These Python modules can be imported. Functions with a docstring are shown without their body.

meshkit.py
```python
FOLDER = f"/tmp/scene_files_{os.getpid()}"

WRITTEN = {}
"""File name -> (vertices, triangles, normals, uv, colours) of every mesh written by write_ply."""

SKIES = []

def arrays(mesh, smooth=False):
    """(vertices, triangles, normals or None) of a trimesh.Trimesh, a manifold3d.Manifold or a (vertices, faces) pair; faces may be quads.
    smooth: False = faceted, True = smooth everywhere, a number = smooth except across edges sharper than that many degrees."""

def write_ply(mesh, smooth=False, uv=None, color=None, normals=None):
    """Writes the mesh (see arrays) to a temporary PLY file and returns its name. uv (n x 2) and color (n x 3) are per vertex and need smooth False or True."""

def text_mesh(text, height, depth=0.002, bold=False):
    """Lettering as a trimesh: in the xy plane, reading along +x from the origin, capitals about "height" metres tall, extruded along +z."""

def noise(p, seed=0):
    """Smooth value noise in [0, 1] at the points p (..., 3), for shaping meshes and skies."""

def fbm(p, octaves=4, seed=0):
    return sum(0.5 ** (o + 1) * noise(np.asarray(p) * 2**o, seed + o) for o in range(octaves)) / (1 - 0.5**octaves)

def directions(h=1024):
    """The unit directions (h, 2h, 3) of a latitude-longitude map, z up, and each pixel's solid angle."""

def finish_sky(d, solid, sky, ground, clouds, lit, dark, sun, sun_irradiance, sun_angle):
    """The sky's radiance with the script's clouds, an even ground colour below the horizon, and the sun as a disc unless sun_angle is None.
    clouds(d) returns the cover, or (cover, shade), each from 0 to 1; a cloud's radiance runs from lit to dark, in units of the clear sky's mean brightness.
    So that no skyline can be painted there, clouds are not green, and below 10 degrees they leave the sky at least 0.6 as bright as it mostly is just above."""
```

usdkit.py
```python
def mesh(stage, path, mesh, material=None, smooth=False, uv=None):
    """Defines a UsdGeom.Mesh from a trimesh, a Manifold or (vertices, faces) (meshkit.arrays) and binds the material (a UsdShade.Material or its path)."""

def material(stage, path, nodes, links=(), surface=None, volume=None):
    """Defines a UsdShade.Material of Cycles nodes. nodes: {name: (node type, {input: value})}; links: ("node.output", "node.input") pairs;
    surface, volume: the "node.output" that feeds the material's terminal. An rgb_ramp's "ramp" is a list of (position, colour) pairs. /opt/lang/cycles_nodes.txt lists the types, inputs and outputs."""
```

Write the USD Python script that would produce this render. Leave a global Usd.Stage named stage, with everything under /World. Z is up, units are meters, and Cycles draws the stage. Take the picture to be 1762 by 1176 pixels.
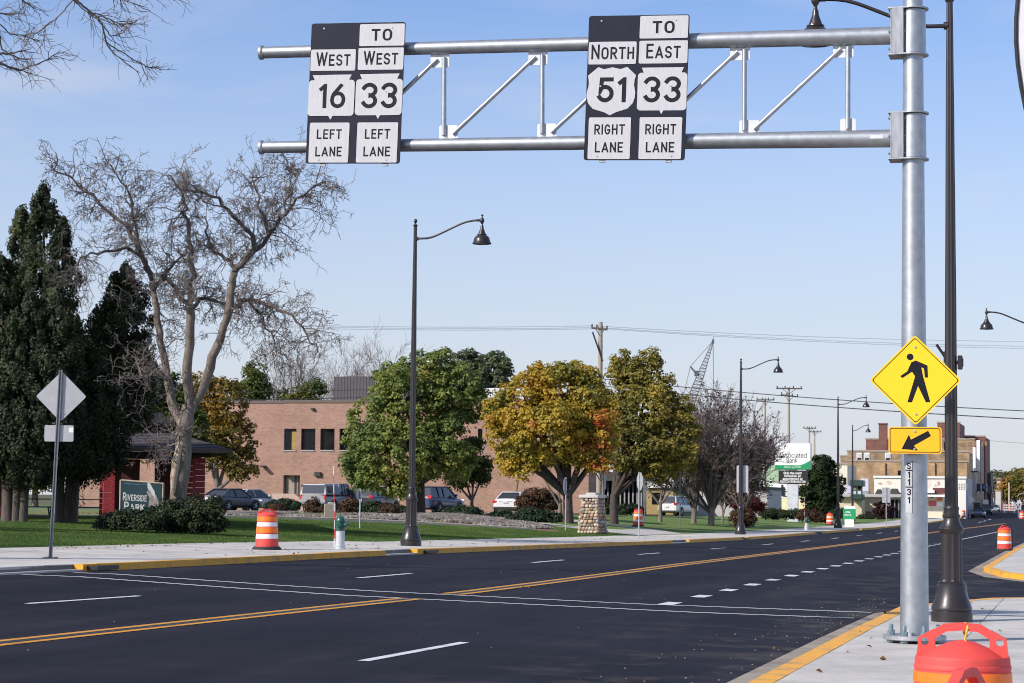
import math, random
import numpy as np, trimesh, shapely, shapely.affinity

EXPOSURE, SUN_BACK, SUN_I, SKY_S, CLOUD, SKY_TINT = 0.32, 58.0, 1.17, 0.105, (5.5, 5.62, 6.1), (0.92, 1.03, 1.30)
from shapely.geometry import Polygon, LineString, Point, box as sbox
from shapely.ops import unary_union
from pxr import Usd, UsdGeom, UsdLux, UsdShade, Gf, Sdf, Vt
import usdkit, meshkit

stage = Usd.Stage.CreateInMemory()
UsdGeom.SetStageUpAxis(stage, 'Z'); UsdGeom.SetStageMetersPerUnit(stage, 1.0)
UsdGeom.Xform.Define(stage, '/World'); UsdGeom.Scope.Define(stage, '/World/Looks')

# ------------------------------------------------------------------ camera, sky, sun, exposure
F, EYE, ROLL = 3749.0, 1.84, 0.011
PHI = math.atan((859 - 588) / F)
r0 = np.array([1, 0, 0.]); u0 = np.array([0, -math.sin(PHI), math.cos(PHI)]); FW = np.array([0, math.cos(PHI), math.sin(PHI)])
CR = math.cos(ROLL) * r0 + math.sin(ROLL) * u0
CU = math.cos(ROLL) * u0 - math.sin(ROLL) * r0
CAM = np.array([0, 0, EYE])
cam = UsdGeom.Camera.Define(stage, '/World/camera')
cam.CreateHorizontalApertureAttr(36.0); cam.CreateVerticalApertureAttr(36.0 * 683 / 1024)
cam.CreateFocalLengthAttr(36.0 * F / 1762); cam.CreateFStopAttr(9.0); cam.CreateFocusDistanceAttr(30.0)
cam.CreateClippingRangeAttr(Gf.Vec2f(0.1, 20000)); cam.CreateExposureAttr(EXPOSURE)
M4 = Gf.Matrix4d(*CR, 0, *CU, 0, *(-FW), 0, *CAM, 1)
cam.AddTransformOp().Set(M4)
SUN_AZ, SUN_EL = math.radians(SUN_BACK), math.radians(33)     # degrees to the left of straight behind the camera
SUN = np.array([-math.sin(SUN_AZ) * math.cos(SUN_EL), -math.cos(SUN_AZ) * math.cos(SUN_EL), math.sin(SUN_EL)])
sun = UsdLux.DistantLight.Define(stage, '/World/sun')
sun.CreateIntensityAttr(SUN_I); sun.CreateNormalizeAttr(True); sun.CreateAngleAttr(0.5); sun.CreateColorAttr(Gf.Vec3f(1.0, 0.93, 0.84))
_z = SUN; _x = np.cross([0, 0, 1.], _z); _x /= np.linalg.norm(_x); _y = np.cross(_z, _x)
sun.AddTransformOp().Set(Gf.Matrix4d(*_x, 0, *_y, 0, *_z, 0, 0, 0, 0, 1))
dome = UsdLux.DomeLight.Define(stage, '/World/sky')
dome.GetPrim().SetCustomDataByKey('kind', 'structure')
dome.GetPrim().SetCustomDataByKey('label', 'pale blue sky with thin wispy cloud')
sky_mat = usdkit.material(stage, '/World/Looks/sky_look', {
    'sky': ('sky_texture', {'sky_type': 'single_scattering', 'sun_disc': False, 'sun_elevation': SUN_EL, 'sun_rotation': math.atan2(SUN[0], SUN[1]),
                            'altitude': 250.0, 'air_density': 1.0, 'aerosol_density': 1.0, 'ozone_density': 2.0}),
    'tc': ('texture_coordinate', {}),
    'map': ('mapping', {'scale': (1.5, 1.5, 5.0), 'rotation': (0.25, 0.15, 0.4)}),
    'n': ('noise_texture', {'scale': 3.1, 'detail': 9.0, 'roughness': 0.55, 'distortion': 0.5}),
    'r': ('rgb_ramp', {'ramp': [(0.40, (0.0, 0.0, 0.0)), (0.76, (0.62, 0.62, 0.62))]}),
    'sx': ('separate_xyz', {}),
    'hz': ('map_range', {'from_min': 0.0, 'from_max': 0.235, 'to_min': 0.92, 'to_max': 0.0, 'clamp': True}),
    'mx': ('math', {'math_type': 'maximum'}),
    'mix': ('mix_color', {'b': CLOUD}),
    'tint': ('mix_color', {'blend_type': 'multiply', 'fac': 1.0, 'b': SKY_TINT}),
    'bg': ('background_shader', {'strength': SKY_S})},
    [('tc.generated', 'map.vector'), ('map.vector', 'n.vector'), ('n.fac', 'r.fac'), ('tc.generated', 'sx.vector'), ('sx.z', 'hz.value'),
     ('r.color', 'mx.value1'), ('hz.result', 'mx.value2'), ('mx.value', 'mix.fac'), ('sky.color', 'tint.a'), ('tint.result', 'mix.a'), ('mix.result', 'bg.color')], surface='bg.background')
UsdShade.MaterialBindingAPI.Apply(dome.GetPrim()).Bind(sky_mat)

# ------------------------------------------------------------------ pixels of the photograph <-> places
def ray(px, py): return FW + CR * (px - 881) / F + CU * (588 - py) / F
def P(px, py, d):
    v = ray(px, py); return CAM + v * (d / v[1])
TH = math.radians(14.95)
DS = np.array([math.sin(TH), math.cos(TH), 0]); DT = np.array([math.cos(TH), -math.sin(TH), 0]); UP = np.array([0, 0, 1.])
ROADROT = -math.degrees(TH)          # rotation that turns +y into the street's direction
def ST(x, y): return x * DS[0] + y * DS[1], x * DT[0] + y * DT[1]
def XY(s, t): return np.stack([np.asarray(s) * DS[0] + np.asarray(t) * DT[0], np.asarray(s) * DS[1] + np.asarray(t) * DT[1]], -1)
LHX, LHZ = [0, 55, 85, 112, 155, 300, 380, 420, 900], [.5, .5, .27, .09, .02, .02, .35, .45, .5]
BKX, BKZ = [0, 80, 120, 150, 165, 200, 240, 300, 400, 900], [.9, .9, .9, .8, .7, .4, .3, .25, .5, .5]
RHX, RHZ = [0, 30, 300, 380, 420, 900], [.12, .12, .1, .35, .45, .5]
def g(x, y):
    """height of the carriageway level (kerbs stand 0.13 above it)"""
    s, t = ST(np.asarray(x, float), np.asarray(y, float))
    a = np.clip((-3 - t) / 14.5, 0, 1)
    z = np.interp(s, RHX, RHZ) * (1 - a) + np.interp(s, LHX, LHZ) * a - .13
    b = np.clip((-18.8 - t) / 16, 0, 1); b = b * b * (3 - 2 * b)
    return z + b * (np.interp(s, BKX, BKZ) - np.interp(s, LHX, LHZ))
def G(px, py, dz=0.):
    v = ray(px, py); lo, hi = 3., 1500.
    for _ in range(50):
        m = (lo + hi) / 2; p = CAM + v * (m / v[1])
        if p[2] > g(p[0], p[1]) + dz: lo = m
        else: hi = m
    return CAM + v * (lo / v[1])
def ground_at(px, d, dz=.13):
    p = P(px, 860, d); p[2] = g(p[0], p[1]) + dz; return p

# ------------------------------------------------------------------ mesh helpers
class MB:
    def __init__(s): s.V, s.F, s.n = [], [], 0
    def add(s, v, f):
        v = np.asarray(v, float); f = np.asarray(f, int)
        if f.shape[1] == 4: f = np.vstack([f[:, [0, 1, 2]], f[:, [0, 2, 3]]])
        s.V.append(v); s.F.append(f + s.n); s.n += len(v); return s
    def tm(s, m, M=None):
        v = np.asarray(m.vertices)
        if M is not None: v = v @ M[:3, :3].T + M[:3, 3]
        return s.add(v, m.faces)
    def arr(s): return np.vstack(s.V), np.vstack(s.F)
    def box(s, c, size, ax=None, b=0.0):
        h = np.asarray(size, float) / 2; ax = np.eye(3) if ax is None else np.asarray(ax, float); c = np.asarray(c, float)
        if b > 0:
            b = min(b, .45 * min(size)); pts = []
            for sx in (-1, 1):
                for sy in (-1, 1):
                    for sz in (-1, 1):
                        q = np.array([sx, sy, sz]) * h
                        for k in range(3):
                            e = np.array([sx, sy, sz]) * b; e[k] = 0; pts.append(q - e)
            m = trimesh.convex.convex_hull(np.array(pts)); return s.add(np.asarray(m.vertices) @ ax + c, m.faces)
        q = np.array([[x, y, z] for x in (-1, 1) for y in (-1, 1) for z in (-1, 1)]) * h
        return s.add(q @ ax + c, [[0, 1, 3, 2], [4, 6, 7, 5], [0, 4, 5, 1], [2, 3, 7, 6], [0, 2, 6, 4], [1, 5, 7, 3]])
    def tube(s, pts, rad, n=8, cap=True):
        pts = np.asarray(pts, float); m = len(pts); rad = np.broadcast_to(np.asarray(rad, float), (m,))
        t = np.gradient(pts, axis=0) if m > 2 else np.repeat([pts[1] - pts[0]], 2, 0)
        t /= np.linalg.norm(t, axis=1, keepdims=True) + 1e-12
        a = np.array([0, 0, 1.]) if abs(t[0][2]) < .9 else np.array([1., 0, 0])
        u = np.cross(t, a); lu = np.linalg.norm(u, axis=1, keepdims=True)
        u = np.where(lu > 1e-3, u / np.maximum(lu, 1e-9), [1., 0, 0])
        for i in range(1, m):
            w = u[i - 1] - t[i] * (u[i - 1] @ t[i]); k = np.linalg.norm(w); u[i] = w / k if k > 1e-6 else u[i]
        w = np.cross(t, u); an = np.arange(n) * 2 * np.pi / n
        v = (pts[:, None] + rad[:, None, None] * (np.cos(an)[None, :, None] * u[:, None] + np.sin(an)[None, :, None] * w[:, None])).reshape(-1, 3)
        i = np.arange(m - 1)[:, None] * n; j = np.arange(n)[None]; k = (j + 1) % n
        f = np.stack([i + j, i + k, i + n + k, i + n + j], -1).reshape(-1, 4)
        s.add(v, f)
        if cap and n > 3:
            for o, rev in ((0, 1), ((m - 1) * n, 0)):
                c = np.arange(1, n - 1); q = np.stack([np.zeros_like(c), c, c + 1], 1) + o
                s.F.append((q[:, ::-1] if rev else q) + s.n - len(v))
        return s
    def lathe(s, prof, n=24, c=(0, 0, 0), ax=None, flute=0, nf=0):
        pr = np.asarray(prof, float); a = np.arange(n) * 2 * np.pi / n
        k = 1 - flute * (0.5 + 0.5 * np.cos(a * nf)) if nf else np.ones(n)
        v = np.stack([pr[:, :1] * (np.cos(a) * k), pr[:, :1] * (np.sin(a) * k), np.repeat(pr[:, 1:2], n, 1)], -1).reshape(-1, 3)
        if ax is not None: v = v @ np.asarray(ax)
        i = np.arange(len(pr) - 1)[:, None] * n; j = np.arange(n)[None]; q = (j + 1) % n
        return s.add(v + np.asarray(c), np.stack([i + j, i + q, i + n + q, i + n + j], -1).reshape(-1, 4))
    def prism(s, poly, o, ex, ey, depth):
        """shapely polygon(s) in the frame (o; ex, ey), extruded by depth along ex x ey"""
        o, ex, ey = (np.asarray(q, float) for q in (o, ex, ey)); nz = np.cross(ex, ey)
        for p in getattr(poly, 'geoms', [poly]):
            if p.is_empty or p.area < 1e-9: continue
            m = trimesh.creation.extrude_polygon(p, depth, engine='earcut'); v = np.asarray(m.vertices)
            s.add(o + v[:, :1] * ex + v[:, 1:2] * ey + v[:, 2:] * nz, m.faces)
        return s
def poly_tri(p):
    v, f = trimesh.creation.triangulate_polygon(p, engine='earcut'); return np.asarray(v), np.asarray(f)
def polys(gm): return [p for p in getattr(gm, 'geoms', [gm]) if p.geom_type == 'Polygon' and p.area > 1e-5]
def drape(poly, dz, step=6.0, mb=None, thick=0.0, h=None):
    """polygon in street coordinates (s, t) laid on the ground, dz above carriageway level; thick > 0 gives it sides"""
    mb = mb or MB(); h = h or (lambda x, y: g(x, y))
    s0, t0, s1, t1 = poly.bounds
    cuts_s = np.arange(math.floor(s0 / step), math.ceil(s1 / step) + 1) * step
    cuts_t = [-2000, -35, -31, -28.5, -26.5, -24, -22, -20.5, -18.8, -17.5, -10, -3, 2000]
    for a, b in zip(cuts_s[:-1], cuts_s[1:]):
        for c, d in zip(cuts_t[:-1], cuts_t[1:]):
            if d < t0 or c > t1: continue
            for p in polys(poly.intersection(sbox(a, c, b, d))):
                v, f = poly_tri(p); q = XY(v[:, 0], v[:, 1]); z = h(q[:, 0], q[:, 1]) + dz
                n = np.cross(np.r_[q[f[0][1]] - q[f[0][0]], 0], np.r_[q[f[0][2]] - q[f[0][0]], 0])[2]
                mb.add(np.c_[q, z], f if n > 0 else f[:, ::-1])
    if thick > 0:
        for p in polys(poly):
            for ring in [p.exterior, *p.interiors]:
                c = np.asarray(ring.segmentize(step).coords); q = XY(c[:, 0], c[:, 1]); z = h(q[:, 0], q[:, 1]) + dz; n = len(q)
                v = np.r_[np.c_[q, z], np.c_[q, z - thick]]; i = np.arange(n - 1)
                mb.add(v, np.stack([i, i + n, i + n + 1, i + 1], 1))
    return mb

# ------------------------------------------------------------------ prims
used = {}
def path_for(parent, name):
    k = (parent, name); n = used.get(k, 0); used[k] = n + 1
    return f'{parent}/{name}' + (f'_{n:03d}' if n else '')
def setd(prim, **kw):
    for k, v in kw.items():
        if v is not None: prim.SetCustomDataByKey(k, v)
LOC = {}
def thing(name, label, cat, loc=(0, 0, 0), rotz=0.0, group=None, kind=None):
    x = UsdGeom.Xform.Define(stage, path_for('/World', name))
    x.AddTranslateOp().Set(Gf.Vec3d(*map(float, loc))); x.AddRotateZOp().Set(float(rotz))
    setd(x.GetPrim(), label=label, category=cat, group=group, kind=kind); LOC[str(x.GetPath())] = np.asarray(loc, float)
    return str(x.GetPath())
def part(parent, name, mb, m, smooth=False, label=None, world=False, kind=None):
    """a mesh of its own under its thing (or under a part); world=True: the vertices are given in world coordinates (thing unrotated)"""
    v, f = mb.arr() if isinstance(mb, MB) else (np.asarray(mb.vertices), np.asarray(mb.faces))
    if world: v = v - LOC[parent]
    p = path_for(parent, name)
    usdkit.mesh(stage, p, (v, f), m, smooth=smooth)
    LOC[p] = LOC.get(parent, np.zeros(3)); setd(stage.GetPrimAtPath(p), label=label, kind=kind)
    return p
def single(name, mb, m, label, cat=None, kind=None, smooth=False, group=None):
    p = path_for('/World', name); v, f = mb.arr()
    usdkit.mesh(stage, p, (v, f), m, smooth=smooth); LOC[p] = np.zeros(3)
    setd(stage.GetPrimAtPath(p), label=label, category=cat, kind=kind, group=group); return p
def copy_of(src, label, loc, rotz=0.0, group=None, scale=None):
    prim = stage.GetPrimAtPath(src); name = src.split('/')[-1]
    if name[-4:-3] == '_' and name[-3:].isdigit(): name = name[:-4]
    x = UsdGeom.Xform.Define(stage, path_for('/World', name))
    x.GetPrim().GetReferences().AddInternalReference(src)
    x.ClearXformOpOrder(); 
    x.AddTranslateOp().Set(Gf.Vec3d(*map(float, loc))); x.AddRotateZOp().Set(float(rotz))
    if scale: x.AddScaleOp().Set(Gf.Vec3f(scale, scale, scale))
    setd(x.GetPrim(), label=label, category=prim.GetCustomDataByKey('category'), group=group or prim.GetCustomDataByKey('group'))
    x.GetPrim().SetInstanceable(True); return str(x.GetPath())

# ------------------------------------------------------------------ materials
def pm(name, col, rough=.6, metal=0., var=.15, scale=4., bump=0., bscale=30., coat=0., spec=.5, stretch=(1, 1, 1), col2=None, detail=5.):
    name = ''.join(ch if ch.isalnum() else '_' for ch in name); c = np.array(col, float); lo = np.clip(c * (1 - var), 0, 1); hi = np.clip(c * (1 + var), 0, 1)
    if col2 is not None: lo, hi = c, np.array(col2, float)
    N = {'g': ('geometry', {}), 'm': ('mapping', {'scale': stretch}), 'n': ('noise_texture', {'scale': scale, 'detail': detail, 'roughness': .6}),
         'r': ('rgb_ramp', {'ramp': [(.3, lo), (.7, hi)]}), 'p': ('principled_bsdf', {'roughness': rough, 'metallic': metal, 'coat_weight': coat, 'coat_roughness': .12, 'specular_ior_level': spec})}
    L = [('g.position', 'm.vector'), ('m.vector', 'n.vector'), ('n.fac', 'r.fac'), ('r.color', 'p.base_color')]
    if bump:
        N['bn'] = ('noise_texture', {'scale': bscale, 'detail': 4.}); N['b'] = ('bump', {'strength': bump, 'distance': .02})
        L += [('m.vector', 'bn.vector'), ('bn.fac', 'b.height'), ('b.normal', 'p.normal')]
    return usdkit.material(stage, '/World/Looks/' + name, N, L, surface='p.BSDF')
def leafmat(name, ramp, nscale=.5, hue_noise=True, trans=.35, bright=.35, stretch=(1, 1, 1)):
    """leaf colours: patches of hue through the crown (ramp over noise) and each leaf a little lighter or darker"""
    N = {'g': ('geometry', {}), 'm': ('mapping', {'scale': stretch}), 'n': ('noise_texture', {'scale': nscale, 'detail': 3., 'roughness': .6}),
         'add': ('math', {'math_type': 'multiply_add', 'value2': .30, 'value3': -.15}), 'sum': ('math', {'math_type': 'add'}),
         'r': ('rgb_ramp', {'ramp': ramp}), 'v': ('map_range', {'to_min': 1 - bright, 'to_max': 1 + bright}),
         'h': ('hsv', {}), 'p': ('principled_bsdf', {'roughness': .55, 'specular_ior_level': .3}), 't': ('translucent_bsdf', {}), 'mx': ('mix_closure', {'fac': trans})}
    L = [('g.position', 'm.vector'), ('m.vector', 'n.vector'), ('g.random_per_island', 'add.value1'), ('n.fac', 'sum.value1'), ('add.value', 'sum.value2'), ('sum.value', 'r.fac'),
         ('g.random_per_island', 'v.value'), ('v.result', 'h.value'), ('r.color', 'h.color'), ('h.color', 'p.base_color'), ('h.color', 't.color'), ('p.BSDF', 'mx.closure1'), ('t.BSDF', 'mx.closure2')]
    return usdkit.material(stage, '/World/Looks/' + name, N, L, surface='mx.closure')
def brickmat(name, c1, c2, mortar, frame_s=False, bw=.21, rh=.075, bump=.3, var=.2, scale=1.):
    """far brickwork: bricks along the wall direction and up"""
    N = {'g': ('geometry', {}), 'rot': ('vector_rotate', {'rotate_type': 'z_axis', 'angle': TH if not frame_s else TH - math.pi / 2}), 's': ('separate_xyz', {}), 'c': ('combine_xyz', {}),
         'b': ('brick_texture', {'scale': 1., 'brick_width': bw * scale, 'row_height': rh * scale, 'mortar_size': .009 * scale, 'color1': c1, 'color2': c2, 'mortar': mortar, 'bias': -.1}),
         'n': ('noise_texture', {'scale': .7, 'detail': 6.}), 'v': ('map_range', {'from_min': .3, 'from_max': .7, 'to_min': 1 - var, 'to_max': 1 + var}), 'h': ('hsv', {}),
         'bp': ('bump', {'strength': bump, 'distance': .01, 'invert': True}), 'p': ('principled_bsdf', {'roughness': .85, 'specular_ior_level': .3})}
    L = [('g.position', 'rot.vector'), ('rot.vector', 's.vector'), ('s.x', 'c.x'), ('s.z', 'c.y'), ('c.vector', 'b.vector'), ('g.position', 'n.vector'), ('n.fac', 'v.value'), ('v.result', 'h.value'),
         ('b.color', 'h.color'), ('h.color', 'p.base_color'), ('b.fac', 'bp.height'), ('bp.normal', 'p.normal')]
    return usdkit.material(stage, '/World/Looks/' + name, N, L, surface='p.BSDF')

steel = pm('galvanised_steel', (.375, .395, .42), rough=.43, metal=.75, var=.14, scale=9., bump=.04, bscale=60)
steel_worn = pm('dull_steel', (.36, .37, .39), rough=.5, metal=.7, var=.22, scale=6., stretch=(3, 3, .6))
gusset = pm('pale_zinc_plate', (.58, .59, .61), rough=.55, metal=.15, var=.08)
bolt_m = pm('blue_grey_bolt', (.22, .29, .34), rough=.45, metal=.6, var=.2, scale=20)
bronze = pm('bronze_paint', (.021, .0165, .0175), rough=.38, var=.12, scale=3, coat=.28, spec=.4)
white_sheet = pm('white_reflective_sheet', (.45, .445, .47), rough=.5, var=.09, scale=60, stretch=(1, 1, .12))
navy_sheet = pm('dark_sign_sheet', (.011, .012, .026), rough=.6, var=.1, spec=.2)
ink = pm('sign_ink', (.009, .009, .016), rough=.65, var=.1, spec=.2)
yellow_sheet = pm('yellow_reflective_sheet', (.92, .56, .012), rough=.4, var=.04, scale=40)
amber_sheet = pm('amber_reflective_sheet', (.88, .44, .010), rough=.4, var=.04, scale=40)
alu = pm('bare_aluminium', (.42, .42, .44), rough=.5, metal=.4, var=.08, scale=5)
drum_orange = pm('orange_drum_plastic', (.78, .115, .022), rough=.5, var=.12, scale=5)
drum_coral = pm('coral_drum_plastic', (.76, .058, .048), rough=.65, scale=7, col2=(.54, .062, .052), detail=9., bump=.08, bscale=40)
drum_stripe = pm('orange_reflective_band', (.86, .17, .015), rough=.4, var=.08, scale=8)
drum_white = pm('white_reflective_band', (.78, .75, .76), rough=.45, var=.07, scale=8)
rubber = pm('black_rubber', (.018, .017, .017), rough=.7, var=.25, scale=10)
black_m = pm('black_paint', (.015, .015, .017), rough=.45, var=.15)
white_paint = pm('white_paint', (.74, .74, .73), rough=.5, var=.06, scale=2)
wood_pole = pm('weathered_pole_wood', (.30, .25, .21), rough=.85, var=.2, scale=5, stretch=(4, 4, .3), bump=.3)
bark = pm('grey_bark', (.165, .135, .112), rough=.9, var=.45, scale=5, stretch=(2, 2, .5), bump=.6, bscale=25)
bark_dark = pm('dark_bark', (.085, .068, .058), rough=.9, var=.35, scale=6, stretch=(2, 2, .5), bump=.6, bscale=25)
twig_m = pm('twig_bark', (.14, .115, .105), rough=.9, var=.25, scale=3)
# ------------------------------------------------------------------ lettering
def arc(cx, cy, rx, ry, a0, a1, n=14):
    a = np.radians(np.linspace(a0, a1, n)); return [(cx + rx * math.cos(q), cy + ry * math.sin(q)) for q in a]
def oval(cx, cy, rx, ry, e=.78):
    a = np.linspace(0, 2 * np.pi, 41); c, s_ = np.cos(a), np.sin(a)
    return [(cx + rx * np.sign(x) * abs(x) ** e, cy + ry * np.sign(y) * abs(y) ** e) for x, y in zip(c, s_)]
GL = {'T': (.46, [[(0, 1), (.46, 1)], [(.23, 1), (.23, 0)]]), 'O': (.52, [oval(.26, .5, .26, .5)]), 'W': (.78, [[(0, 1), (.19, 0), (.39, 1), (.59, 0), (.78, 1)]]),
      'E': (.40, [[(.40, 1), (0, 1), (0, 0), (.40, 0)], [(0, .52), (.34, .52)]]), 'F': (.38, [[(.38, 1), (0, 1), (0, 0)], [(0, .52), (.32, .52)]]),
      'S': (.46, [arc(.23, .755, .23, .245, 20, 235) + arc(.23, .25, .23, .25, 60, -160)]), 'N': (.48, [[(0, 0), (0, 1), (.48, 0), (.48, 1)]]),
      'R': (.46, [[(0, 0), (0, 1), (.24, 1)] + arc(.24, .74, .22, .26, 90, -90) + [(0, .48)], [(.22, .48), (.46, 0)]]), 'P': (.44, [[(0, 0), (0, 1), (.22, 1)] + arc(.22, .73, .22, .27, 90, -90) + [(0, .46)]]),
      'H': (.46, [[(0, 0), (0, 1)], [(.46, 0), (.46, 1)], [(0, .52), (.46, .52)]]), 'A': (.56, [[(0, 0), (.28, 1), (.56, 0)], [(.10, .27), (.46, .27)]]),
      'L': (.38, [[(0, 1), (0, 0), (.38, 0)]]), 'I': (.001, [[(0, 0), (0, 1)]]), 'G': (.48, [arc(.24, .5, .24, .5, 40, 320, 24) + [(.46, .22), (.48, .44), (.28, .44)]]),
      'V': (.52, [[(0, 1), (.26, 0), (.52, 1)]]), 'D': (.46, [[(0, 0), (0, 1), (.2, 1)] + arc(.2, .5, .26, .5, 90, -90) + [(0, 0)]]), 'K': (.46, [[(0, 0), (0, 1)], [(.44, 1), (.02, .42)], [(.14, .56), (.46, 0)]]),
      '1': (.16, [[(.0, .84), (.16, 1), (.16, 0)]]), '3': (.46, [arc(.22, .75, .24, .25, 155, -80) + arc(.22, .255, .24, .255, 80, -155)]),
      '5': (.46, [[(.44, 1), (.06, 1), (.03, .53)] + arc(.20, .32, .26, .32, 125, -150)]), '6': (.48, [oval(.24, .31, .24, .31, .9), [(0, .33), (.015, .45), (.06, .58), (.36, 1)]])}
def word(txt, h, sw=.155, gap=.16, width=None, big_first=None):
    """lettering in the plane as shapely shapes; capitals h tall; first letter taller if big_first"""
    out, x = [], 0.
    for i, ch in enumerate(txt):
        if ch == ' ': x += .35 * h; continue
        hh = h * (big_first if (i == 0 and big_first) else 1); w, st_ = GL[ch]; k = sw * (1.0 if hh == h else .9)
        gl = unary_union([LineString([(a * hh, (k / 2 + b * (1 - k)) * hh) for a, b in l]).buffer(k * hh / 2, cap_style='square', join_style='mitre', mitre_limit=2.5) for l in st_])
        gl = gl.intersection(sbox(-5, 0, 5, hh)); out.append(shapely.affinity.translate(gl, x + k * hh / 2, 0)); x += w * hh + k * hh + gap * h
    m = unary_union(out); x0, y0, x1, y1 = m.bounds
    m = shapely.affinity.translate(m, -x0, 0)
    if width: m = shapely.affinity.scale(m, width / (x1 - x0), 1, origin=(0, 0))
    return m
def rrect(x0, y0, x1, y1, r): return sbox(x0 + r, y0 + r, x1 - r, y1 - r).buffer(r, quad_segs=5)
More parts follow.
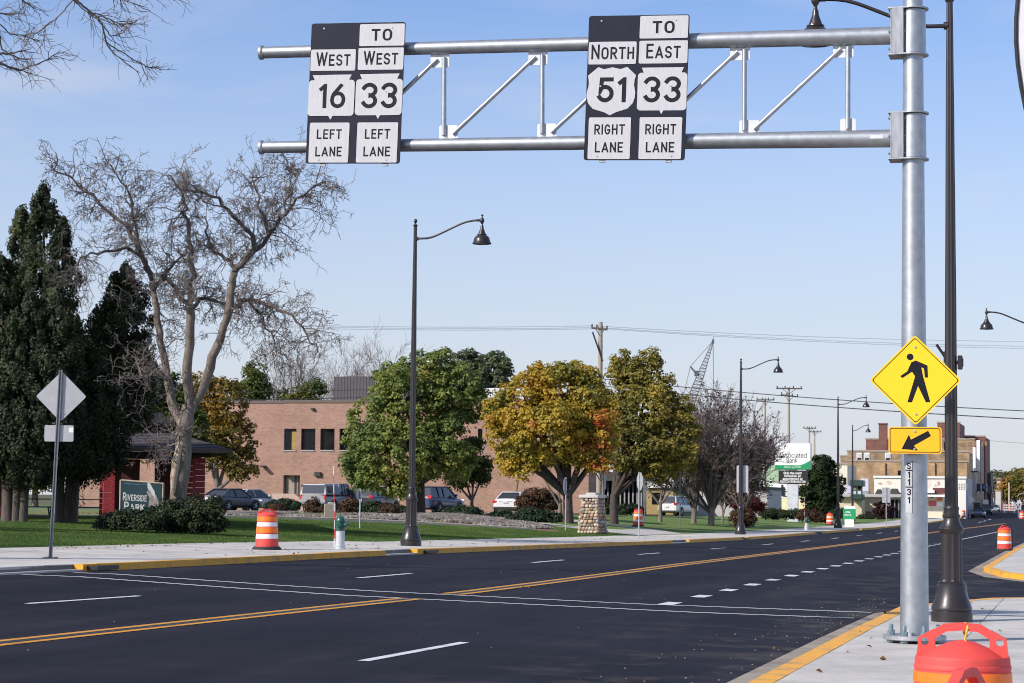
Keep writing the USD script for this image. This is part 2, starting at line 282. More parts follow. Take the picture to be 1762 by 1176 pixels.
# ================================================================== ground, street, pavements
asphalt = usdkit.material(stage, '/World/Looks/new_asphalt', {
    'g': ('geometry', {}), 'rot': ('vector_rotate', {'rotate_type': 'z_axis', 'angle': TH}), 'm': ('mapping', {'scale': (1.1, .10, 1)}), 'm2': ('mapping', {'scale': (.10, 1.0, 1)}), 'sx': ('separate_xyz', {}),
    'n': ('noise_texture', {'scale': 1.0, 'detail': 6., 'roughness': .62}), 'n2': ('noise_texture', {'scale': 42., 'detail': 4., 'roughness': .7}), 'n3': ('noise_texture', {'scale': .23, 'detail': 4.}), 'n4': ('noise_texture', {'scale': 1.1, 'detail': 5., 'roughness': .6}),
    'r': ('rgb_ramp', {'ramp': [(.30, (.0048, .0040, .0076)), (.5, (.0086, .0073, .0122)), (.70, (.0175, .0152, .0205))]}),
    'r2': ('map_range', {'from_min': .25, 'from_max': .75, 'to_min': .55, 'to_max': 1.5}), 'r3': ('map_range', {'from_min': .3, 'from_max': .7, 'to_min': .72, 'to_max': 1.3}), 'r4': ('map_range', {'from_min': .3, 'from_max': .7, 'to_min': .70, 'to_max': 1.32}), 'mu': ('math', {'math_type': 'multiply'}), 'mu2': ('math', {'math_type': 'multiply'}),
    'h': ('hsv', {}), 'd1': ('map_range', {'from_min': -7.2, 'from_max': -3.7, 'to_min': 0., 'to_max': .95, 'clamp': True}), 'd2': ('map_range', {'from_min': -2.6, 'from_max': -1.0, 'to_min': 1., 'to_max': .35, 'clamp': True}), 'n5': ('noise_texture', {'scale': .75, 'detail': 7., 'roughness': .7}), 'd3': ('map_range', {'from_min': .50, 'from_max': .68, 'to_min': 0., 'to_max': .55, 'clamp': True}), 'dm': ('math', {'math_type': 'multiply'}), 'dm2': ('math', {'math_type': 'multiply'}),
    'dust': ('mix_color', {'b': (.12, .105, .085)}), 'b': ('bump', {'strength': .6, 'distance': .006}), 'p': ('principled_bsdf', {'roughness': .75, 'specular_ior_level': .16})},
    [('g.position', 'rot.vector'), ('rot.vector', 'm.vector'), ('rot.vector', 'm2.vector'), ('rot.vector', 'sx.vector'), ('m.vector', 'n.vector'), ('m2.vector', 'n4.vector'), ('g.position', 'n2.vector'), ('g.position', 'n3.vector'), ('n.fac', 'r.fac'), ('n2.fac', 'r2.value'), ('n3.fac', 'r3.value'), ('n4.fac', 'r4.value'),
     ('r2.result', 'mu.value1'), ('r3.result', 'mu.value2'), ('mu.value', 'mu2.value1'), ('r4.result', 'mu2.value2'), ('mu2.value', 'h.value'), ('r.color', 'h.color'),
     ('sx.x', 'd1.value'), ('sx.x', 'd2.value'), ('g.position', 'n5.vector'), ('n5.fac', 'd3.value'), ('d1.result', 'dm.value1'), ('d3.result', 'dm.value2'), ('dm.value', 'dm2.value1'), ('d2.result', 'dm2.value2'), ('dm2.value', 'dust.fac'), ('h.color', 'dust.a'), ('dust.result', 'p.base_color'), ('n2.fac', 'b.height'), ('b.normal', 'p.normal')], surface='p.BSDF')
def worn(name, col, dirt, lo=.45, hi=.72, scale=1.3, rough=.7, bump=.15, stretch=(1, 1, 1), bscale=60):
    return usdkit.material(stage, '/World/Looks/' + name, {
        'g': ('geometry', {}), 'm': ('mapping', {'scale': stretch}), 'n': ('noise_texture', {'scale': scale, 'detail': 8., 'roughness': .68}), 'n2': ('noise_texture', {'scale': 45., 'detail': 3.}), 'r': ('rgb_ramp', {'ramp': [(lo, col), (hi, dirt)]}),
        'v': ('map_range', {'from_min': .25, 'from_max': .75, 'to_min': .86, 'to_max': 1.14}), 'h': ('hsv', {}), 'bn': ('noise_texture', {'scale': bscale, 'detail': 3.}), 'b': ('bump', {'strength': bump, 'distance': .01}), 'p': ('principled_bsdf', {'roughness': rough, 'specular_ior_level': .3})},
        [('g.position', 'm.vector'), ('m.vector', 'n.vector'), ('g.position', 'n2.vector'), ('g.position', 'bn.vector'), ('n.fac', 'r.fac'), ('n2.fac', 'v.value'), ('v.result', 'h.value'), ('r.color', 'h.color'), ('h.color', 'p.base_color'), ('bn.fac', 'b.height'), ('b.normal', 'p.normal')], surface='p.BSDF')
concrete = worn('pale_concrete', (.50, .475, .44), (.30, .275, .24), lo=.44, hi=.80, scale=1.1)
concrete_b = worn('pale_concrete_second', (.46, .44, .41), (.28, .26, .23), lo=.44, hi=.80, scale=1.4)
gutter_m = worn('stained_gutter_concrete', (.30, .265, .215), (.17, .13, .095), lo=.42, hi=.66, scale=1.1)
joint_m = pm('pavement_joint', (.16, .145, .125), rough=.9)
kerb_yellow = worn('yellow_kerb_paint', (.72, .345, .030), (.36, .23, .10), lo=.50, hi=.66, scale=2.6, rough=.55)
line_white = worn('white_road_paint', (.58, .58, .60), (.22, .22, .23), lo=.52, hi=.74, scale=3.0, rough=.6)
line_yellow = worn('yellow_road_paint', (.60, .265, .022), (.26, .13, .025), lo=.52, hi=.74, scale=2.0, rough=.6)
old_asphalt = worn('old_car_park_asphalt', (.13, .125, .12), (.085, .082, .08), scale=.6)
lawn_m = worn('lawn_soil_and_turf', (.10, .17, .035), (.15, .17, .05), lo=.45, hi=.7, scale=.35, rough=.9, bump=.4)
land_m = worn('far_ground', (.075, .085, .035), (.12, .10, .06), scale=.08, rough=.95)
LEFT = [(-60, -20), (30, -19.4), (37.6, -18.87), (39.8, -18.42), (43.6, -18.1), (48.8, -17.74), (55, -17.2), (68, -16.97), (86.6, -16.4), (102, -16.2), (130, -16.1), (168, -15.6), (212, -15.4), (300, -17.0), (390, -19.3), (520, -22), (700, -24)]
RIGHT = [(-60, -3.62), (30, -3.6), (36.9, -3.55), (39, -3.05), (41.5, -2.2), (43, -.6), (43.6, 3), (43.8, 110), (52.6, 110), (52.6, 2), (53.9, -1.6), (57, -2.7), (61.5, -3.35), (87, -3.4), (110, -3.3), (170, -3.2), (182, -1), (184, 3), (184, 90), (194, 90), (194, 3), (198, -2), (206, -4.5), (250, -6.8), (300, -9.4), (390, -11.2), (520, -13), (700, -14)]
ROAD = Polygon(LEFT + RIGHT[::-1]).buffer(0)
land = MB(); sv = [-300, -60, 0, 40, 80, 110, 130, 150, 170, 200, 240, 300, 380, 420, 520, 800, 1600, 4000]; tv = [-3000, -900, -300, -120, -60, -36, -30, -26, -22, -18.8, -10, -3, 20, 60, 200, 900, 3000]
gs, gt = np.meshgrid(sv, tv, indexing='ij'); q = XY(gs, gt); z = g(q[..., 0], q[..., 1]) - .06; n = len(tv)
i, j = np.meshgrid(np.arange(len(sv) - 1), np.arange(n - 1), indexing='ij'); k = (i * n + j).ravel()
land.add(np.c_[q.reshape(-1, 2), z.ravel()], np.stack([k, k + n, k + n + 1, k + 1], 1)[:, ::-1]); single('ground', land, land_m, 'flat ground spreading to the horizon', kind='structure')
road = single('road', drape(ROAD, 0), asphalt, 'dark new asphalt street with four lanes', kind='structure')
def along(line, off0, off1, dz, step=3.0): pass
def strip(pts, w): return LineString(pts).buffer(w / 2, cap_style='flat', join_style='mitre')
def mark(name, poly, m, dz=.004): return part(road, name, drape(poly, dz, step=3.0), m)
# double yellow line, broken at the crosswalk
YC = [(-10, -13.0), (21.7, -11.52), (31.6, -10.98), (34.4, -10.80), (37, -10.68), (42, -10.56), (51, -10.45), (60, -10.43), (121, -10.4), (145, -10.3), (172, -9.75), (192, -9.15), (222, -8.5)]
yc = LineString(YC)
def yl(a, b, off):
    l = yc.intersection(sbox(a, -30, b, 0)); l = l.parallel_offset(abs(off), 'left' if off > 0 else 'right'); return l.buffer(.058, cap_style='flat', join_style='mitre')
for a, b in ((-10, 34.3), (36.25, 222)):
    mark('centre_line', yl(a, b, .15), line_yellow); mark('centre_line', yl(a, b, -.15), line_yellow)
black_seal = pm('fresh_black_seal', (.009, .009, .010), rough=.5)
mark('centre_seal', yl(-10, 34.3, .0001).buffer(.02), black_seal); mark('centre_seal', yl(36.25, 222, .0001).buffer(.02), black_seal)
mark('crosswalk_line', strip([(37.6, -18.5), (36.3, -14), (35.95, -12), (36.1, -7.4), (37.1, -3.62)], .13), line_white)
mark('crosswalk_line', strip([(36.2, -18.85), (34.7, -14), (34.2, -11.9), (34.45, -6.1), (35.1, -3.7)], .13), line_white)
for k in range(12):
    a = 28.1 + 12.3 * k; t0 = np.interp(a, [28, 31, 40, 43, 52, 65, 80, 300], [-14.55, -14.25, -13.85, -13.74, -13.5, -13.32, -13.18, -13.1]); t1 = np.interp(a + 3.1, [28, 31, 40, 43, 52, 65, 80, 300], [-14.55, -14.25, -13.85, -13.74, -13.5, -13.32, -13.18, -13.1])
    mark('lane_dash', strip([(a, t0), (a + 3.1, t1)], .115), line_white)
mark('lane_dash', strip([(22.1, -7.5), (25.5, -7.36)], .125), line_white); mark('lane_dash', strip([(10.0, -8.0), (13.1, -7.9)], .125), line_white)
for k in range(24): mark('turn_dot', strip([(36.25 + 3.06 * k, -6.97 + .004 * k), (37.2 + 3.06 * k, -6.97 + .004 * k)], .26), line_white, dz=.006)
mark('turn_line', strip([(112, -6.8), (165, -6.2)], .12), line_white)
for a, b in (((1684, 899.4), (1689, 898.3)), ((1692, 897.5), (1696.5, 896.3)), ((1701, 894.9), (1705, 893.6))):
    qa, qb = G(*a), G(*b); mark('turn_dot', strip([ST(qa[0], qa[1]), ST(qb[0], qb[1])], .16), line_white)
for k in range(7): mark('turn_dot', strip([(182.6, -1.5 + 1.5 * k), (182.6, -.7 + 1.5 * k)], .4), line_white)
mark('crosswalk_line', strip([(195.5, -2), (196.5, 12)], .4), line_white)

# left pavement: kerb pieces, slabs, lawn
lblock = Polygon(LEFT + [(700, -60), (-60, -60)])
GE = [(-60, -25.2), (45.2, -24.1), (57, -22.9), (63.5, -22.5), (64.5, -21.7), (80, -21.4), (97, -21.0), (130, -20.2), (180, -19.6), (212, -19.6), (300, -22.5), (390, -25), (700, -30)]
lawn_poly = Polygon(GE + [(700, -140), (-60, -140)])
kerb_l = lblock.intersection(LineString(LEFT).buffer(.20)); kerb_l = max(polys(kerb_l), key=lambda p: p.area)
walk_l = lblock.difference(LineString(LEFT).buffer(.206)).difference(lawn_poly)
ls = single('left_pavement', drape(walk_l, .115, thick=.2), joint_m, 'bed and joints of the pavement along the park', kind='structure')
setd(stage.GetPrimAtPath(ls), label='pale concrete pavement along the park lawn')
rng = np.random.default_rng(5)
sj = np.arange(32, 106, 1.83); c = 0
for a, b in zip(sj[:-1], sj[1:]):
    tl = [-27, -22.9 if a < 63 else -21.2, -20.6 if a < 63 else -19.3, -16]
    for u, v in zip(tl[:-1], tl[1:]):
        for p in polys(walk_l.intersection(sbox(a + .012, u + .012, b - .012, v - .012))):
            if p.area > .05: part(ls, 'slab', drape(p, .13 + rng.uniform(-.003, .003), thick=.05), concrete if rng.random() < .6 else concrete_b)
for p in polys(walk_l.intersection(sbox(106, -40, 700, 0))): part(ls, 'far_paving', drape(p, .13, thick=.05), concrete)
for p in polys(walk_l.intersection(sbox(-60, -40, 32, 0))): part(ls, 'near_paving', drape(p, .13, thick=.05), concrete)
GAPS = [(35.5, 38.4), (52.9, 55.0), (86.8, 90.4), (131, 134.5), (103.5, 105.5), (152, 155), (196, 208), (260, 268)]
kl = single('left_kerb', drape(kerb_l, .01), gutter_m, 'kerb painted yellow along the park side of the street', kind='structure')
ks = np.r_[np.arange(18, 150, 2.6), np.arange(150, 330, 6.)]
for a, b in zip(ks[:-1], ks[1:]):
    e = sorted({a, b, *[x for gp in GAPS for x in gp if a < x < b]})
    for u, v in zip(e[:-1], e[1:]):
        low = any(gp[0] <= (u + v) / 2 <= gp[1] for gp in GAPS)
        for p in polys(kerb_l.intersection(sbox(u + .006, -60, v - .006, 0))):
            part(kl, 'kerb_piece', drape(p, .035 if low else .134 + rng.uniform(-.004, .004), thick=.2), concrete if low else kerb_yellow)
drain = MB()
for s_ in (39.0, 56.0, 104.5, 133):
    t_ = np.interp(s_, [a for a, b in LEFT], [b for a, b in LEFT]); c = XY(s_, t_ - .0); drain.box([c[0], c[1], g(c[0], c[1]) + .06], [.25, .95, .08], ax=[DT, DS, UP])
part(kl, 'storm_drain_opening', drain, black_m)
def lawn_h(x, y):
    s, t = ST(x, y); e = np.clip((-21 - t) / 3, 0, 1)
    return g(x, y) + .12 + e * .10 * (meshkit.noise(np.stack([x * .22, y * .22, 0 * x], -1), 3) - .4)
lawn_near = lawn_poly.intersection(sbox(10, -140, 330, 0))
single('lawn', drape(lawn_near, 0, step=3.0, thick=.1, h=lawn_h), lawn_m, 'green park lawn left of the street', kind='structure')

# car park behind the lawn, its gravel bed and tan kerb
KF = [(40, -60), (66, -50), (76, -41), (86, -33), (95, -25.5), (97.5, -23.6)]          # the tan kerb's line
PK = Polygon([(78, -140), (100, -60), (112, -46), (120, -38), (128, -30), (134, -29.5), (134, -140)])
PARK = Polygon([(60, -140), (98, -66), (112, -50), (123, -38), (126, -33), (151, -36), (151, -140)])
single('car_park', drape(PARK, .135, step=4.), old_asphalt, 'grey car park in front of the brick building', kind='structure')
bed = Polygon(KF + [(124, -33), (119, -38.6), (108, -52), (96, -66), (70, -100), (40, -100)])
soil_m = worn('brown_bed_soil', (.155, .10, .06), (.24, .15, .08), scale=.8, rough=.95)
single('gravel_bed', drape(bed, .14, step=4.), soil_m, 'brown planting bed edged by a tan kerb', kind='structure')
tan_kerb = worn('tan_kerb_concrete', (.50, .42, .31), (.38, .30, .21), scale=1.4)
tk = single('tan_kerb', drape(LineString(KF).buffer(.02), .1), tan_kerb, 'low tan kerb between the lawn and the gravel bed', kind='structure')
kl2 = LineString(KF)
for k in range(int(kl2.length / 3.05)):
    sg = LineString([kl2.interpolate(3.05 * k + .01), kl2.interpolate(3.05 * (k + .5)), kl2.interpolate(3.05 * (k + 1) - .01)]).buffer(.32, cap_style='flat')
    part(tk, 'kerb_piece', drape(sg, .27, step=4, thick=.25), tan_kerb)
# driveway from the street between the stone pillar and the far lawn
DRV = Polygon([(86.8, -16.7), (90.4, -16.6), (92, -20), (104, -24.5), (112, -31), (114, -40), (123, -38), (121, -28), (112, -22.5), (104, -19.8), (94, -16.9)])
DRV = Polygon([(101, -20.7), (106, -24), (111, -31), (113, -40), (126, -38), (124, -29), (118, -23), (112, -20.6)])
single('driveway', drape(DRV, .15, step=4.), concrete_b, 'concrete driveway from the street into the car park', kind='structure')

# right pavement
nb = Polygon([(-60, 60), *[p for p in RIGHT[:8]]][:0] + [(-60, -3.62), (30, -3.6), (36.9, -3.55), (39, -3.05), (41.5, -2.2), (43, -.6), (43.6, 3), (43.8, 110), (-60, 110)])
fb = Polygon([(52.6, 110), (52.6, 2), (53.9, -1.6), (57, -2.7), (61.5, -3.35), (87, -3.4), (110, -3.3), (170, -3.2), (182, -1), (184, 3), (184, 90)])
ffb = Polygon([(194, 90), (194, 3), (198, -2), (206, -4.5), (250, -6.8), (300, -9.4), (390, -11.2), (520, -13), (700, -14), (700, 90)])
single('gutter', drape(unary_union([b.difference(b.buffer(-.42, join_style='round')) for b in (nb, fb, ffb)]), .004, step=3.), gutter_m, 'stained concrete gutter beside the right hand kerb', kind='structure')
kerb_r = [b.buffer(-.42).difference(b.buffer(-.64)) for b in (nb, fb, ffb)]
kr = single('right_kerb', drape(unary_union(kerb_r), .01, step=4.), gutter_m, 'kerb painted yellow along the right hand pavement', kind='structure')
for kk in kerb_r:
    bl = kk.bounds
    for a in np.arange(max(bl[0], 0), min(bl[2], 300), 3.0):
        for u, v in ((-30, 1), (1, 8), (8, 40)):
            for p in polys(kk.intersection(sbox(a + .006, u + .006, a + 2.994, v - .006))):
                if p.area > .02: part(kr, 'kerb_piece', drape(p, .134, thick=.2), kerb_yellow if u < 8 and a < 214 else concrete)
rs = single('right_pavement', drape(unary_union([b.buffer(-.646) for b in (nb, fb, ffb)]).intersection(sbox(-10, -20, 700, 110)), .115, step=4., thick=.2), joint_m, 'pale concrete pavement around the signal pole and lamp post', kind='structure')
w = nb.buffer(-.646)
for a in np.arange(14, 44, 1.6):
    for u in np.arange(-3.2, 4, 1.6):
        for p in polys(w.intersection(sbox(a + .008, u + .008, a + 1.592, u + 1.592))):
            if p.area > .03: part(rs, 'slab', drape(p, .13 + rng.uniform(-.003, .003), thick=.05), concrete if rng.random() < .65 else concrete_b)
w2 = fb.buffer(-.646)
for a in np.arange(52, 110, 2.4):
    for u in np.arange(-3.2, 6, 2.4):
        for p in polys(w2.intersection(sbox(a + .008, u + .008, a + 2.392, u + 2.392))):
            if p.area > .05: part(rs, 'slab', drape(p, .13 + rng.uniform(-.003, .003), thick=.05), concrete if rng.random() < .65 else concrete_b)
for p in polys(unary_union([w.difference(sbox(14, -3.2, 44, 4)), w2.difference(sbox(52, -3.2, 110, 6)), ffb.buffer(-.646)]).intersection(sbox(-10, -20, 700, 110))): part(rs, 'far_paving', drape(p, .13, step=4., thick=.05), concrete)

# ================================================================== sign gantry
PB = ground_at(1573, 27.2); PB[2] = .125
def arm(px, py, off=0.):
    """where the pixel's line of sight meets the upright plane of the gantry arm, off metres nearer the camera"""
    b = PB - DS * off; v = ray(px, py); k = v[0] / v[1]; L = (b[0] - k * b[1]) / (DT[0] - k * DT[1]); y = b[1] - DT[1] * L
    return np.array([k * y, y, EYE + v[2] / v[1] * y])
gan = thing('sign_gantry', 'tall galvanised steel pole with a cantilevered truss arm across the street', 'sign gantry', PB, 0)
def gpart(name, mb, m, smooth=30, label=None): return part(gan, name, mb, m, smooth, label, world=True)
gpart('pole', MB().tube([PB + UP * .06, PB + UP * 4, PB + UP * 9.4], [.177, .150, .112], 40), steel)
gpart('pole_cap', MB().lathe([(.118, 9.4), (.118, 9.43), (.08, 9.47), (0.001, 9.49)], 24, PB), steel)
bp = gpart('base_plate', MB().lathe([(.001, .035), (.385, .035), (.39, .04), (.39, .083), (.385, .088), (.179, .088)], 40, PB), steel_worn)
for k in range(8):
    a = k * math.pi / 4 + .2; c = PB + np.array([math.cos(a), math.sin(a), 0]) * .31
    b_ = MB().lathe([(.045, .088), (.045, .14), (.001, .14)], 6, c).lathe([(.026, .14), (.026, .205), (.018, .215), (.001, .215)], 10, c).lathe([(.055, .002), (.055, .034), (.03, .034)], 6, c)
    part(gan, 'anchor_bolt', b_, bolt_m, 30, world=True)
def chord(y0, y1, name):
    A, B = arm(1540, y0), arm(452, y1); d = (B - A) / np.linalg.norm(B - A)
    gpart(name, MB().tube([A, A + (B - A) * .32, A + (B - A) * .321, B], [.114, .100, .096, .080], 32), steel)
    gpart('end_cap', MB().tube([B - d * .02, B, B + d * .035], [.082, .098, .098], 28), steel_worn)
    return A, B
topA, topB = chord(61.5, 91, 'chord'); botA, botB = chord(238.5, 254, 'chord')
def on(A, B, px): # point of a chord at pixel column px
    lo, hi = 0., 1.
    for _ in range(40):
        m = (lo + hi) / 2; p = A + (B - A) * m - CAM; x = 881 + F * (p @ CR) / (p @ FW)
        if x > px: lo = m
        else: hi = m
    return A + (B - A) * lo
cols = [600, 764, 933, 1107, 1281, 1459]
for i, x in enumerate(cols):
    T, B = on(topA, topB, x), on(botA, botB, x); a = (T - B) / np.linalg.norm(T - B)
    gpart('upright', MB().tube([B + a * .13, T - a * .13], [.032] * 2, 14), steel)
    for q, s_ in ((T, -1), (B, 1)):
        ex = (topA - topB) / np.linalg.norm(topA - topB); c = q + a * s_ * .165 - DS * -.02
        off = -.06 if s_ > 0 and i < 5 else (.06 if s_ < 0 and i > 0 else 0)
        w_ = .13 if abs(off) > 0 else .10
        gpart('gusset_plate', MB().prism(rrect(-w_, -.10, w_, .10, .03), c - ex * off, ex, a, .012), gusset, False)
    if i < len(cols) - 1:
        T2 = on(topA, topB, cols[i + 1]); dg = T2 - B; dg /= np.linalg.norm(dg); e = (topA - topB) / np.linalg.norm(topA - topB)
        gpart('diagonal', MB().tube([B + e * .12 + UP * .14, T2 - e * .09 - UP * .15], [.029] * 2, 14), steel)
for (ytop, ybot, A) in ((18, 97, topA), (197, 276, botA)):
    c0 = arm(1547, (ytop + ybot) / 2); h = arm(1547, ytop)[2] - arm(1547, ybot)[2]; ax = [DT, DS, UP]
    cb = gpart('clamp_box', MB().box(c0 + DT * 0.0, [.15, .36, h], ax, .01), steel_worn, False)
    pc = np.array([PB[0], PB[1], 0]); r_ = .14
    gpart('clamp_collar', MB().lathe([(r_ + .012, c0[2] - h / 2 + .02), (r_ + .022, c0[2] - h / 2 + .02), (r_ + .018, c0[2] + h / 2 - .02), (r_ + .008, c0[2] + h / 2 - .02)], 36, pc), steel)
    for zz in (c0[2] - h / 2, c0[2] + h / 2):
        poly = unary_union([Point(0, 0).buffer(.195), Polygon([(0, -.19), (-.30, -.17), (-.30, .17), (0, .19)])]).difference(Point(0, 0).buffer(.128))
        gpart('ring_plate', MB().prism(poly, [PB[0], PB[1], zz - .008], DT, DS, .018), steel_worn, False)
    fl = gpart('chord_flange', MB().box(c0 - DT * .085, [.02, .34, h * .96], ax, .004), steel_worn, False)
    nb_ = MB()
    for zz in (-.38, 0, .38):
        for yy in (-.13, .13):
            nb_.tube([c0 - DT * .12 + DS * yy + UP * zz * h, c0 - DT * .09 + DS * yy + UP * zz * h], [.02, .02], 6); nb_.tube([c0 + DT * .075 + DS * yy + UP * zz * h, c0 + DT * .10 + DS * yy + UP * zz * h], [.018, .018], 6)
    part(gan, 'clamp_bolts', nb_, bolt_m, False, world=True)
tg = on(botA, botB, 1510); gpart('maker_tag', MB().box(tg - DS * .112 + UP * .005, [.16, .006, .045], [DT, DS, UP]), gusset, False)
# number strip down the pole: S / 11 / 31
def polewrap(mb, lift):
    v, f = mb.arr(); m = MB(); u, z = v[:, 0], v[:, 1]; r_ = .177 - (z - .06) / 4 * .027 * 1.0 + lift + v[:, 2]; a = u / .158
    d = -(PB / np.linalg.norm(PB[:2]))[:2]; d3 = np.array([d[0], d[1], 0]); d3 /= np.linalg.norm(d3); s3 = np.array([-d3[1], d3[0], 0])
    return m.add(PB * [1, 1, 0] + r_[:, None] * (np.cos(a)[:, None] * d3 + np.sin(a)[:, None] * s3) + np.c_[0 * z, 0 * z, z + PB[2]], f)
zof = lambda py: P(1572, py, 27.0)[2] - PB[2]
zt, zb = zof(793), zof(883); xc = -.062
stx = MB()
for k in range(4): stx.prism(sbox(xc - .043 + k * .0215, zb, xc - .043 + (k + 1) * .0215, zt), [0, 0, 0], [1, 0, 0], [0, 1, 0], .002)
stp = gpart('number_strip', polewrap(stx, .001), pm('strip_grey', (.40, .41, .43), rough=.5), False)
tx = MB()
def put(mb, shp, xc_, zc_, h=.002, o=(0, 0, 0), ex=(1, 0, 0), ey=(0, 1, 0)):
    x0, y0, x1, y1 = shp.bounds; return mb.prism(shapely.affinity.translate(shp, xc_ - (x0 + x1) / 2, zc_ - (y0 + y1) / 2), o, ex, ey, h)
for ch, py in (('S', 802), ('1', 817), ('1', 830), ('3', 847), ('1', 861)): put(tx, word(ch, .078, sw=.15), xc, zof(py), .007)
for py in (809.5, 838.5):
    for k in range(6): tx.prism(sbox(xc - .043 + k * .0143, zof(py) - .006, xc - .043 + (k + 1) * .0143, zof(py) + .006), [0, 0, 0], [1, 0, 0], [0, 1, 0], .006)
tx.prism(sbox(xc + .040, zb, xc + .0435, zt), [0, 0, 0], [1, 0, 0], [0, 1, 0], .006)
part(stp, 'numbers', polewrap(tx, .001), ink, False, world=True)

# ------------------------------------------------------------------ overhead route signs
def wi_shield(x0, y0, x1, y1, k):  # units of the panel, y down
    e = 22 * k
    return unary_union([rrect(x0, y0 + 34 * k, x1, y1 - 24 * k, 22 * k), Polygon([(x0 + e, y0 + 2), (x1 - e, y0), (x1 - e - 16 * k, y0 + 36 * k), (x1 - e - 10 * k, y0 + 60 * k), (x0 + e + 10 * k, y0 + 60 * k), (x0 + e + 16 * k, y0 + 36 * k)]),
                        Polygon([((x0 + x1) / 2 - 14 * k, y1 - 26 * k), ((x0 + x1) / 2 + 14 * k, y1 - 26 * k), ((x0 + x1) / 2, y1)])])
US = [(178, 423), (215, 437), (268, 425), (320, 437), (362, 423), (420, 478), (411, 508), (409, 540), (418, 585), (417, 615), (405, 655), (372, 690), (300, 712), (262, 732), (225, 712), (152, 690), (121, 655), (109, 615), (110, 585), (121, 540), (120, 508), (113, 478)]
def overhead(corners, uw, uh, items, label):
    TL, TR, BR, BL = [arm(*c, off=.19) for c in corners]
    ex = (TR - TL) + (BR - BL); ex /= np.linalg.norm(ex); ey = (TL - BL) + (TR - BR); ey -= ex * (ey @ ex); ey /= np.linalg.norm(ey)
    C = (TL + TR + BR + BL) / 4; W = (np.linalg.norm(TR - TL) + np.linalg.norm(BR - BL)) / 2; H = (np.linalg.norm(TL - BL) + np.linalg.norm(TR - BR)) / 2
    t = thing('overhead_sign', label, 'road sign', C, group=None); o = C - ex * W / 2 + ey * H / 2; nz = np.cross(ex, ey); kx, ky = W / uw, H / uh
    def flip(p): return shapely.affinity.scale(p, kx, -ky, origin=(0, 0))
    pn = part(t, 'panel', MB().prism(flip(rrect(0, 0, uw, uh, 16)), o - nz * .006, ex, ey, .006), navy_sheet, world=True)
    for kind, x0, y0, x1, y1, texts in items:
        if kind == 'us': shp = shapely.affinity.translate(Polygon(US), -106, -93)
        elif kind == 'wi': shp = wi_shield(x0, y0, x1, y1, 1.0)
        else: shp = rrect(x0, y0, x1, y1, 9)
        pq = part(t, 'plaque', MB().prism(flip(shp), o + nz * .001, ex, ey, .002), white_sheet, world=True)
        tm = MB()
        for txt, xc_, ya, yb, wd, sw, big in texts:
            h = (yb - ya) * ky; wsh = word(txt, h, sw=sw, width=wd * kx, big_first=big); x_0, y_0, x_1, y_1 = wsh.bounds
            tm.prism(shapely.affinity.translate(wsh, xc_ * kx - (x_0 + x_1) / 2, -yb * ky - y_0), o + nz * .003, ex, ey, .0015)
        part(pq, 'lettering', tm, ink, world=True)
    rv = MB()
    for x, y in ((82, 34), (uw - 85, 34), (82, uh - 26), (uw - 85, uh - 26), (90, uh * .49), (uw - 105, uh * .49)): rv.tube([o + ex * x * kx - ey * y * ky + nz * .002, o + ex * x * kx - ey * y * ky + nz * .010], [.014, .010], 12)
    part(t, 'rivets', rv, alu, 40, world=True)
    br = MB()
    for x in (uw * .18, uw * .84):
        br.box(o + ex * x * kx - ey * (H / 2 + .012) - nz * .03, [.075, H + .03, .045], [ex, ey, nz]); 
    part(t, 'bracket', br, steel_worn, world=True)
    return t
overhead([(536, 41), (698, 38), (688, 282), (526, 282)], 596, 897, [
    ('r', 309, 10, 592, 150, [('TO', 450, 42, 117, 130, .17, None)]), ('r', 4, 168, 290, 305, [('WEST', 148, 200, 274, 218, .16, 1.2)]), ('r', 306, 162, 592, 302, [('WEST', 449, 196, 270, 218, .16, 1.2)]),
    ('wi', 0, 330, 292, 617, [('16', 150, 388, 543, 172, .155, None)]), ('wi', 300, 327, 594, 614, [('33', 448, 384, 546, 226, .155, None)]),
    ('r', 18, 636, 270, 890, [('LEFT', 144, 678, 740, 158, .16, None), ('LANE', 144, 789, 851, 168, .16, None)]), ('r', 320, 636, 576, 890, [('LEFT', 449, 678, 740, 158, .16, None), ('LANE', 449, 789, 851, 168, .16, None)])],
    'overhead route sign reading West 16 and To West 33, left lane')
overhead([(1012, 28), (1185, 25), (1180, 276), (1006, 276)], 638, 925, [
    ('r', 327, 6, 631, 150, [('TO', 477, 40, 118, 140, .17, None)]), ('r', 6, 168, 310, 312, [('NORTH', 160, 202, 280, 272, .16, 1.22)]), ('r', 327, 165, 633, 310, [('EAST', 481, 200, 278, 216, .16, 1.2)]),
    ('us', 0, 0, 0, 0, [('51', 160, 396, 556, 188, .165, None)]), ('wi', 326, 335, 636, 633, [('33', 480, 393, 558, 236, .155, None)]),
    ('r', 24, 652, 292, 918, [('RIGHT', 158, 696, 762, 194, .16, None), ('LANE', 158, 810, 876, 178, .16, None)]), ('r', 347, 652, 614, 918, [('RIGHT', 481, 696, 762, 194, .16, None), ('LANE', 481, 810, 876, 178, .16, None)])],
    'overhead route sign reading North 51 and To East 33, right lane')

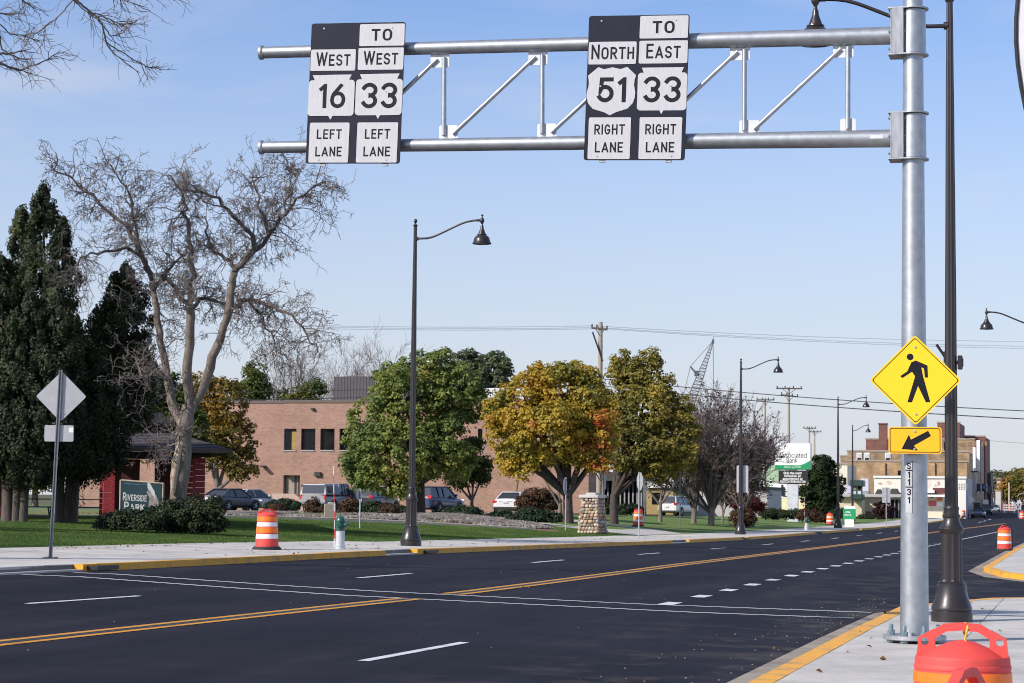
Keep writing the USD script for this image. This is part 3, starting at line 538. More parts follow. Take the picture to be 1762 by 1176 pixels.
# ------------------------------------------------------------------ crossing signs on the pole
def pole_sign(name, cx, cy, dd, shape_px, border, glyphs, sheet, label, cat, rivets):
    C = P(cx, cy, dd); k = dd / F; nz = np.array([-CAM[0] + C[0], C[1], 0]); nz = -np.array([0.16, 1, 0]) / math.hypot(.16, 1); ex = np.cross(UP, nz) * 1.0; ey = UP - ex * .006; ey /= np.linalg.norm(ey)
    t = thing(name, label, cat, C)
    f = lambda pg: shapely.affinity.scale(shapely.affinity.translate(pg, -cx, -cy), k, -k, origin=(0, 0))
    part(t, 'panel', MB().prism(f(shape_px), C, ex, ey, .004), sheet, world=True)
    part(t, 'border', MB().prism(f(border), C + nz * .0045, ex, ey, .001), ink, world=True)
    m = MB()
    for gl in glyphs: m.prism(f(gl), C + nz * .0045, ex, ey, .001)
    part(t, 'symbol', m, ink, world=True)
    rv = MB()
    for x, y in rivets:
        q = C + ex * (x - cx) * k - ey * (y - cy) * k; rv.tube([q + nz * .003, q + nz * .016], [.016, .011], 12)
    part(t, 'bolts', rv, alu, 40, world=True)
    br = MB().box(C - nz * .03, [.06, .5 if name.startswith('ped') else .2, .05], [ex, ey, nz]); part(t, 'bracket', br, steel_worn, world=True); return t
z4 = lambda pts: [(1240 + x / 2.9406, 560 + y / 2.9406) for x, y in pts]
def diamond(c, h, r): 
    d = Polygon([(c[0] - h, c[1]), (c[0], c[1] - h), (c[0] + h, c[1]), (c[0], c[1] + h)]); return d.buffer(-r).buffer(r, quad_segs=6)
cD = (1575, 654.7)
ped = [Polygon(z4([(967, 189), (988, 180), (1045, 205), (1046, 263), (1034, 263), (1030, 217), (1013, 210), (1022, 258), (1056, 386), (1038, 389), (998, 303), (966, 389), (947, 388), (986, 258), (969, 233), (921, 265), (912, 258), (947, 234)])).buffer(.6), Point(z4([(960, 160)])[0]).buffer(5.7)]
pole_sign('pedestrian_sign', cD[0], cD[1], 26.93, diamond(cD, 78, 5), diamond(cD, 74.2, 4).difference(diamond(cD, 72.4, 4)), ped, yellow_sheet, 'yellow diamond sign with a black walking figure on the galvanised pole', 'road sign', [(1575, 597.5), (1575.5, 713)])
cA = (1574.5, 758)
z5 = lambda pts: [(1380 + x / 4.5236, 680 + y / 4.5236) for x, y in pts]
arrow = Polygon(z5([(778, 420), (833, 312), (847, 350), (980, 280), (1000, 318), (868, 394), (900, 430)])).buffer(-.2).buffer(.5)
pole_sign('arrow_plaque', cA[0], cA[1], 26.93, rrect(1529.5, 735, 1619.5, 781, 5), rrect(1531.7, 737, 1617.3, 779, 4).difference(rrect(1532.9, 738.2, 1616.1, 777.8, 3.2)), [arrow], amber_sheet, 'amber plaque with a black arrow pointing down to the left', 'road sign', [(1574, 742.5), (1573.5, 773)])
# ================================================================== street lamps
def make_lamp(name, label, loc, rotz, group=None, extras=False):
    t = thing(name, label, 'street lamp', loc, rotz, group); UsdGeom.Xform(stage.GetPrimAtPath(t)).AddScaleOp().Set(Gf.Vec3f(1.04))
    part(t, 'base', MB().lathe([(.001, 0), (.29, 0), (.29, .13), (.275, .15), (.285, .165), (.285, .20), (.262, .26), (.232, .34), (.212, .43), (.208, .50), (.185, .53), (.19, .55), (.172, .565)], 40), bronze, 28)
    part(t, 'pedestal', MB().lathe([(.165, .56), (.150, .60), (.148, 1.22), (.155, 1.26)], 48, flute=.09, nf=12), bronze, 40)
    part(t, 'collar', MB().lathe([(.15, 1.24), (.172, 1.27), (.176, 1.30), (.165, 1.32), (.135, 1.36), (.112, 1.44), (.115, 1.46), (.128, 1.475), (.128, 1.495), (.105, 1.51), (.104, 1.57), (.112, 1.59), (.098, 1.62)], 40), bronze, 28)
    part(t, 'pole', MB().lathe([(.095, 1.6), (.090, 3), (.078, 5), (.058, 7.6), (.046, 8.88)], 48, flute=.10, nf=12), bronze, 40)
    part(t, 'finial', MB().lathe([(.046, 8.86), (.066, 8.885), (.066, 8.90), (.03, 8.93), (.022, 8.955), (.028, 8.965), (.044, 8.985), (.052, 9.02), (.044, 9.055), (.02, 9.075), (.001, 9.08)], 24), bronze, 40)
    z4_ = lambda x, y: (.0 + (x - 275) / 525 * 1.035, 0, 9.04 - (y - 118) / 525)
    part(t, 'arm', MB().tube([z4_(*p) for p in ((290, 390), (340, 390), (430, 388), (500, 378), (570, 356), (640, 325), (750, 275), (880, 215), (950, 185), (1020, 162), (1100, 147), (1170, 141), (1225, 141))], [.030] * 4 + [.028] * 9, 12).tube([z4_(285, 390), z4_(318, 390)], [.06, .055], 14).tube([z4_(1175, 141), z4_(1222, 141)], [.036, .036], 12), bronze, 40)
    hx, _, hz = z4_(1253, 141); zz = lambda y: hz - (y - 141) / 525
    part(t, 'hanger', MB().lathe([(.001, zz(52)), (.02, zz(54)), (.034, zz(66)), (.030, zz(80)), (.014, zz(92)), (.016, zz(100)), (.048, zz(118)), (.066, zz(145)), (.056, zz(168)), (.03, zz(188)), (.022, zz(200))], 24, (hx, 0, 0)), bronze, 40)
    part(t, 'lamp_shade', MB().lathe([(.022, zz(196)), (.030, zz(215)), (.045, zz(232)), (.050, zz(262)), (.066, zz(285)), (.085, zz(312)), (.10, zz(335)), (.128, zz(342)), (.132, zz(352)), (.122, zz(358)), (.165, zz(372)), (.205, zz(395)), (.225, zz(425)), (.236, zz(455)), (.262, zz(474)), (.268, zz(482)), (.255, zz(488)), (.20, zz(470)), (.001, zz(440))], 40, (hx, 0, 0)), bronze, 30)
    if extras:
        part(t, 'receptacle', MB().box((-.13, 0, 3.66), (.07, .10, .20), b=.012).box((-.09, 0, 3.66), (.05, .05, .05)).box((-.165, 0, 3.66), (.02, .07, .12), b=.005), bronze)
        part(t, 'banner_stub', MB().tube([(.07, 0, 3.72), (.12, 0, 3.80), (.20, 0, 3.92)], [.02, .02, .02], 8).box((.08, 0, 3.74), (.04, .06, .16)), bronze)
    return t
AL = -math.degrees(TH)
pR = ground_at(1637, 32.2, .13)
L0 = make_lamp('street_lamp', 'bronze fluted street lamp close behind the galvanised sign pole', pR, AL + 180, None, True)
pL1 = G(707, 940, .13)
L1 = make_lamp('street_lamp', 'bronze street lamp on the park pavement just right of the hydrant', pL1, AL)
copy_of(L1, 'bronze street lamp in front of the bare reddish trees', G(1274, 920, .13), AL, scale=1.04)
copy_of(L1, 'bronze street lamp between the round green tree and the small green sign', G(1442, 909, .13), AL, scale=1.04)
p5 = ground_at(1467, 215); copy_of(L1, 'distant bronze street lamp before the tan brick building, by the dark bay window', p5, AL - 35, scale=1.04)
copy_of(L1, 'bronze street lamp of the right hand pavement, its arm reaching into frame', XY(88.4, -2.05).tolist() + [float(g(*XY(88.4, -2.05))) + .13], AL + 180, scale=1.04)

# ================================================================== traffic drums
def drum_mesh(t, tall=False):
    part(t, 'base_ring', MB().lathe([(.001, .0), (.37, 0), (.37, .03), (.345, .05), (.33, .075), (.29, .075)], 40), rubber, 30)
    def band(z0, z1, r0, r1): return [(r0, z0), (r0 + .006, z0 + .008), (r1 + .006, z1 - .008), (r1, z1)]
    part(t, 'body', MB().lathe([(.29, .06), (.292, .09), (.286, .262), (.276, .266), (.270, .395), (.275, .40), (.268, .565), (.258, .57), (.252, .69), (.256, .695), (.250, .83), (.245, .845)], 44), drum_coral, 25)
    part(t, 'white_band', MB().lathe([(.277, .275), (.281, .28), (.274, .385), (.271, .39)], 44), drum_white, 30)
    part(t, 'orange_band', MB().lathe([(.2745, .415), (.280, .42), (.2735, .553), (.269, .558)], 44), drum_stripe, 30)
    part(t, 'white_band', MB().lathe([(.258, .578), (.263, .583), (.256, .68), (.253, .684)], 44), drum_white, 30)
    part(t, 'orange_band', MB().lathe([(.2555, .705), (.261, .71), (.2585, .762) if tall else (.2545, .825), (.254, .765) if tall else (.250, .828)], 44), drum_stripe, 30)
    part(t, 'lid', MB().lathe([(.250, .772), (.256, .78), (.256, .795), (.252, .803), (.240, .815), (.20, .85), (.14, .888), (.07, .918), (.001, .93)] if tall else [(.246, .835), (.252, .845), (.252, .865), (.247, .872), (.236, .885), (.20, .905), (.14, .928), (.07, .945), (.001, .95)], 44), drum_coral, 28)
    zf = .82 if tall else .865
    hp = unary_union([LineString([(-.215, .87), (-.20, .925), (-.09, .992), (0, 1.0), (.09, .992), (.20, .925), (.215, .87)]).buffer(.021), Polygon([(-.235, zf), (-.222, .935), (-.15, .975), (-.15, zf)]).buffer(.008), Polygon([(.235, zf), (.222, .935), (.15, .975), (.15, zf)]).buffer(.008)])
    hp = hp.difference(Point(-.196, .918).buffer(.020)).difference(Point(.196, .918).buffer(.020)).difference(Polygon([(-.12, .90), (-.115, .945), (-.07, .968), (.07, .968), (.115, .945), (.12, .90)]).buffer(.006))
    part(t, 'handle', MB().prism(hp, (0, .024, 0), (1, 0, 0), (0, 0, 1), .048), drum_coral, False)
def put_drum(label, loc, rot=0, src=None, sc=None, tall=False):
    global D0
    if src is None:
        D0 = thing('traffic_drum', label, 'traffic drum', loc, rot); drum_mesh(D0, tall); return D0
    return copy_of(D0, label, loc, rot, scale=sc)
def at_px(px, d, dz=0): p = P(px, 870, d); p[2] = g(p[0], p[1]) + dz; return p
fg = at_px(1655, 12.3, .115)
DF = put_drum('orange traffic drum in the right foreground with a coral lid and handle', fg, -14, tall=True); UsdGeom.Xform(stage.GetPrimAtPath(DF)).AddScaleOp().Set(Gf.Vec3f(1.05))
twine = MB(); c_ = fg + np.array([0.012, -.0, .999])
part_t = thing('twine', 'yellow twine knotted round the handle of the nearest drum', 'twine', fg + np.array([.02, 0, 1.03]))
part(part_t, 'loop', MB().tube([(0.0 + .004 * math.sin(3 * a), .034 * math.cos(a), .002 + .036 * math.sin(a)) for a in np.linspace(0, 6.3, 14)], [.007] * 14, 6), pm('yellow_twine', (.62, .45, .06), rough=.8, scale=40))
part(part_t, 'tail', MB().tube([(-.004, -.03, -.02), (-.012, -.028, -.05), (.002, -.03, -.075), (-.006, -.028, -.10)], [.006] * 4, 6), UsdShade.Material.Get(stage, '/World/Looks/yellow_twine'))
copy_of(DF, 'coral handle of a second drum just in front of the foreground drum', at_px(1660, 9.45, .13), 62)
DN = put_drum('orange and white traffic drum on the park pavement left of the hydrant', G(459, 946, .13), 20)
copy_of(DN, 'orange and white traffic drum standing in the right hand gutter', at_px(1728, 88), 35)
copy_of(DN, 'orange drum half hidden behind the thin stop sign post by the stone pillar', G(1098, 906, .13), 10)
copy_of(DN, 'leaning orange drum beside the street lamp near the small green sign', ground_at(1428, 176), 50)
for px, d, l in ((1614, 300, 'far orange drum by the white van, left one of a pair'), (1626, 298, 'far orange drum in front of the orange food kiosk'), (1658, 292, 'far orange drum at the kerb right of the kiosk'), (1758, 262, 'far orange drum on the corner below the double arrow sign')):
    copy_of(DN, l, ground_at(px, d), 0)
dr = thing('sign_stand', 'thin dark sign stand close behind the drum in the right hand gutter', 'sign stand', at_px(1741, 88.5))
part(dr, 'post', MB().box((0, 0, .42), (.04, .03, .84)), black_m); part(dr, 'foot', MB().box((0, 0, .02), (.5, .05, .03)).box((0, 0, .02), (.05, .5, .03)), black_m)

# ================================================================== hydrants
green_m = pm('green_enamel', (.012, .075, .055), rough=.35, var=.15, coat=.3); silver_m = pm('silver_paint', (.55, .56, .57), rough=.4, metal=.4, var=.12, scale=12)
def hydrant(label, loc, rot):
    t = thing('fire_hydrant', label, 'fire hydrant', loc, rot)
    part(t, 'barrel', MB().lathe([(.001, 0), (.135, 0), (.135, .04), (.125, .045), (.125, .07), (.135, .075), (.135, .11), (.118, .115), (.118, .47), (.122, .48)], 32), silver_m, 30)
    part(t, 'upper_barrel', MB().lathe([(.135, .475), (.14, .48), (.14, .515), (.115, .52), (.11, .60), (.118, .70), (.13, .705), (.13, .735), (.115, .74)], 32), green_m, 30)
    part(t, 'bonnet', MB().lathe([(.12, .735), (.11, .78), (.085, .82), (.05, .84), (.03, .845), (.028, .885), (.001, .89)], 28), green_m, 30)
    for k in range(3):
        a = k * math.pi / 2 - math.pi / 2; d = np.array([math.cos(a), math.sin(a), 0]); c = np.array([0, 0, .63])
        part(t, 'nozzle_cap', MB().tube([c + d * .09, c + d * .17, c + d * .171, c + d * .205], [.06, .06, .078, .072], 16).tube([c + d * .2, c + d * .235], [.022, .02], 5), green_m, 30)
    return t
rod_m = pm('red_white_rod', (.62, .05, .05), rough=.5); rod_w = pm('rod_white', (.75, .73, .72), rough=.5)
hy = G(585, 945, .13)
hyd = hydrant('silver and green fire hydrant on the park pavement near the first lamp', hy, AL)
hyd2p = G(1388, 913, .13); copy_of(hyd, 'distant silver and green hydrant near the bank sign lawn', hyd2p, AL, scale=1.0)
def marker(label, loc, lean):
    t = thing('marker_rod', label, 'marker rod', loc)
    for k in range(9):
        a, b = k / 9, (k + 1) / 9; L_ = 2.1; q = lambda u: (lean * u * u, 0, .04 + L_ * u)
        part(t, 'rod_band', MB().tube([q(a), q((a + b) / 2), q(b)], [.011] * 3, 6), rod_m if k % 2 else rod_w)
marker('thin red and white marker rod rising behind the near hydrant', hy + np.array([-.16, .12, 0]), -.06)
marker('thin red and white marker rod behind the distant hydrant', hyd2p + np.array([-.12, .12, 0]), .02)

# ================================================================== small sign posts seen from behind or edge-on
post_m = pm('grey_channel_post', (.20, .205, .22), rough=.5, metal=.6, var=.15, scale=10)
def uchan(t, h, w=.06, lean=(0, 0)):
    mb = MB()
    a = np.array([0, 0, -.1]); b = np.array([lean[0], lean[1], h])
    for x, sz in ((0, (.034, .006)), (-.019, (.005, .032)), (.019, (.005, .032)), (-.029, (.018, .005)), (.029, (.018, .005))):
        y = 0 if x == 0 else (-.014 if abs(x) < .02 else -.03)
        o = np.array([x, y, 0]); hx_, hy_ = sz[0] / 2, sz[1] / 2
        v = [p + o + np.array([sx * hx_, sy * hy_, 0]) for p in (a, b) for sx, sy in ((-1, -1), (1, -1), (1, 1), (-1, 1))]
        mb.add(v, [[0, 1, 2, 3], [7, 6, 5, 4], [0, 4, 5, 1], [1, 5, 6, 2], [2, 6, 7, 3], [3, 7, 4, 0]])
    part(t, 'post', mb, post_m)
    hl = MB(); n = int(h / .05)
    for k in range(2, n): hl.box((lean[0] * k / n, lean[1] * k / n - .0035, k * .05), (.010, .003, .010))
    part(t, 'punched_holes', hl, black_m, kind='stuff')
sp = G(87, 961, .13); ds_ = sp[1]; k_ = ds_ / F
t = thing('warning_sign', 'back of a diamond warning sign with a small plaque on a grey post', 'road sign', sp, 0)
hgt = (961 - 638) * k_; uchan(t, hgt, lean=(9.5 * k_, 0))
cz = (961 - 683.5) * k_; cx_ = (97.8 - 87) * k_
part(t, 'diamond_panel', MB().prism(diamond((0, 0), 43.5 * k_, .04), (cx_, .02, cz), (1, 0, 0), (0.0, 0, 1), .004), alu)
part(t, 'plaque', MB().prism(rrect(-25 * k_, -14 * k_, 25 * k_, 14 * k_, .03), (95.5 * k_ - 87 * k_, .02, (961 - 747) * k_), (1, 0, 0), (0, 0, 1), .004), alu)
part(t, 'sticker', MB().prism(rrect(-.045, -.05, .045, .05, .01), (95.5 * k_ - 87 * k_ + .25, .0155, (961 - 741) * k_), (1, 0, 0), (0, 0, 1), .0012), white_paint)
part(t, 'bolts', MB().tube([(cx_, -.045, cz + .3), (cx_, .02, cz + .3)], [.01] * 2, 8).tube([(cx_, -.045, cz - .3), (cx_, .02, cz - .3)], [.01] * 2, 8), bolt_m)
rubble = MB(); rr = random.Random(4)
for k in range(26):
    a = rr.random() * 6.3; r_ = .05 + .14 * rr.random(); m = trimesh.creation.icosphere(1, .012 + .016 * rr.random()); m.apply_translation((math.cos(a) * r_, math.sin(a) * r_, .01)); rubble.tm(m)
stone_a = pm('crushed_stone', (.36, .28, .22), rough=.9, var=.35, scale=30)
part(t, 'gravel_collar', rubble, stone_a, kind='stuff')
def edge_post(label, px, pbase, ptop, ang, panel=None, d=None, panel_m=None, cat='road sign', name='stop_sign'):
    b = G(px, pbase, .13) if d is None else ground_at(px, d); k = b[1] / F; h = (pbase - ptop) * k if d is None else (EYE - b[2]) + (863 - ptop) * k
    t = thing(name, label, cat, b, ang); part(t, 'post', MB().box((0, 0, h / 2), (.06, .045, h + .1), b=.008), alu if panel_m is None else post_m)
    if panel == 'oct':
        r_ = .42; o = Polygon([(r_ * math.cos(math.pi / 8 + a * math.pi / 4), r_ * math.sin(math.pi / 8 + a * math.pi / 4)) for a in range(8)])
        part(t, 'panel', MB().prism(o, (0, .04, h - .36), (1, 0, 0), (0, 0, 1), .006), alu); part(t, 'face', MB().prism(o.buffer(-.01), (0, .046, h - .36), (1, 0, 0), (0, 0, 1), .003), pm('stop_red_' + str(px), (.5, .02, .03), rough=.4))
    elif panel: part(t, 'panel', MB().prism(rrect(-panel[0] / 2, -panel[1] / 2, panel[0] / 2, panel[1] / 2, .04), (0, .04, h - panel[1] / 2), (1, 0, 0), (0, 0, 1), .005), alu)
    return t
edge_post('octagonal sign seen almost edge-on in front of the orange maple', 973, 913, 824, 76, 'oct')
edge_post('octagonal stop sign seen nearly edge-on right of the stone pillar', 1099, 926, 815, -74, 'oct')
edge_post('slim white edge-on sign post on the lawn behind the hydrant', 619, 911, 844, 70, (.45, .35), name='small_sign')
edge_post('plain grey post on the far lawn below the bare trees', 1170, 908, 812, 0, None, panel_m=1, name='post', cat='post')
edge_post('grey post behind the stop sign at the driveway', 1109, 897, 832, 0, None, panel_m=1, name='post', cat='post')
edge_post('back of a rectangular sign beside the burgundy shrub', 1525, 907, 840, -10, (.62, 1.15), name='small_sign')
edge_post('white sign back on the lamp post in front of the bare trees', 1277, 920, 802, -14, (.62, 1.45), name='small_sign', panel_m=1)
edge_post('tall thin sign pole with red marking at the foot of the utility pole', 1039, 903, 815, 30, (.3, .9), name='small_sign')

# ================================================================== cobble pillar
pb = ground_at(1020, 101, .10); t = thing('stone_pillar', 'tapered field stone pillar with flat concrete caps beside the driveway', 'pillar', pb, AL - 12)
mort = pm('pillar_mortar', (.17, .135, .11), rough=.95)
core = MB(); H_ = 1.70; wb, wt = .50, .36
def fr(z): return wb + (wt - wb) * min(z / H_, 1)
core.add([(sx * w_, sy * w_, z) for z, w_ in ((0, wb - .03), (H_, wt - .03)) for sx, sy in ((-1, -1), (1, -1), (1, 1), (-1, 1))], [[0, 1, 5, 4], [1, 2, 6, 5], [2, 3, 7, 6], [3, 0, 4, 7], [4, 5, 6, 7]]); part(t, 'core', core, mort)
stones = [pm('field_stone_%s' % n, c, rough=.8, var=.25, scale=8, bump=.2) for n, c in zip(('tan', 'pink', 'grey', 'brown', 'cream'), ((.40, .30, .20), (.36, .22, .17), (.30, .27, .25), (.22, .15, .10), (.46, .39, .29)))]
ico = trimesh.creation.icosphere(1, 1.0); rs_ = random.Random(7)
for face in range(4):
    z = .06; row = 0
    while z < H_ - .04:
        hgt_ = rs_.uniform(.12, .17); w_ = fr(z); x = -w_ + (.0 if row % 2 else -.03)
        while x < w_ - .03:
            sw_ = rs_.uniform(.14, .25); v = np.asarray(ico.vertices).copy(); v = np.sign(v) * np.abs(v) ** .8; v += np.random.RandomState(rs_.randint(0, 9999)).uniform(-.09, .09, v.shape)
            v *= [sw_ / 2 * 1.02, .085, hgt_ / 2 * 1.04]; c = np.array([min(x + sw_ / 2, w_ - .02), -(w_ - .02), z + hgt_ / 2 + rs_.uniform(-.015, .015)]); q = v + c
            a = face * math.pi / 2; R_ = np.array([[math.cos(a), -math.sin(a), 0], [math.sin(a), math.cos(a), 0], [0, 0, 1]])
            part(t, 'stone', MB().add(q @ R_.T, ico.faces), rs_.choice(stones), True); x += sw_
        z += hgt_; row += 1
part(t, 'cap_slab', MB().box((0, 0, H_ + .06), (.98, .98, .14), b=.015), concrete_b); part(t, 'top_block', MB().box((0, 0, H_ + .18), (.5, .5, .10), b=.01), concrete_b)
bk = ground_at(568, 96, .12); t = thing('stone_block', 'square weathered stone block at the edge of the gravel bed behind the hydrant', 'stone block', bk, 8)
part(t, 'block', MB().box((0, 0, .34), (.50, .42, .70), b=.02), worn('weathered_block', (.27, .235, .19), (.17, .15, .125), scale=3, bump=.4)); part(t, 'cap_stone', MB().box((0.02, 0, .72), (.24, .2, .06), b=.02), concrete)

# ================================================================== utility poles, wires, crane
def util_pole(label, px, ptop, d, arms, r=.16, transformer=None):
    b = ground_at(px, d); k = d / F; h = EYE + (863.5 - ptop) * k - b[2]
    t = thing('utility_pole', label, 'utility pole', b, 0)
    part(t, 'pole', MB().tube([(0, 0, -.2), (0, 0, h * .5), (0, 0, h)], [r, r * .85, r * .65], 12), wood_pole, 40)
    for x0, x1, py, tilt in arms:
        z = h - (py - ptop) * k; xa, xb = (x0 - px) * k, (x1 - px) * k
        am = part(t, 'crossarm', MB().box(((xa + xb) / 2, -.12, z), (abs(xb - xa), .10, .13), ax=[(math.cos(tilt), 0, math.sin(tilt)), (0, 1, 0), (-math.sin(tilt), 0, math.cos(tilt))]), pm('crossarm_wood_%d_%d' % (px, py), (.10, .085, .075), rough=.9))
        for f_ in (.04, .34, .66, .96):
            x = xa + (xb - xa) * f_; part(am, 'insulator', MB().lathe([(.03, 0), (.07, .05), (.04, .09), (.07, .14), (.05, .2), (.001, .22)], 8, (x, -.12, z + .05 + (x - (xa + xb) / 2) * math.tan(tilt))), black_m)
        part(t, 'brace', MB().tube([(xa * .55 + xb * .0, -.14, z), (0, -.12, z - .55)], [.025] * 2, 5).tube([(xb * .55, -.14, z), (0, -.12, z - .55)], [.025] * 2, 5), black_m)
    return b, h, t
ub, uh_, ut = util_pole('tall wooden utility pole rising between the two autumn maples', 1031, 557, 148, [(1015, 1043, 569, -.10)], .22)
part(ut, 'long_brace', MB().tube([(-.55, -.18, uh_ - .7), (.16, -.18, uh_ - 2.7)], [.06] * 2, 6), black_m)
u2 = util_pole('utility pole with a wide crossarm rising behind the bank sign', 1357, 666, 218, [(1335, 1380, 668.5, 0), (1343, 1373, 681, -.12)], .17)
u3 = util_pole('slim utility pole standing in the bare reddish trees', 1316, 685, 240, [(1301, 1332, 688.5, 0)], .15)
u4 = util_pole('far utility pole left of the round green tree, the taller of a pair', 1392.5, 734, 300, [(1382, 1404, 736.5, 0)], .15)
u5 = util_pole('far utility pole left of the round green tree, the shorter of a pair', 1401.5, 741, 330, [(1392, 1413, 742.5, 0)], .15)
wire_m = pm('black_wire', (.02, .02, .022), rough=.6)
def wire(label, pts, r, n=18):
    (xa, ya, da), (xb, yb, db) = pts; A, B = P(xa, ya, da), P(xb, yb, db); u = np.linspace(0, 1, n)[:, None]
    q = A + (B - A) * u; q[:, 2] -= (4 * u * (1 - u))[:, 0] * .006 * np.linalg.norm(B - A)
    single('overhead_wire', MB().tube(q, [r] * n, 5), wire_m, label, 'wire')
wire('upper black cable running right from the maples past the diamond sign', [(1034, 652, 147.8), (1840, 711, 118)], .027)
wire('lower black cable running right from the maples past the diamond sign', [(1034, 664, 147.8), (1840, 725, 118)], .030)
wire('upper black cable crossing in front of the brick building roof', [(330, 676, 150), (1030, 654, 147.8)], .018)
wire('lower black cable crossing in front of the brick building roof', [(330, 690, 150), (1030, 666, 147.8)], .022)
for i, (ya, yb, yc_) in enumerate(((559, 566, 588), (561, 569, 597), (564, 571, 601))):
    wire(('topmost', 'middle', 'lowest')[i] + ' of the faint thin wires left of the tall utility pole', [(420, ya - 2, 160), (1018 + 9 * i, yb - 5, 148)], .010)
    wire(('topmost', 'middle', 'lowest')[i] + ' of the faint thin wires right of the tall utility pole', [(1022 + 9 * i, yb - 5, 148), (1850, yc_, 175)], .010)
wire('thin wire low over the far street right of the theatre', [(1700, 813, 320), (1850, 818, 320)], .03)
wire('thin wire high over the far street right of the theatre', [(1660, 755, 330), (1850, 768, 330)], .02)
cr = P(1182, 700, 420); t = thing('crane', 'distant lattice boom crane rising behind the olive maple', 'crane', (cr[0], cr[1], 0))
cm = pm('crane_steel', (.10, .10, .115), rough=.6)
def q_(px, py): return P(px, py, 420) - np.array([cr[0], cr[1], 0])
lm = MB(); A, B = q_(1181, 712), q_(1226, 590); n = 22
for sx, sy in ((-.9, -.9), (.9, -.9), (.9, .9), (-.9, .9)):
    o = np.array([sx, sy, 0]); lm.tube([A + o, A + (B - A) * .55 + o * .75, B + o * .15], [.07, .06, .045], 4)
part(t, 'boom_chords', lm, cm)
lm = MB()
for k in range(n):
    f0, f1 = k / n, (k + 1) / n; w0, w1 = .9 - .62 * f0, .9 - .62 * f1; p0, p1 = A + (B - A) * f0, A + (B - A) * f1
    for sy in (-1, 1): lm.tube([p0 + np.array([-w0, sy * w0, 0]), p1 + np.array([w1, sy * w1, 0])], [.045] * 2, 3); lm.tube([p1 + np.array([w1, sy * w1, 0]), p1 + np.array([-w1, sy * w1, 0])], [.045] * 2, 3)
part(t, 'boom_lacing', lm, cm, kind='stuff')
part(t, 'mast', MB().tube([q_(1198, 643), q_(1188, 631)], [.22, .14], 5).box(q_(1199, 643), (.9, .9, 1.0)), cm)
part(t, 'boom_tip', MB().box(q_(1227, 588), (.4, .4, .8)).tube([q_(1227.5, 587), q_(1228.5, 579)], [.06] * 2, 4), cm)
part(t, 'cables', MB().tube([q_(1227, 588), q_(1228, 690)], [.05] * 2, 4).tube([q_(1226, 588), q_(1188, 631)], [.045] * 2, 4).tube([q_(1188, 631), q_(1176, 680)], [.045] * 2, 4), wire_m)
part(t, 'hook', MB().box(q_(1227.5, 681), (.5, .5, 1.0)), cm)
part(t, 'carrier', MB().box(A + np.array([0, 0, -6.]), (3, 5, 6), b=.2).tube([A + np.array([0, 0, -4]), A], [.8, .5], 8), cm)

# feather banner at the right edge
fb0 = np.array([*XY(20.6, -.12), .12]); fd = fb0[1]; t = thing('feather_banner', 'white teardrop banner with a black hem at the right edge', 'banner', fb0)
edge = [(1797, 330), (1779, 250), (1764, 185), (1757, 150), (1751, 110), (1748, 70), (1748.5, 30), (1752, -10), (1761, -40), (1776, -58), (1796, -64), (1818, -54), (1832, -28), (1838, 10), (1838, 60), (1832, 120), (1820, 200), (1807, 275), (1797, 330)]
ev = np.array([P(*p, fd) for p in edge]) - fb0; c_ = P(1795, 90, fd) - fb0; n = len(ev) - 1; i = np.arange(n); bul = np.array([0, -.05, 0])
v2 = np.r_[ev[:n], [c_ + bul]]; part(t, 'cloth', MB().add(np.r_[v2, v2 + [0, .004, 0]], np.r_[np.stack([i, (i + 1) % n, 0 * i + n], 1), np.stack([(i + 1) % n, i, 0 * i + n], 1) + n + 1]), pm('banner_cloth', (.62, .60, .62), rough=.8, var=.12, scale=2))
part(t, 'hem', MB().tube(ev, [.019] * len(ev), 10), black_m)
part(t, 'pole', MB().tube([ev[0] * [1, 1, 0], ev[0]], [.018, .014], 10), black_m); part(t, 'foot_plate', MB().box(ev[0] * [1, 1, 0] + [0, 0, .02], (.35, .35, .03), b=.01), black_m)
# ================================================================== buildings
def pl(px, py, s):
    v = ray(px, py); k = s / (v @ DS); return CAM + v * k
def tz(px, py, s):
    p = pl(px, py, s); return float(p @ DT), float(p[2])
def rect(px0, py0, px1, py1, s):
    """a rectangle of the photograph on the plane across the street at s, as (t, z) bounds"""
    a, b = tz(px0, (py0 + py1) / 2, s)[0], tz(px1, (py0 + py1) / 2, s)[0]; m = (px0 + px1) / 2
    return a, tz(m, py1, s)[1], b, tz(m, py0, s)[1]
AX = [DT, DS, UP]
def sbxx(mb, s0, s1, t0, t1, z0, z1, b=0.):
    c = DS * (s0 + s1) / 2 + DT * (t0 + t1) / 2 + UP * (z0 + z1) / 2; return mb.box(c, [abs(t1 - t0), abs(s1 - s0), abs(z1 - z0)], AX, b)
def wall_holes(poly, s, th):  # facade at s, thickness going back
    return MB().prism(poly, DS * (s + th), DT, UP, th)
dark_glass = usdkit.material(stage, '/World/Looks/window_glass', {'p': ('principled_bsdf', {'base_color': (.008, .008, .010), 'roughness': .08, 'specular_ior_level': .22}), 'g': ('geometry', {}), 'n': ('noise_texture', {'scale': 1.2}), 'b': ('bump', {'strength': .05, 'distance': .05})},
    [('g.position', 'n.vector'), ('n.fac', 'b.height'), ('b.normal', 'p.normal')], surface='p.BSDF')
brick_pink = brickmat('pinkish_brick', (.33, .19, .142), (.255, .14, .105), (.30, .235, .20), bw=.30, rh=.135, var=.09)
brick_tan = brickmat('tan_brick', (.33, .23, .14), (.235, .155, .09), (.28, .22, .165), bw=.5, rh=.22, var=.38)
brick_tan2 = brickmat('orange_tan_brick', (.38, .25, .135), (.30, .19, .10), (.30, .24, .18), bw=.5, rh=.22, var=.30)
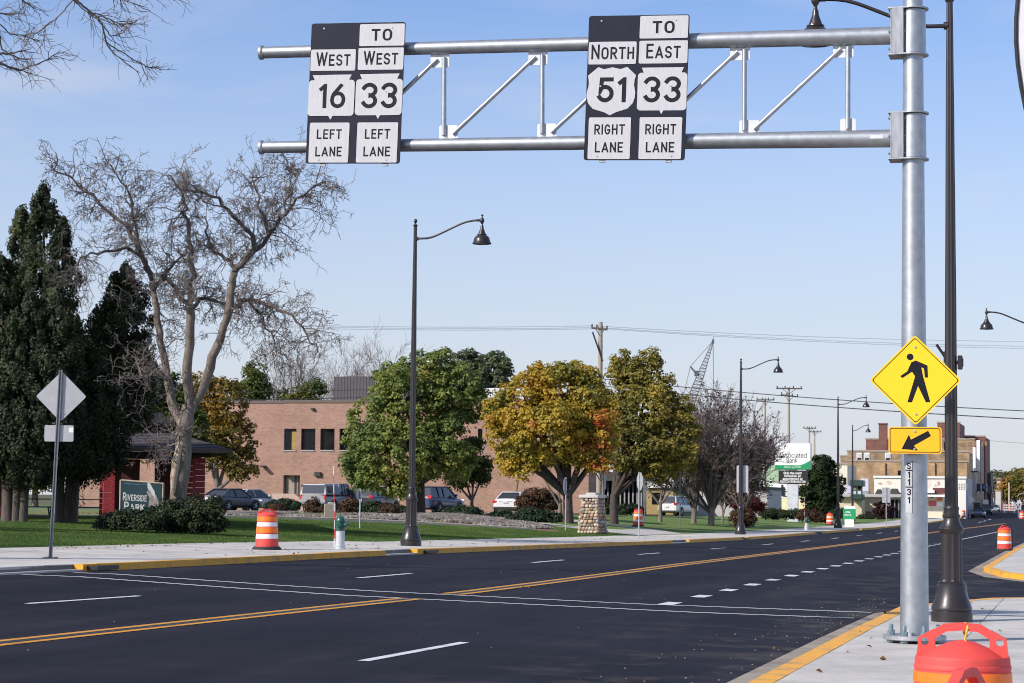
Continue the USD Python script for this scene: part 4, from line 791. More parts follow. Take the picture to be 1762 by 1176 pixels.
brick_red = brickmat('red_brick', (.19, .085, .068), (.14, .062, .05), (.16, .11, .095), bw=.5, rh=.22, var=.15)
brick_red_side = brickmat('red_brick_side', (.19, .085, .068), (.14, .062, .05), (.16, .11, .095), frame_s=True, bw=.5, rh=.22, var=.15)
frame_m = pm('dark_window_frame', (.035, .032, .032), rough=.4); roof_dark = pm('dark_roof', (.055, .05, .05), rough=.8)
cream = pm('cream_stucco', (.60, .55, .43), rough=.85, var=.12, scale=.6); white_wall = worn('old_white_wall', (.66, .63, .57), (.50, .36, .28), lo=.55, hi=.74, scale=.32, rough=.85)
grey_panel = pm('grey_metal_panel', (.062, .056, .064), rough=.55, var=.1, scale=1); beige = pm('beige_render', (.52, .45, .33), rough=.85, var=.08)
def windows(t, holes, s, mframe, mglass, inset=.18, name='window', mull=True):
    for (a, z0, b, z1) in holes:
        w = .06; fr_ = sbox(a, z0, b, z1).difference(sbox(a + w, z0 + w, b - w, z1 - w))
        if mull: fr_ = fr_.union(sbox((a + b) / 2 - .025, z0, (a + b) / 2 + .025, z1))
        f_ = part(t, name, wall_holes(fr_, s + inset - .03, .05), mframe, world=True)
        part(f_, 'pane', sbxx(MB(), s + inset + .02, s + inset + .03, a + .01, b - .01, z0 + .01, z1 - .01), mglass, world=True)
SB = 157.0; loc0 = XY(SB, -50).tolist() + [.8]
bb = thing('brick_building', 'two storey pinkish brick building with a row of square dark windows', 'building', loc0)
wins = [rect(x0, 738, x1, 777, SB) for x0, x1 in ((486.7, 510), (518, 542.5), (551, 575.5), (584, 607), (617, 640), (650, 673), (683, 706), (716, 739), (749, 772), (822, 830), (868, 891), (901, 924))]
door = rect(484.5, 818, 515.5, 884, SB)
tl_, tr_ = tz(487, 800, SB)[0], tz(1013, 800, SB)[0]; ztop = tz(560, 693.5, SB)[1]
wp = sbox(tl_, -.5, tr_, ztop)
for h in wins: wp = wp.difference(sbox(*h))
wp = wp.difference(sbox(door[0], door[1] - .3, door[2], door[3]))
part(bb, 'wall', wall_holes(wp, SB, .35), brick_pink, world=True)
tll = tz(120, 800, SB + .5)[0]
part(bb, 'left_wall', sbxx(MB(), SB + .45, SB + .8, tll, tl_ - .002, -.5, ztop - .02), brick_pink, world=True)
part(bb, 'side_wall', sbxx(sbxx(sbxx(MB(), SB + .352, SB + 5, tr_ - .4, tr_ - .002, -.5, ztop - .01), SB + 5.002, SB + 5.4, tr_ - 9, tr_ - .002, -.5, ztop - .01), SB + 5.402, SB + 40, tr_ - 9.4, tr_ - 9.002, -.5, ztop - .01), brick_pink, world=True)
part(bb, 'inner_core', sbxx(MB(), SB + 1.0, SB + 39, tll + .2, tr_ - 9.5, -.5, ztop - .5), roof_dark, world=True)
part(bb, 'roof_edge', sbxx(sbxx(MB(), SB - .06, SB + .5, tl_ - .04, tr_ + .06, ztop + .002, ztop + .22), SB + .40, SB + .95, tll, tl_ - .05, ztop - .018, ztop + .20), pm('roof_edge_metal', (.10, .075, .065), rough=.5), world=True)
windows(bb, wins[:], SB, frame_m, dark_glass, .25, mull=False)
sm = pm('pale_sill', (.30, .28, .27), rough=.6)
for h in wins: part(bb, 'sill', sbxx(MB(), SB - .06, SB + .2, h[0] + .02, h[2] - .02, h[1] + .003, h[1] + .10), sm, world=True)
cur = rect(500, 742, 509, 774, SB); part(bb, 'curtain', sbxx(MB(), SB + .262, SB + .268, cur[0], cur[2], cur[1], cur[3]), pm('ochre_curtain', (.28, .19, .05), rough=.8), world=True)
df = part(bb, 'door', sbxx(MB(), SB + .62, SB + .68, door[0], door[2], door[1] - .3, door[3]), pm('taupe_door', (.27, .21, .18), rough=.5), world=True)
dm = MB()
for x in (489, 503, 509): 
    a = tz(x, 850, SB)[0]; sbxx(dm, SB + .56, SB + .615, a - .06, a + .06, door[1] - .3, door[3])
part(df, 'door_frame', dm, frame_m, world=True)
part(bb, 'door_recess', sbxx(sbxx(MB(), SB + .352, SB + .7, door[0] - .1, door[0] - .002, door[1] - .3, door[3]), SB + .352, SB + .7, door[0], door[2], door[3] + .002, door[3] + .1), brick_pink, world=True)
for (x0, y0, x1, y1), nm in (((542, 812.5, 553, 820), 'wall_lamp'), ((448, 801.5, 455, 804.5), 'wall_lamp'), ((520, 834.5, 522, 837.5), 'door_bell'), ((536, 702.5, 542, 706), 'camera_box')):
    r_ = rect(x0, y0, x1, y1, SB); part(bb, nm, sbxx(MB(), SB - .22, SB - .003 if x0 > 487 else SB + .44, r_[0], r_[2], r_[1], r_[3], .02), frame_m, world=True)
rw = rect(468, 850, 521, 868, SB - 4); part(bb, 'ramp_wall', wall_holes(Polygon([(rw[0], -.2), (tz(521, 868, SB - 4)[0], -.2), (tz(521, 868, SB - 4)[0], tz(521, 862, SB - 4)[1]), (tz(507, 850, SB - 4)[0], rw[3]), (rw[0], rw[3])]), SB - 4, .3), pm('pale_ramp_block', (.42, .30, .25), rough=.85, scale=8, var=.2), world=True)
part(bb, 'plinth', sbxx(MB(), SB - .05, SB - .002, tz(850, 880, SB)[0], tr_ + .03, -.3, tz(900, 882, SB)[1]), pm('dark_plinth', (.07, .05, .045), rough=.8), world=True)
pr = rect(575, 648, 700, 700, SB + 14); part(bb, 'penthouse', sbxx(MB(), SB + 14, SB + 24, pr[0], pr[2], ztop - .4, pr[3]), grey_panel, world=True)
pm_ = MB()
for k in range(24): 
    a = pr[0] + (pr[2] - pr[0]) * k / 23; sbxx(pm_, SB + 13.975, SB + 13.998, a - .05, a + .05, ztop - .3, pr[3] - .02)
part(bb, 'panel_ribs', pm_, grey_panel, world=True, kind='stuff')
ru = rect(828, 668, 868, 690, SB + 12); part(bb, 'rooftop_unit', sbxx(MB(), SB + 12, SB + 16, ru[0], ru[2], ztop - .4, ru[3], .1), pm('pale_unit', (.5, .5, .5), rough=.5), world=True)
# dark glazed wing
SG = 172.; gl = rect(1030, 828, 1106, 900, SG); gw = thing('glazed_wing', 'low dark glazed wing with pale upright mullions behind the maples', 'building', XY(SG, -36).tolist() + [.6])
part(gw, 'glazing', sbxx(MB(), SG, SG + 1.5, gl[0], gl[2], 0, gl[3]), dark_glass, world=True)
for x in np.linspace(1032, 1104, 11): a = tz(x, 860, SG)[0]; part(gw, 'mullion', sbxx(MB(), SG - .15, SG - .003, a - .05, a + .05, 0, gl[3]), pm('mullion_grey', (.30, .29, .30), rough=.5) if x < 1033 else UsdShade.Material.Get(stage, '/World/Looks/mullion_grey'), world=True)
part(gw, 'roof', sbxx(MB(), SG - 1.2, SG + 2, gl[0] - .5, gl[2] + .5, gl[3] + .003, gl[3] + .7), roof_dark, world=True)
SY = 205.; y_ = rect(1100, 840, 1158, 880, SY); yb = thing('yellow_building', 'low ochre yellow outbuilding with a pale roof edge behind the small tree trunks', 'building', XY(SY, -38).tolist() + [.4])
part(yb, 'wall', sbxx(MB(), SY, SY + 8, y_[0], y_[2], 0, y_[3]), pm('ochre_paint', (.31, .225, .085), rough=.7), world=True); part(yb, 'roof', sbxx(MB(), SY - .3, SY + 8.3, y_[0] - .2, y_[2] + .2, y_[3] + .003, y_[3] + .35), white_paint, world=True)
w_ = rect(1122, 848, 1136, 868, SY); part(yb, 'window', sbxx(MB(), SY - .05, SY - .003, w_[0], w_[2], w_[1], w_[3]), dark_glass, world=True)
y2 = rect(1158, 842, 1215, 885, SY + 6); pb2 = thing('pale_building', 'long pale grey wall behind the bare tree trunks', 'building', XY(SY + 6, -30).tolist() + [.4]); part(pb2, 'wall', sbxx(MB(), SY + 6, SY + 16, y2[0], y2[2] + 6, 0, y2[3]), pm('pale_grey_render', (.40, .38, .38), rough=.8), world=True); part(pb2, 'roof', sbxx(MB(), SY + 5.8, SY + 16.2, y2[0] - .1, y2[2] + 6.1, y2[3] + .003, y2[3] + .3), roof_dark, world=True)

# ---- town buildings
def block(name, label, px0, px1, pyt, s, depth, m, side=None, zb=-.3, roof=True, loc_s=None):
    r_ = rect(px0, pyt, px1, 890, s); t = thing(name, label, 'building', XY(s, r_[2]).tolist() + [0.]); 
    part(t, 'wall', sbxx(MB(), s, s + .4, r_[0], r_[2], zb, r_[3]), m, world=True)
    part(t, 'street_wall', sbxx(MB(), s + .402, s + depth, r_[2] - .4, r_[2] - .002, zb, r_[3] - .01), side or m, world=True)
    part(t, 'left_wall', sbxx(MB(), s + .402, s + depth, r_[0] + .002, r_[0] + .4, zb, r_[3] - .01), side or m, world=True)
    if roof: part(t, 'roof', sbxx(MB(), s + .41, s + depth - .01, r_[0] + .41, r_[2] - .41, r_[3] - .8, r_[3] - .5), roof_dark, world=True); part(t, 'coping', sbxx(MB(), s - .1, s + .5, r_[0] - .1, r_[2] + .1, r_[3] + .003, r_[3] + .25), pm('coping_' + name + '_%d' % px0, (.30, .25, .2), rough=.8), world=True)
    return t, r_
def add_r(t, nm, px, s, m, d0=-.06, d1=-.003, world=True, b=0.):
    r_ = rect(*px, s); return part(t, nm, sbxx(MB(), s + d0, s + d1, r_[0], r_[2], r_[1], r_[3], b), m, world=True)
glass_pale = pm('pale_pane', (.46, .50, .55), rough=.15)
t, _ = block('tan_building', 'large tan brick building with three small white framed windows', 1458, 1668, 778, 330., 40, brick_tan)
for x0, x1 in ((1475, 1482), (1488.5, 1495.5), (1524, 1531.5)):
    y0 = 780; w0 = add_r(t, 'window', (x0 - 1, 779.5, x1 + 1, 795), 330., white_paint, -.12); add_r(t, 'pane', (x0, 781, x1, 787.5), 330., glass_pale, -.16, -.125); add_r(t, 'pane', (x0, 788.5, x1, 794), 330., dark_glass, -.16, -.125)
t, _ = block('tan_annex', 'lower orange tan brick wall in front of the tan brick building', 1457, 1664, 795, 318., 11.5, brick_tan2)
add_r(t, 'window', (1459.5, 809, 1466.5, 815), 318., dark_glass); add_r(t, 'window', (1545, 810, 1553.5, 817.5), 318., dark_glass)
for x in (1523.5, 1609): add_r(t, 'downpipe', (x, 797, x + .8, 822), 318., black_m, -.2)
t, _ = block('red_block', 'reddish brick block set back on the roofs left of the chimney', 1490, 1618, 757, 352., 20, brick_red)
ch = thing('chimney', 'square dark red brick chimney above the tan roofs', 'chimney', XY(346, -37).tolist() + [6.]); r_ = rect(1512, 730.5, 1526, 775, 345.)
part(ch, 'stack', sbxx(MB(), 345, 345 + (r_[2] - r_[0]), r_[0], r_[2], 6, r_[3]), brick_red, world=True); part(ch, 'cap', sbxx(MB(), 344.9, 345.1 + (r_[2] - r_[0]), r_[0] - .1, r_[2] + .1, r_[3] + .003, r_[3] + .2), brick_red_side, world=True)
t, _ = block('stage_tower', 'brown brick stage tower rising behind the arrow plaque', 1613, 1652, 728.5, 372., 14, brick_red, brick_red_side)
t, rb = block('theatre_block', 'tall red brick block with a dark street side at the end of the row', 1630, 1695.5, 752, 385., 18, brick_red, brick_red_side)
add_r(t, 'stucco_panel', (1652, 757.5, 1671, 760), 385., cream)
t, rt = block('tan_theatre_wall', 'tan brick wall with faded lettering left of the tall white street sign', 1611, 1677, 757, 345., 30, brick_tan)
add_r(t, 'window', (1624, 761, 1631, 788), 345., dark_glass)
fl = MB(); r_ = rect(1652, 763.5, 1670, 768.5, 345.)
fl.prism(shapely.affinity.translate(unary_union([sbox(0, 0, .9, .25), sbox(1.2, 0, 1.8, .7), sbox(2.1, .1, 2.8, .8), sbox(3.0, 0, 3.5, .6), sbox(3.8, .1, 4.1, .8)]), r_[0], r_[1]), DS * 344.99, DT, UP, .03); part(t, 'faded_band', fl, pm('faded_paint', (.20, .14, .08), rough=.9), world=True)
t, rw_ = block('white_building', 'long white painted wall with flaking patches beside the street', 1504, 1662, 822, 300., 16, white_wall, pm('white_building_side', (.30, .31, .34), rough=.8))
add_r(t, 'cornice', (1503, 820, 1663, 823), 300., white_paint, -.2, -.003); ltr = MB()
for y in (837, 843):
    a, z = tz(1649.5, y, 300.); sh_ = unary_union([sbox(k * .33, 0, k * .33 + .2, .34).difference(sbox(k * .33 + .06, .08, k * .33 + .2, .26)) for k in range(4)]); ltr.prism(sh_, DS * 299.99 + DT * a + UP * z, DT, UP, .02)
part(t, 'painted_letters', ltr, pm('grey_letters', (.2, .19, .18), rough=.8), world=True)
for k, (x, y, w_, h_) in enumerate(((1510, 830, 9, 5), (1523, 826, 14, 9), (1590, 829, 7, 8), (1606, 832, 9, 6), (1612, 828, 6, 9), (1632, 833, 8, 6))):
    a, z0, b, z1 = rect(x, y, x + w_, y + h_, 300.); pg = Polygon([(a + (b - a) * (.5 + .5 * math.cos(q) * random.Random(k * 31 + i).uniform(.5, 1)), z0 + (z1 - z0) * (.5 + .5 * math.sin(q) * random.Random(k * 37 + i).uniform(.4, 1))) for i, q in enumerate(np.linspace(0, 6.28, 13)[:-1])])
    part(t, 'flaked_patch', MB().prism(pg.buffer(0), DS * 299.995, DT, UP, .02), pm('flaked_patch_%d' % k, ((.46, .27, .22), (.52, .43, .33))[k % 2], rough=.9, var=.3, scale=2), world=True)
# low shops in front
t, _ = block('awning_shop', 'low cream shop front with a white canopy left of the kiosk', 1545, 1622, 850, 285., 10, cream)
add_r(t, 'canopy', (1543, 843.5, 1610, 848.5), 285., white_paint, -2.2, -.003); add_r(t, 'dark_awning', (1606, 840, 1630, 850), 284., pm('maroon_awning', (.13, .035, .035), rough=.8), -.9, -.01)
add_r(t, 'canopy', (1540, 851.5, 1628, 855), 284.4, white_paint, -1.5, -.003)
add_r(t, 'poster', (1598, 862, 1611, 871), 285., pm('red_poster', (.55, .09, .11), rough=.6)); add_r(t, 'poster', (1612, 857, 1622, 862), 285., pm('orange_poster', (.62, .17, .03), rough=.6)); add_r(t, 'window', (1601, 853, 1606, 856.5), 285., dark_glass); add_r(t, 'white_panel', (1612, 864, 1622, 871), 285., white_paint)
t, rbk = block('beige_shop', 'low beige building with a flat grey roof edge behind the burgundy shrub', 1441, 1566, 856, 262., 14, beige)
add_r(t, 'roof_edge', (1439, 850.5, 1568, 855.5), 262., pm('grey_roof_edge', (.36, .35, .36), rough=.6), -.9, -.003); add_r(t, 'door', (1473, 863, 1484, 881), 262., pm('brown_door', (.085, .045, .04), rough=.6)); add_r(t, 'plinth', (1441, 880, 1500, 890), 262., pm('brown_plinth', (.13, .08, .06), rough=.8))
for x0, x1 in ((1533, 1539), (1540.5, 1546), (1547.5, 1554)): w0 = add_r(t, 'glass_door', (x0, 860, x1, 893), 262., dark_glass, -.05)
for x0 in (1532, 1539.3, 1546.3, 1554.3): add_r(t, 'door_frame', (x0, 859, x0 + .9, 893), 262., pm('frame_grey_%d' % x0, (.42, .42, .44), rough=.5), -.12)
for x0, x1, yt in ((1508, 1512, 842), (1532, 1541, 841)): 
    a, z0, b, z1 = rect(x0, yt, x1, 852, 263.); part(t, 'roof_vent', MB().prism(Polygon([(a - .4, z0), (b + .4, z0), (b, z1), (a, z1)]), DS * 266, DT, UP, 1.6), roof_dark, world=True)
add_r(t, 'roof_box', (1484, 824, 1497, 846), 270., pm('pale_roof_box', (.5, .5, .53), rough=.5), -2.0); add_r(t, 'roof_box', (1486, 845, 1497, 851), 269., pm('grey_roof_box', (.27, .27, .29), rough=.5), -2.0)
# dark green bay window tower
bt = thing('bay_window_tower', 'dark green framed glass bay above the small green sign', 'bay window', XY(256, -33).tolist() + [0.]); sB = 256.
r_ = rect(1465, 826.5, 1483.5, 861, sB)
part(bt, 'post', sbxx(MB(), sB + 1.5, sB + 6, r_[0] + .2, r_[2] - .2, -.2, r_[1] + .01), beige, world=True)
gf = pm('dark_green_frame', (.022, .045, .042), rough=.45); part(bt, 'roof', sbxx(MB(), sB - .3, sB + 2.3, r_[0] - .15, r_[2] + .15, r_[3] - .75, r_[3], .1), gf, world=True); part(bt, 'floor', sbxx(MB(), sB - .2, sB + 2.2, r_[0] - .1, r_[2] + .1, r_[1], r_[1] + .7, .1), gf, world=True)
zA, zB = r_[1] + .702, r_[3] - .752; zm = (zA + zB) / 2; tm_ = (r_[0] + r_[2]) / 2
for a, b in ((r_[0] + .12, tm_ - .1), (tm_ + .1, r_[2] - .12)):
    for c, d, mm in ((zA, zm - .06, glass_pale), (zm + .06, zB, pm('bay_pane_%.1f' % a, (.20, .21, .20), rough=.1) if a < tm_ else dark_glass)): part(bt, 'pane', sbxx(MB(), sB + .02, sB + 1.9, a, b, c, d), mm, world=True)
fm = MB(); 
for a in (r_[0], tm_ - .08, r_[2] - .13): sbxx(fm, sB - .02, sB + .3, a, a + .14, zA, zB)
sbxx(fm, sB - .01, sB + .28, r_[0] + .14, r_[2] - .14, zm - .05, zm + .05); part(bt, 'frame', fm, gf, world=True)
# pale houses left of it
t, _ = block('cream_house', 'narrow cream house wall between the round tree and the dark green bay', 1428, 1458, 800, 300., 12, pm('cream_house_paint', (.62, .58, .48), rough=.8)); add_r(t, 'window', (1451, 822, 1456, 834), 300., dark_glass); add_r(t, 'window', (1443, 862, 1449, 874), 300., dark_glass); add_r(t, 'shop_sign', (1454, 836, 1464, 849), 299., pm('lilac_sign', (.42, .42, .56), rough=.5))
t, _ = block('grey_block', 'grey tan block half hidden by the street lamp beside the tan building', 1446, 1459, 786, 345., 12, brick_tan)
t, _ = block('pale_green_building', 'pale green building with white windows behind the bank sign', 1262, 1352, 797, 300., 12, pm('pale_green_siding', (.30, .42, .27), rough=.7, var=.12))
for x0 in (1276, 1296, 1308, 1324): 
    f_ = add_r(t, 'window', (x0, 826, x0 + 6, 848), 300., white_paint, -.1); add_r(t, 'pane', (x0 + 1, 828, x0 + 5, 846), 300., dark_glass, -.13, -.105)
add_r(t, 'white_panel', (1324, 832, 1335, 852), 300., white_paint, -.3, -.14); add_r(t, 'red_panel', (1325, 847.5, 1333, 851.5), 299.5, pm('pink_panel', (.55, .13, .15), rough=.6))
t, _ = block('brown_wall', 'low brown brick wall below the pale green building', 1230, 1345, 853, 288., 6, brickmat('brown_brick', (.20, .125, .10), (.15, .09, .07), (.17, .13, .11), bw=.5, rh=.22))
t, _ = block('yellow_white_building', 'white and pale yellow wall behind the bank sign post', 1334, 1385, 832, 284., 8, pm('pale_yellow_render', (.66, .60, .36), rough=.8)); add_r(t, 'white_band', (1334, 832, 1354, 857), 284., white_paint)
gm = MB(); 
for k in range(4): a, z = tz(1346 + (k % 2) * 1.5, 838 + 4 * k, 284.); gm.box(DS * 283.88 + DT * a + UP * z, [.25 + .2 * (k % 2), .03, .55], AX); gm.box(DS * 283.88 + DT * (a + .2) + UP * (z - .3), [.5, .03, .12], AX)
part(t, 'black_ornament', gm, black_m, world=True)
t, _ = block('dark_gabled_building', 'dark grey building seen through the bare trees', 1234, 1330, 770, 345., 10, pm('dark_grey_wall', (.15, .14, .145), rough=.8))
t, _ = block('brick_row_building', 'long red brown building behind the bare trees', 1195, 1300, 822, 335., 10, brick_red)
# dark street side at the theatre: white blade sign and shop signs
bs = thing('blade_sign', 'tall white vertical blade sign on the theatre front', 'shop sign', XY(322, -17.5).tolist() + [0.]); 
add_r(bs, 'blade', (1681, 758, 1686.5, 812), 340., white_paint, -1.0, -.3); add_r(bs, 'blade', (1674.5, 770, 1679, 815), 331., white_paint, -.8, -.2); add_r(bs, 'blade_edge', (1686.8, 760, 1689.5, 850), 341., pm('blade_grey', (.25, .26, .29), rough=.5), -1.2, -.3)
add_r(bs, 'lower_panel', (1675, 818, 1680, 845), 331., pm('blue_white_panel', (.40, .46, .56), rough=.4), -.8, -.2); add_r(bs, 'bracket', (1668, 811, 1684, 813), 330.5, black_m, -.8, -.2)
mq = thing('marquee', 'dark theatre marquee with a round emblem over the pavement', 'marquee', XY(345, -17).tolist() + [0.])
add_r(mq, 'box', (1682, 833, 1698, 846), 350., pm('marquee_dark', (.035, .04, .06), rough=.5), -2.5, 2); r_ = rect(1692, 835, 1697, 842, 347.); part(mq, 'emblem', MB().tube([DS * 347.4 + DT * (r_[0] + r_[2]) / 2 + UP * (r_[1] + r_[3]) / 2, DS * 347.2 + DT * (r_[0] + r_[2]) / 2 + UP * (r_[1] + r_[3]) / 2], [.35, .35], 16), pm('emblem_blue', (.10, .18, .33), rough=.5), world=True)
t, _ = block('corner_shopfronts', 'dark row of old shop fronts running down the shaded side of the street', 1655, 1705, 815, 392., 9, pm('dark_shop_wall', (.05, .045, .05), rough=.7, var=.3, scale=.4))
for k, (x0, y0, x1, y1, c) in enumerate(((1657, 850, 1666, 880, (.30, .30, .33)), (1668, 820, 1674, 850, (.08, .05, .05)), (1684, 846, 1690, 860, (.38, .34, .30)), (1700, 838, 1708, 850, (.14, .14, .16)), (1690, 860, 1697, 872, (.07, .08, .1)))):
    add_r(t, 'shop_front', (x0, y0, x1, y1), 391., pm('shop_front_%d' % k, c, rough=.6), -1.2 - .3 * k, -.01)
t, _ = block('far_brick_building', 'small far brick building with a pale upper storey at the street end', 1714, 1731, 825, 620., 20, brick_red); 
for y in (829, 836, 843): add_r(t, 'window_row', (1716, y, 1722, y + 3.5), 620., white_paint)
add_r(t, 'dark_bay', (1725, 829, 1738, 834), 619., roof_dark, -1)
t, _ = block('far_white_panel', 'pale far signboard wall above the striped barricades', 1713, 1722, 846, 560., 8, pm('far_pale', (.42, .40, .38), rough=.7))
ls_ = thing('far_pole', 'tall pale far pole above the right striped barricade', 'pole', ground_at(1736.5, 480)); part(ls_, 'pole', MB().tube([(0, 0, 0), (0, 0, 6.2)], [.22, .16], 10), pm('pale_pole', (.42, .36, .28), rough=.8))
fl_ = thing('far_street_light', 'far silver street light with a curved arm above the double arrow sign', 'street lamp', ground_at(1750, 330)); part(fl_, 'pole', MB().tube([(0, 0, 0), (0, 0, 2.6)], [.07, .06], 8), alu); part(fl_, 'arm', MB().tube([(0, 0, 2.6), (.2, 0, 3.05), (.6, 0, 3.3), (1.1, 0, 3.4)], [.05] * 4, 8), alu); part(fl_, 'head', MB().box((1.3, 0, 3.4), (.6, .2, .12), b=.03), alu)

# ================================================================== picnic shelter, tables, park sign
red_block = pm('red_painted_block', (.30, .030, .038), rough=.6, var=.1, scale=6); shingle = pm('grey_shingle', (.075, .068, .075), rough=.85, var=.3, scale=2, stretch=(.6, .6, 6)); soffit = pm('dark_soffit', (.04, .033, .032), rough=.8)
SC = ground_at(187, 76, .13); k_ = 76 / F
red_board = pm('dark_red_board', (.07, .014, .015), rough=.75, var=.3, scale=6, stretch=(6, 6, .2))
def shelter(label, loc):
    t = thing('picnic_shelter', label, 'shelter', loc, 12); Wd, Dp, hc = 3.35, 5.0, 2.28
    for x in (0, Wd - .25):
        for y in (0, Dp):
            for c in range(11): part(t, 'column_block', MB().box((x, y, .1 + .207 * c), (.40, .40, .195), b=.008), red_block)
    part(t, 'back_wall', MB().box((.75, Dp, hc / 2), (1.0, .12, hc)).box((2.35, Dp, hc / 2), (1.1, .12, hc)), red_board)
    part(t, 'beam', MB().box((Wd / 2 - .1, 0, hc + .12), (Wd + .5, .25, .22)).box((Wd / 2 - .1, Dp, hc + .12), (Wd + .5, .25, .22)).box((0, Dp / 2, hc + .11), (.22, Dp - .3, .2)).box((Wd - .25, Dp / 2, hc + .11), (.22, Dp - .3, .2)), soffit)
    x0, x1, y0, y1 = -.10, Wd + .75, -1.6, Dp + .8; z0, z1 = hc + .25, hc + 1.02; rx0, rx1, ry = .85, 1.95, Dp / 2
    def slope(a, b, c, d): 
        v = np.array([a, b, c, d], float); n_ = np.cross(v[1] - v[0], v[3] - v[0]); n_ /= np.linalg.norm(n_); n_ *= np.sign(n_[2]); mb = MB(); rows = 12
        for r_ in range(rows):
            u0, u1 = r_ / rows, (r_ + 1) / rows; A_, B_ = v[0] + (v[3] - v[0]) * u0, v[1] + (v[2] - v[1]) * u0; C_, D_ = v[1] + (v[2] - v[1]) * u1, v[0] + (v[3] - v[0]) * u1
            o = n_ * .035; q = np.array([A_ + o, B_ + o, C_ + n_ * .006, D_ + n_ * .006, A_ - n_ * .02, B_ - n_ * .02, C_ - n_ * .02, D_ - n_ * .02]); mb.add(q, [[0, 1, 2, 3], [7, 6, 5, 4], [0, 4, 5, 1], [1, 5, 6, 2], [2, 6, 7, 3], [3, 7, 4, 0]])
        return mb
    A, B, C, D = (x0, y0, z0), (x1, y0, z0), (x1, y1, z0), (x0, y1, z0); R0, R1 = (rx0, ry, z1), (rx1, ry, z1)
    for nm, q in (('front', (A, B, R1, R0)), ('right', (B, C, R1, R1)), ('back', (C, D, R0, R1)), ('left', (D, A, R0, R0))): part(t, 'roof_slope', slope(*q), shingle)
    part(t, 'ceiling', MB().box(((x0 + x1) / 2, (y0 + y1) / 2, z0 - .04), (x1 - x0 - .2, y1 - y0 - .2, .04)), soffit)
    part(t, 'fascia', MB().box(((x0 + x1) / 2, y0, z0 - .03), (x1 - x0, .05, .16)).box(((x0 + x1) / 2, y1, z0 - .03), (x1 - x0, .05, .16)).box((x1, (y0 + y1) / 2, z0 - .03), (.05, y1 - y0 - .06, .155)).box((x0, (y0 + y1) / 2, z0 - .03), (.05, y1 - y0 - .06, .155)), pm('brown_fascia_%d' % int(loc[0]), (.10, .075, .06), rough=.7))
    part(t, 'rafter_end', MB().box((x0 + .22, y0 - .04, z0 + .02), (.55, .05, .16), ax=[(math.cos(.5), 0, -math.sin(.5)), (0, 1, 0), (math.sin(.5), 0, math.cos(.5))]), pm('pale_timber_%d' % int(loc[0]), (.46, .36, .27), rough=.7))
    cw = part(t, 'cupola_wall', MB().box(((rx0 + rx1) / 2, ry, z1 + .12), (1.5, 1.3, .5)), soffit)
    part(t, 'cupola_roof', slope((rx0 - .35, ry - .95, z1 + .2), (rx1 + .35, ry - .95, z1 + .2), (rx1 - .1, ry, z1 + .62), (rx0 + .1, ry, z1 + .62)), shingle)
    return t
shelter('picnic shelter with red block columns and grey shingled roof behind the park sign', SC)
s2 = SC + np.array([-.19 - 176 * k_ - 3.1, 1.5, 0]); s2[2] = g(s2[0], s2[1]) + .13; shelter('second red columned shelter hidden behind the dark cypress trees at the left edge', s2)
def picnic_table(label, px, d, mt, mf, rot):
    loc = ground_at(px, d); t = thing('picnic_table', label, 'picnic table', loc, rot)
    for k in range(5): part(t, 'top_plank', MB().box((0, -.3 + .15 * k, .74), (1.85, .14, .04), b=.006), mt)
    for y in (-.68, .68):
        for k in (-.075, .075): part(t, 'seat_plank', MB().box((0, y + k, .44), (1.85, .14, .04), b=.006), mt)
    for x in (-.6, .6):
        mb = MB(); mb.tube([(x, -.72, .40), (x, -.5, .06), (x, -.4, .03), (x, .4, .03), (x, .5, .06), (x, .72, .40)], [.028] * 6, 8).tube([(x, -.45, .05), (x, -.05, .70)], [.028] * 2, 8).tube([(x, .45, .05), (x, .05, .70)], [.028] * 2, 8).tube([(x, -.78, .41), (x, .78, .41)], [.025] * 2, 8)
        part(t, 'leg_frame', mb, mf, 40)
picnic_table('picnic table with green top and pale tube legs beside the red column', 152, 83, pm('green_plank', (.02, .075, .055), rough=.6), pm('pale_tube', (.52, .52, .52), rough=.5, metal=.3), 12)
picnic_table('dark picnic table seen between the two cypress trunk clusters', 64, 84, pm('dark_plank', (.03, .032, .035), rough=.6), pm('dark_tube', (.03, .03, .033), rough=.5), 25)
gb_ = ground_at(22, 90); 
ps = ground_at(244, 69.5, .13); k_ = 69.5 / F; t = thing('park_sign', 'dark green park name sign with pale lettering behind the left shrub', 'park sign', ps, 0)
zt_, zb_ = EYE + (852.5 - 830) * k_ - ps[2], EYE + (852.5 - 884) * k_ - ps[2]; hw = 36.5 * k_
sg_m = pm('park_sign_green', (.010, .036, .046), rough=.5, var=.2, scale=2)
part(t, 'board', MB().box((0, 0, (zt_ + zb_) / 2), (2 * hw, .08, zt_ - zb_), ax=[(1, 0, -.05), (0, 1, 0), (0.0, 0, 1)]), sg_m)
fm = MB(); e = .035
for a, b in (((-hw, zt_ + .04), (hw, zt_ - .055)), ((-hw, zb_ + .04), (-hw, zt_ + .05)), ((hw, zb_ - .05), (hw, zt_ - .04))): fm.tube([(a[0], -.03, a[1]), (b[0], -.03, b[1])], [e] * 2, 4)
part(t, 'frame', fm, pm('tan_sign_frame', (.36, .30, .22), rough=.7)); part(t, 'inner_line', MB().box((-.12, -.043, zt_ - .085), (2 * hw - .45, .004, .014), ax=[(1, 0, -.05), (0, 1, 0), (0, 0, 1)]), pm('line_blue', (.10, .18, .28), rough=.6))
for x in (-hw, hw): part(t, 'post', MB().box((x, .06, zb_ / 2), (.12, .12, zb_ + .3)), soffit)
tx = MB()
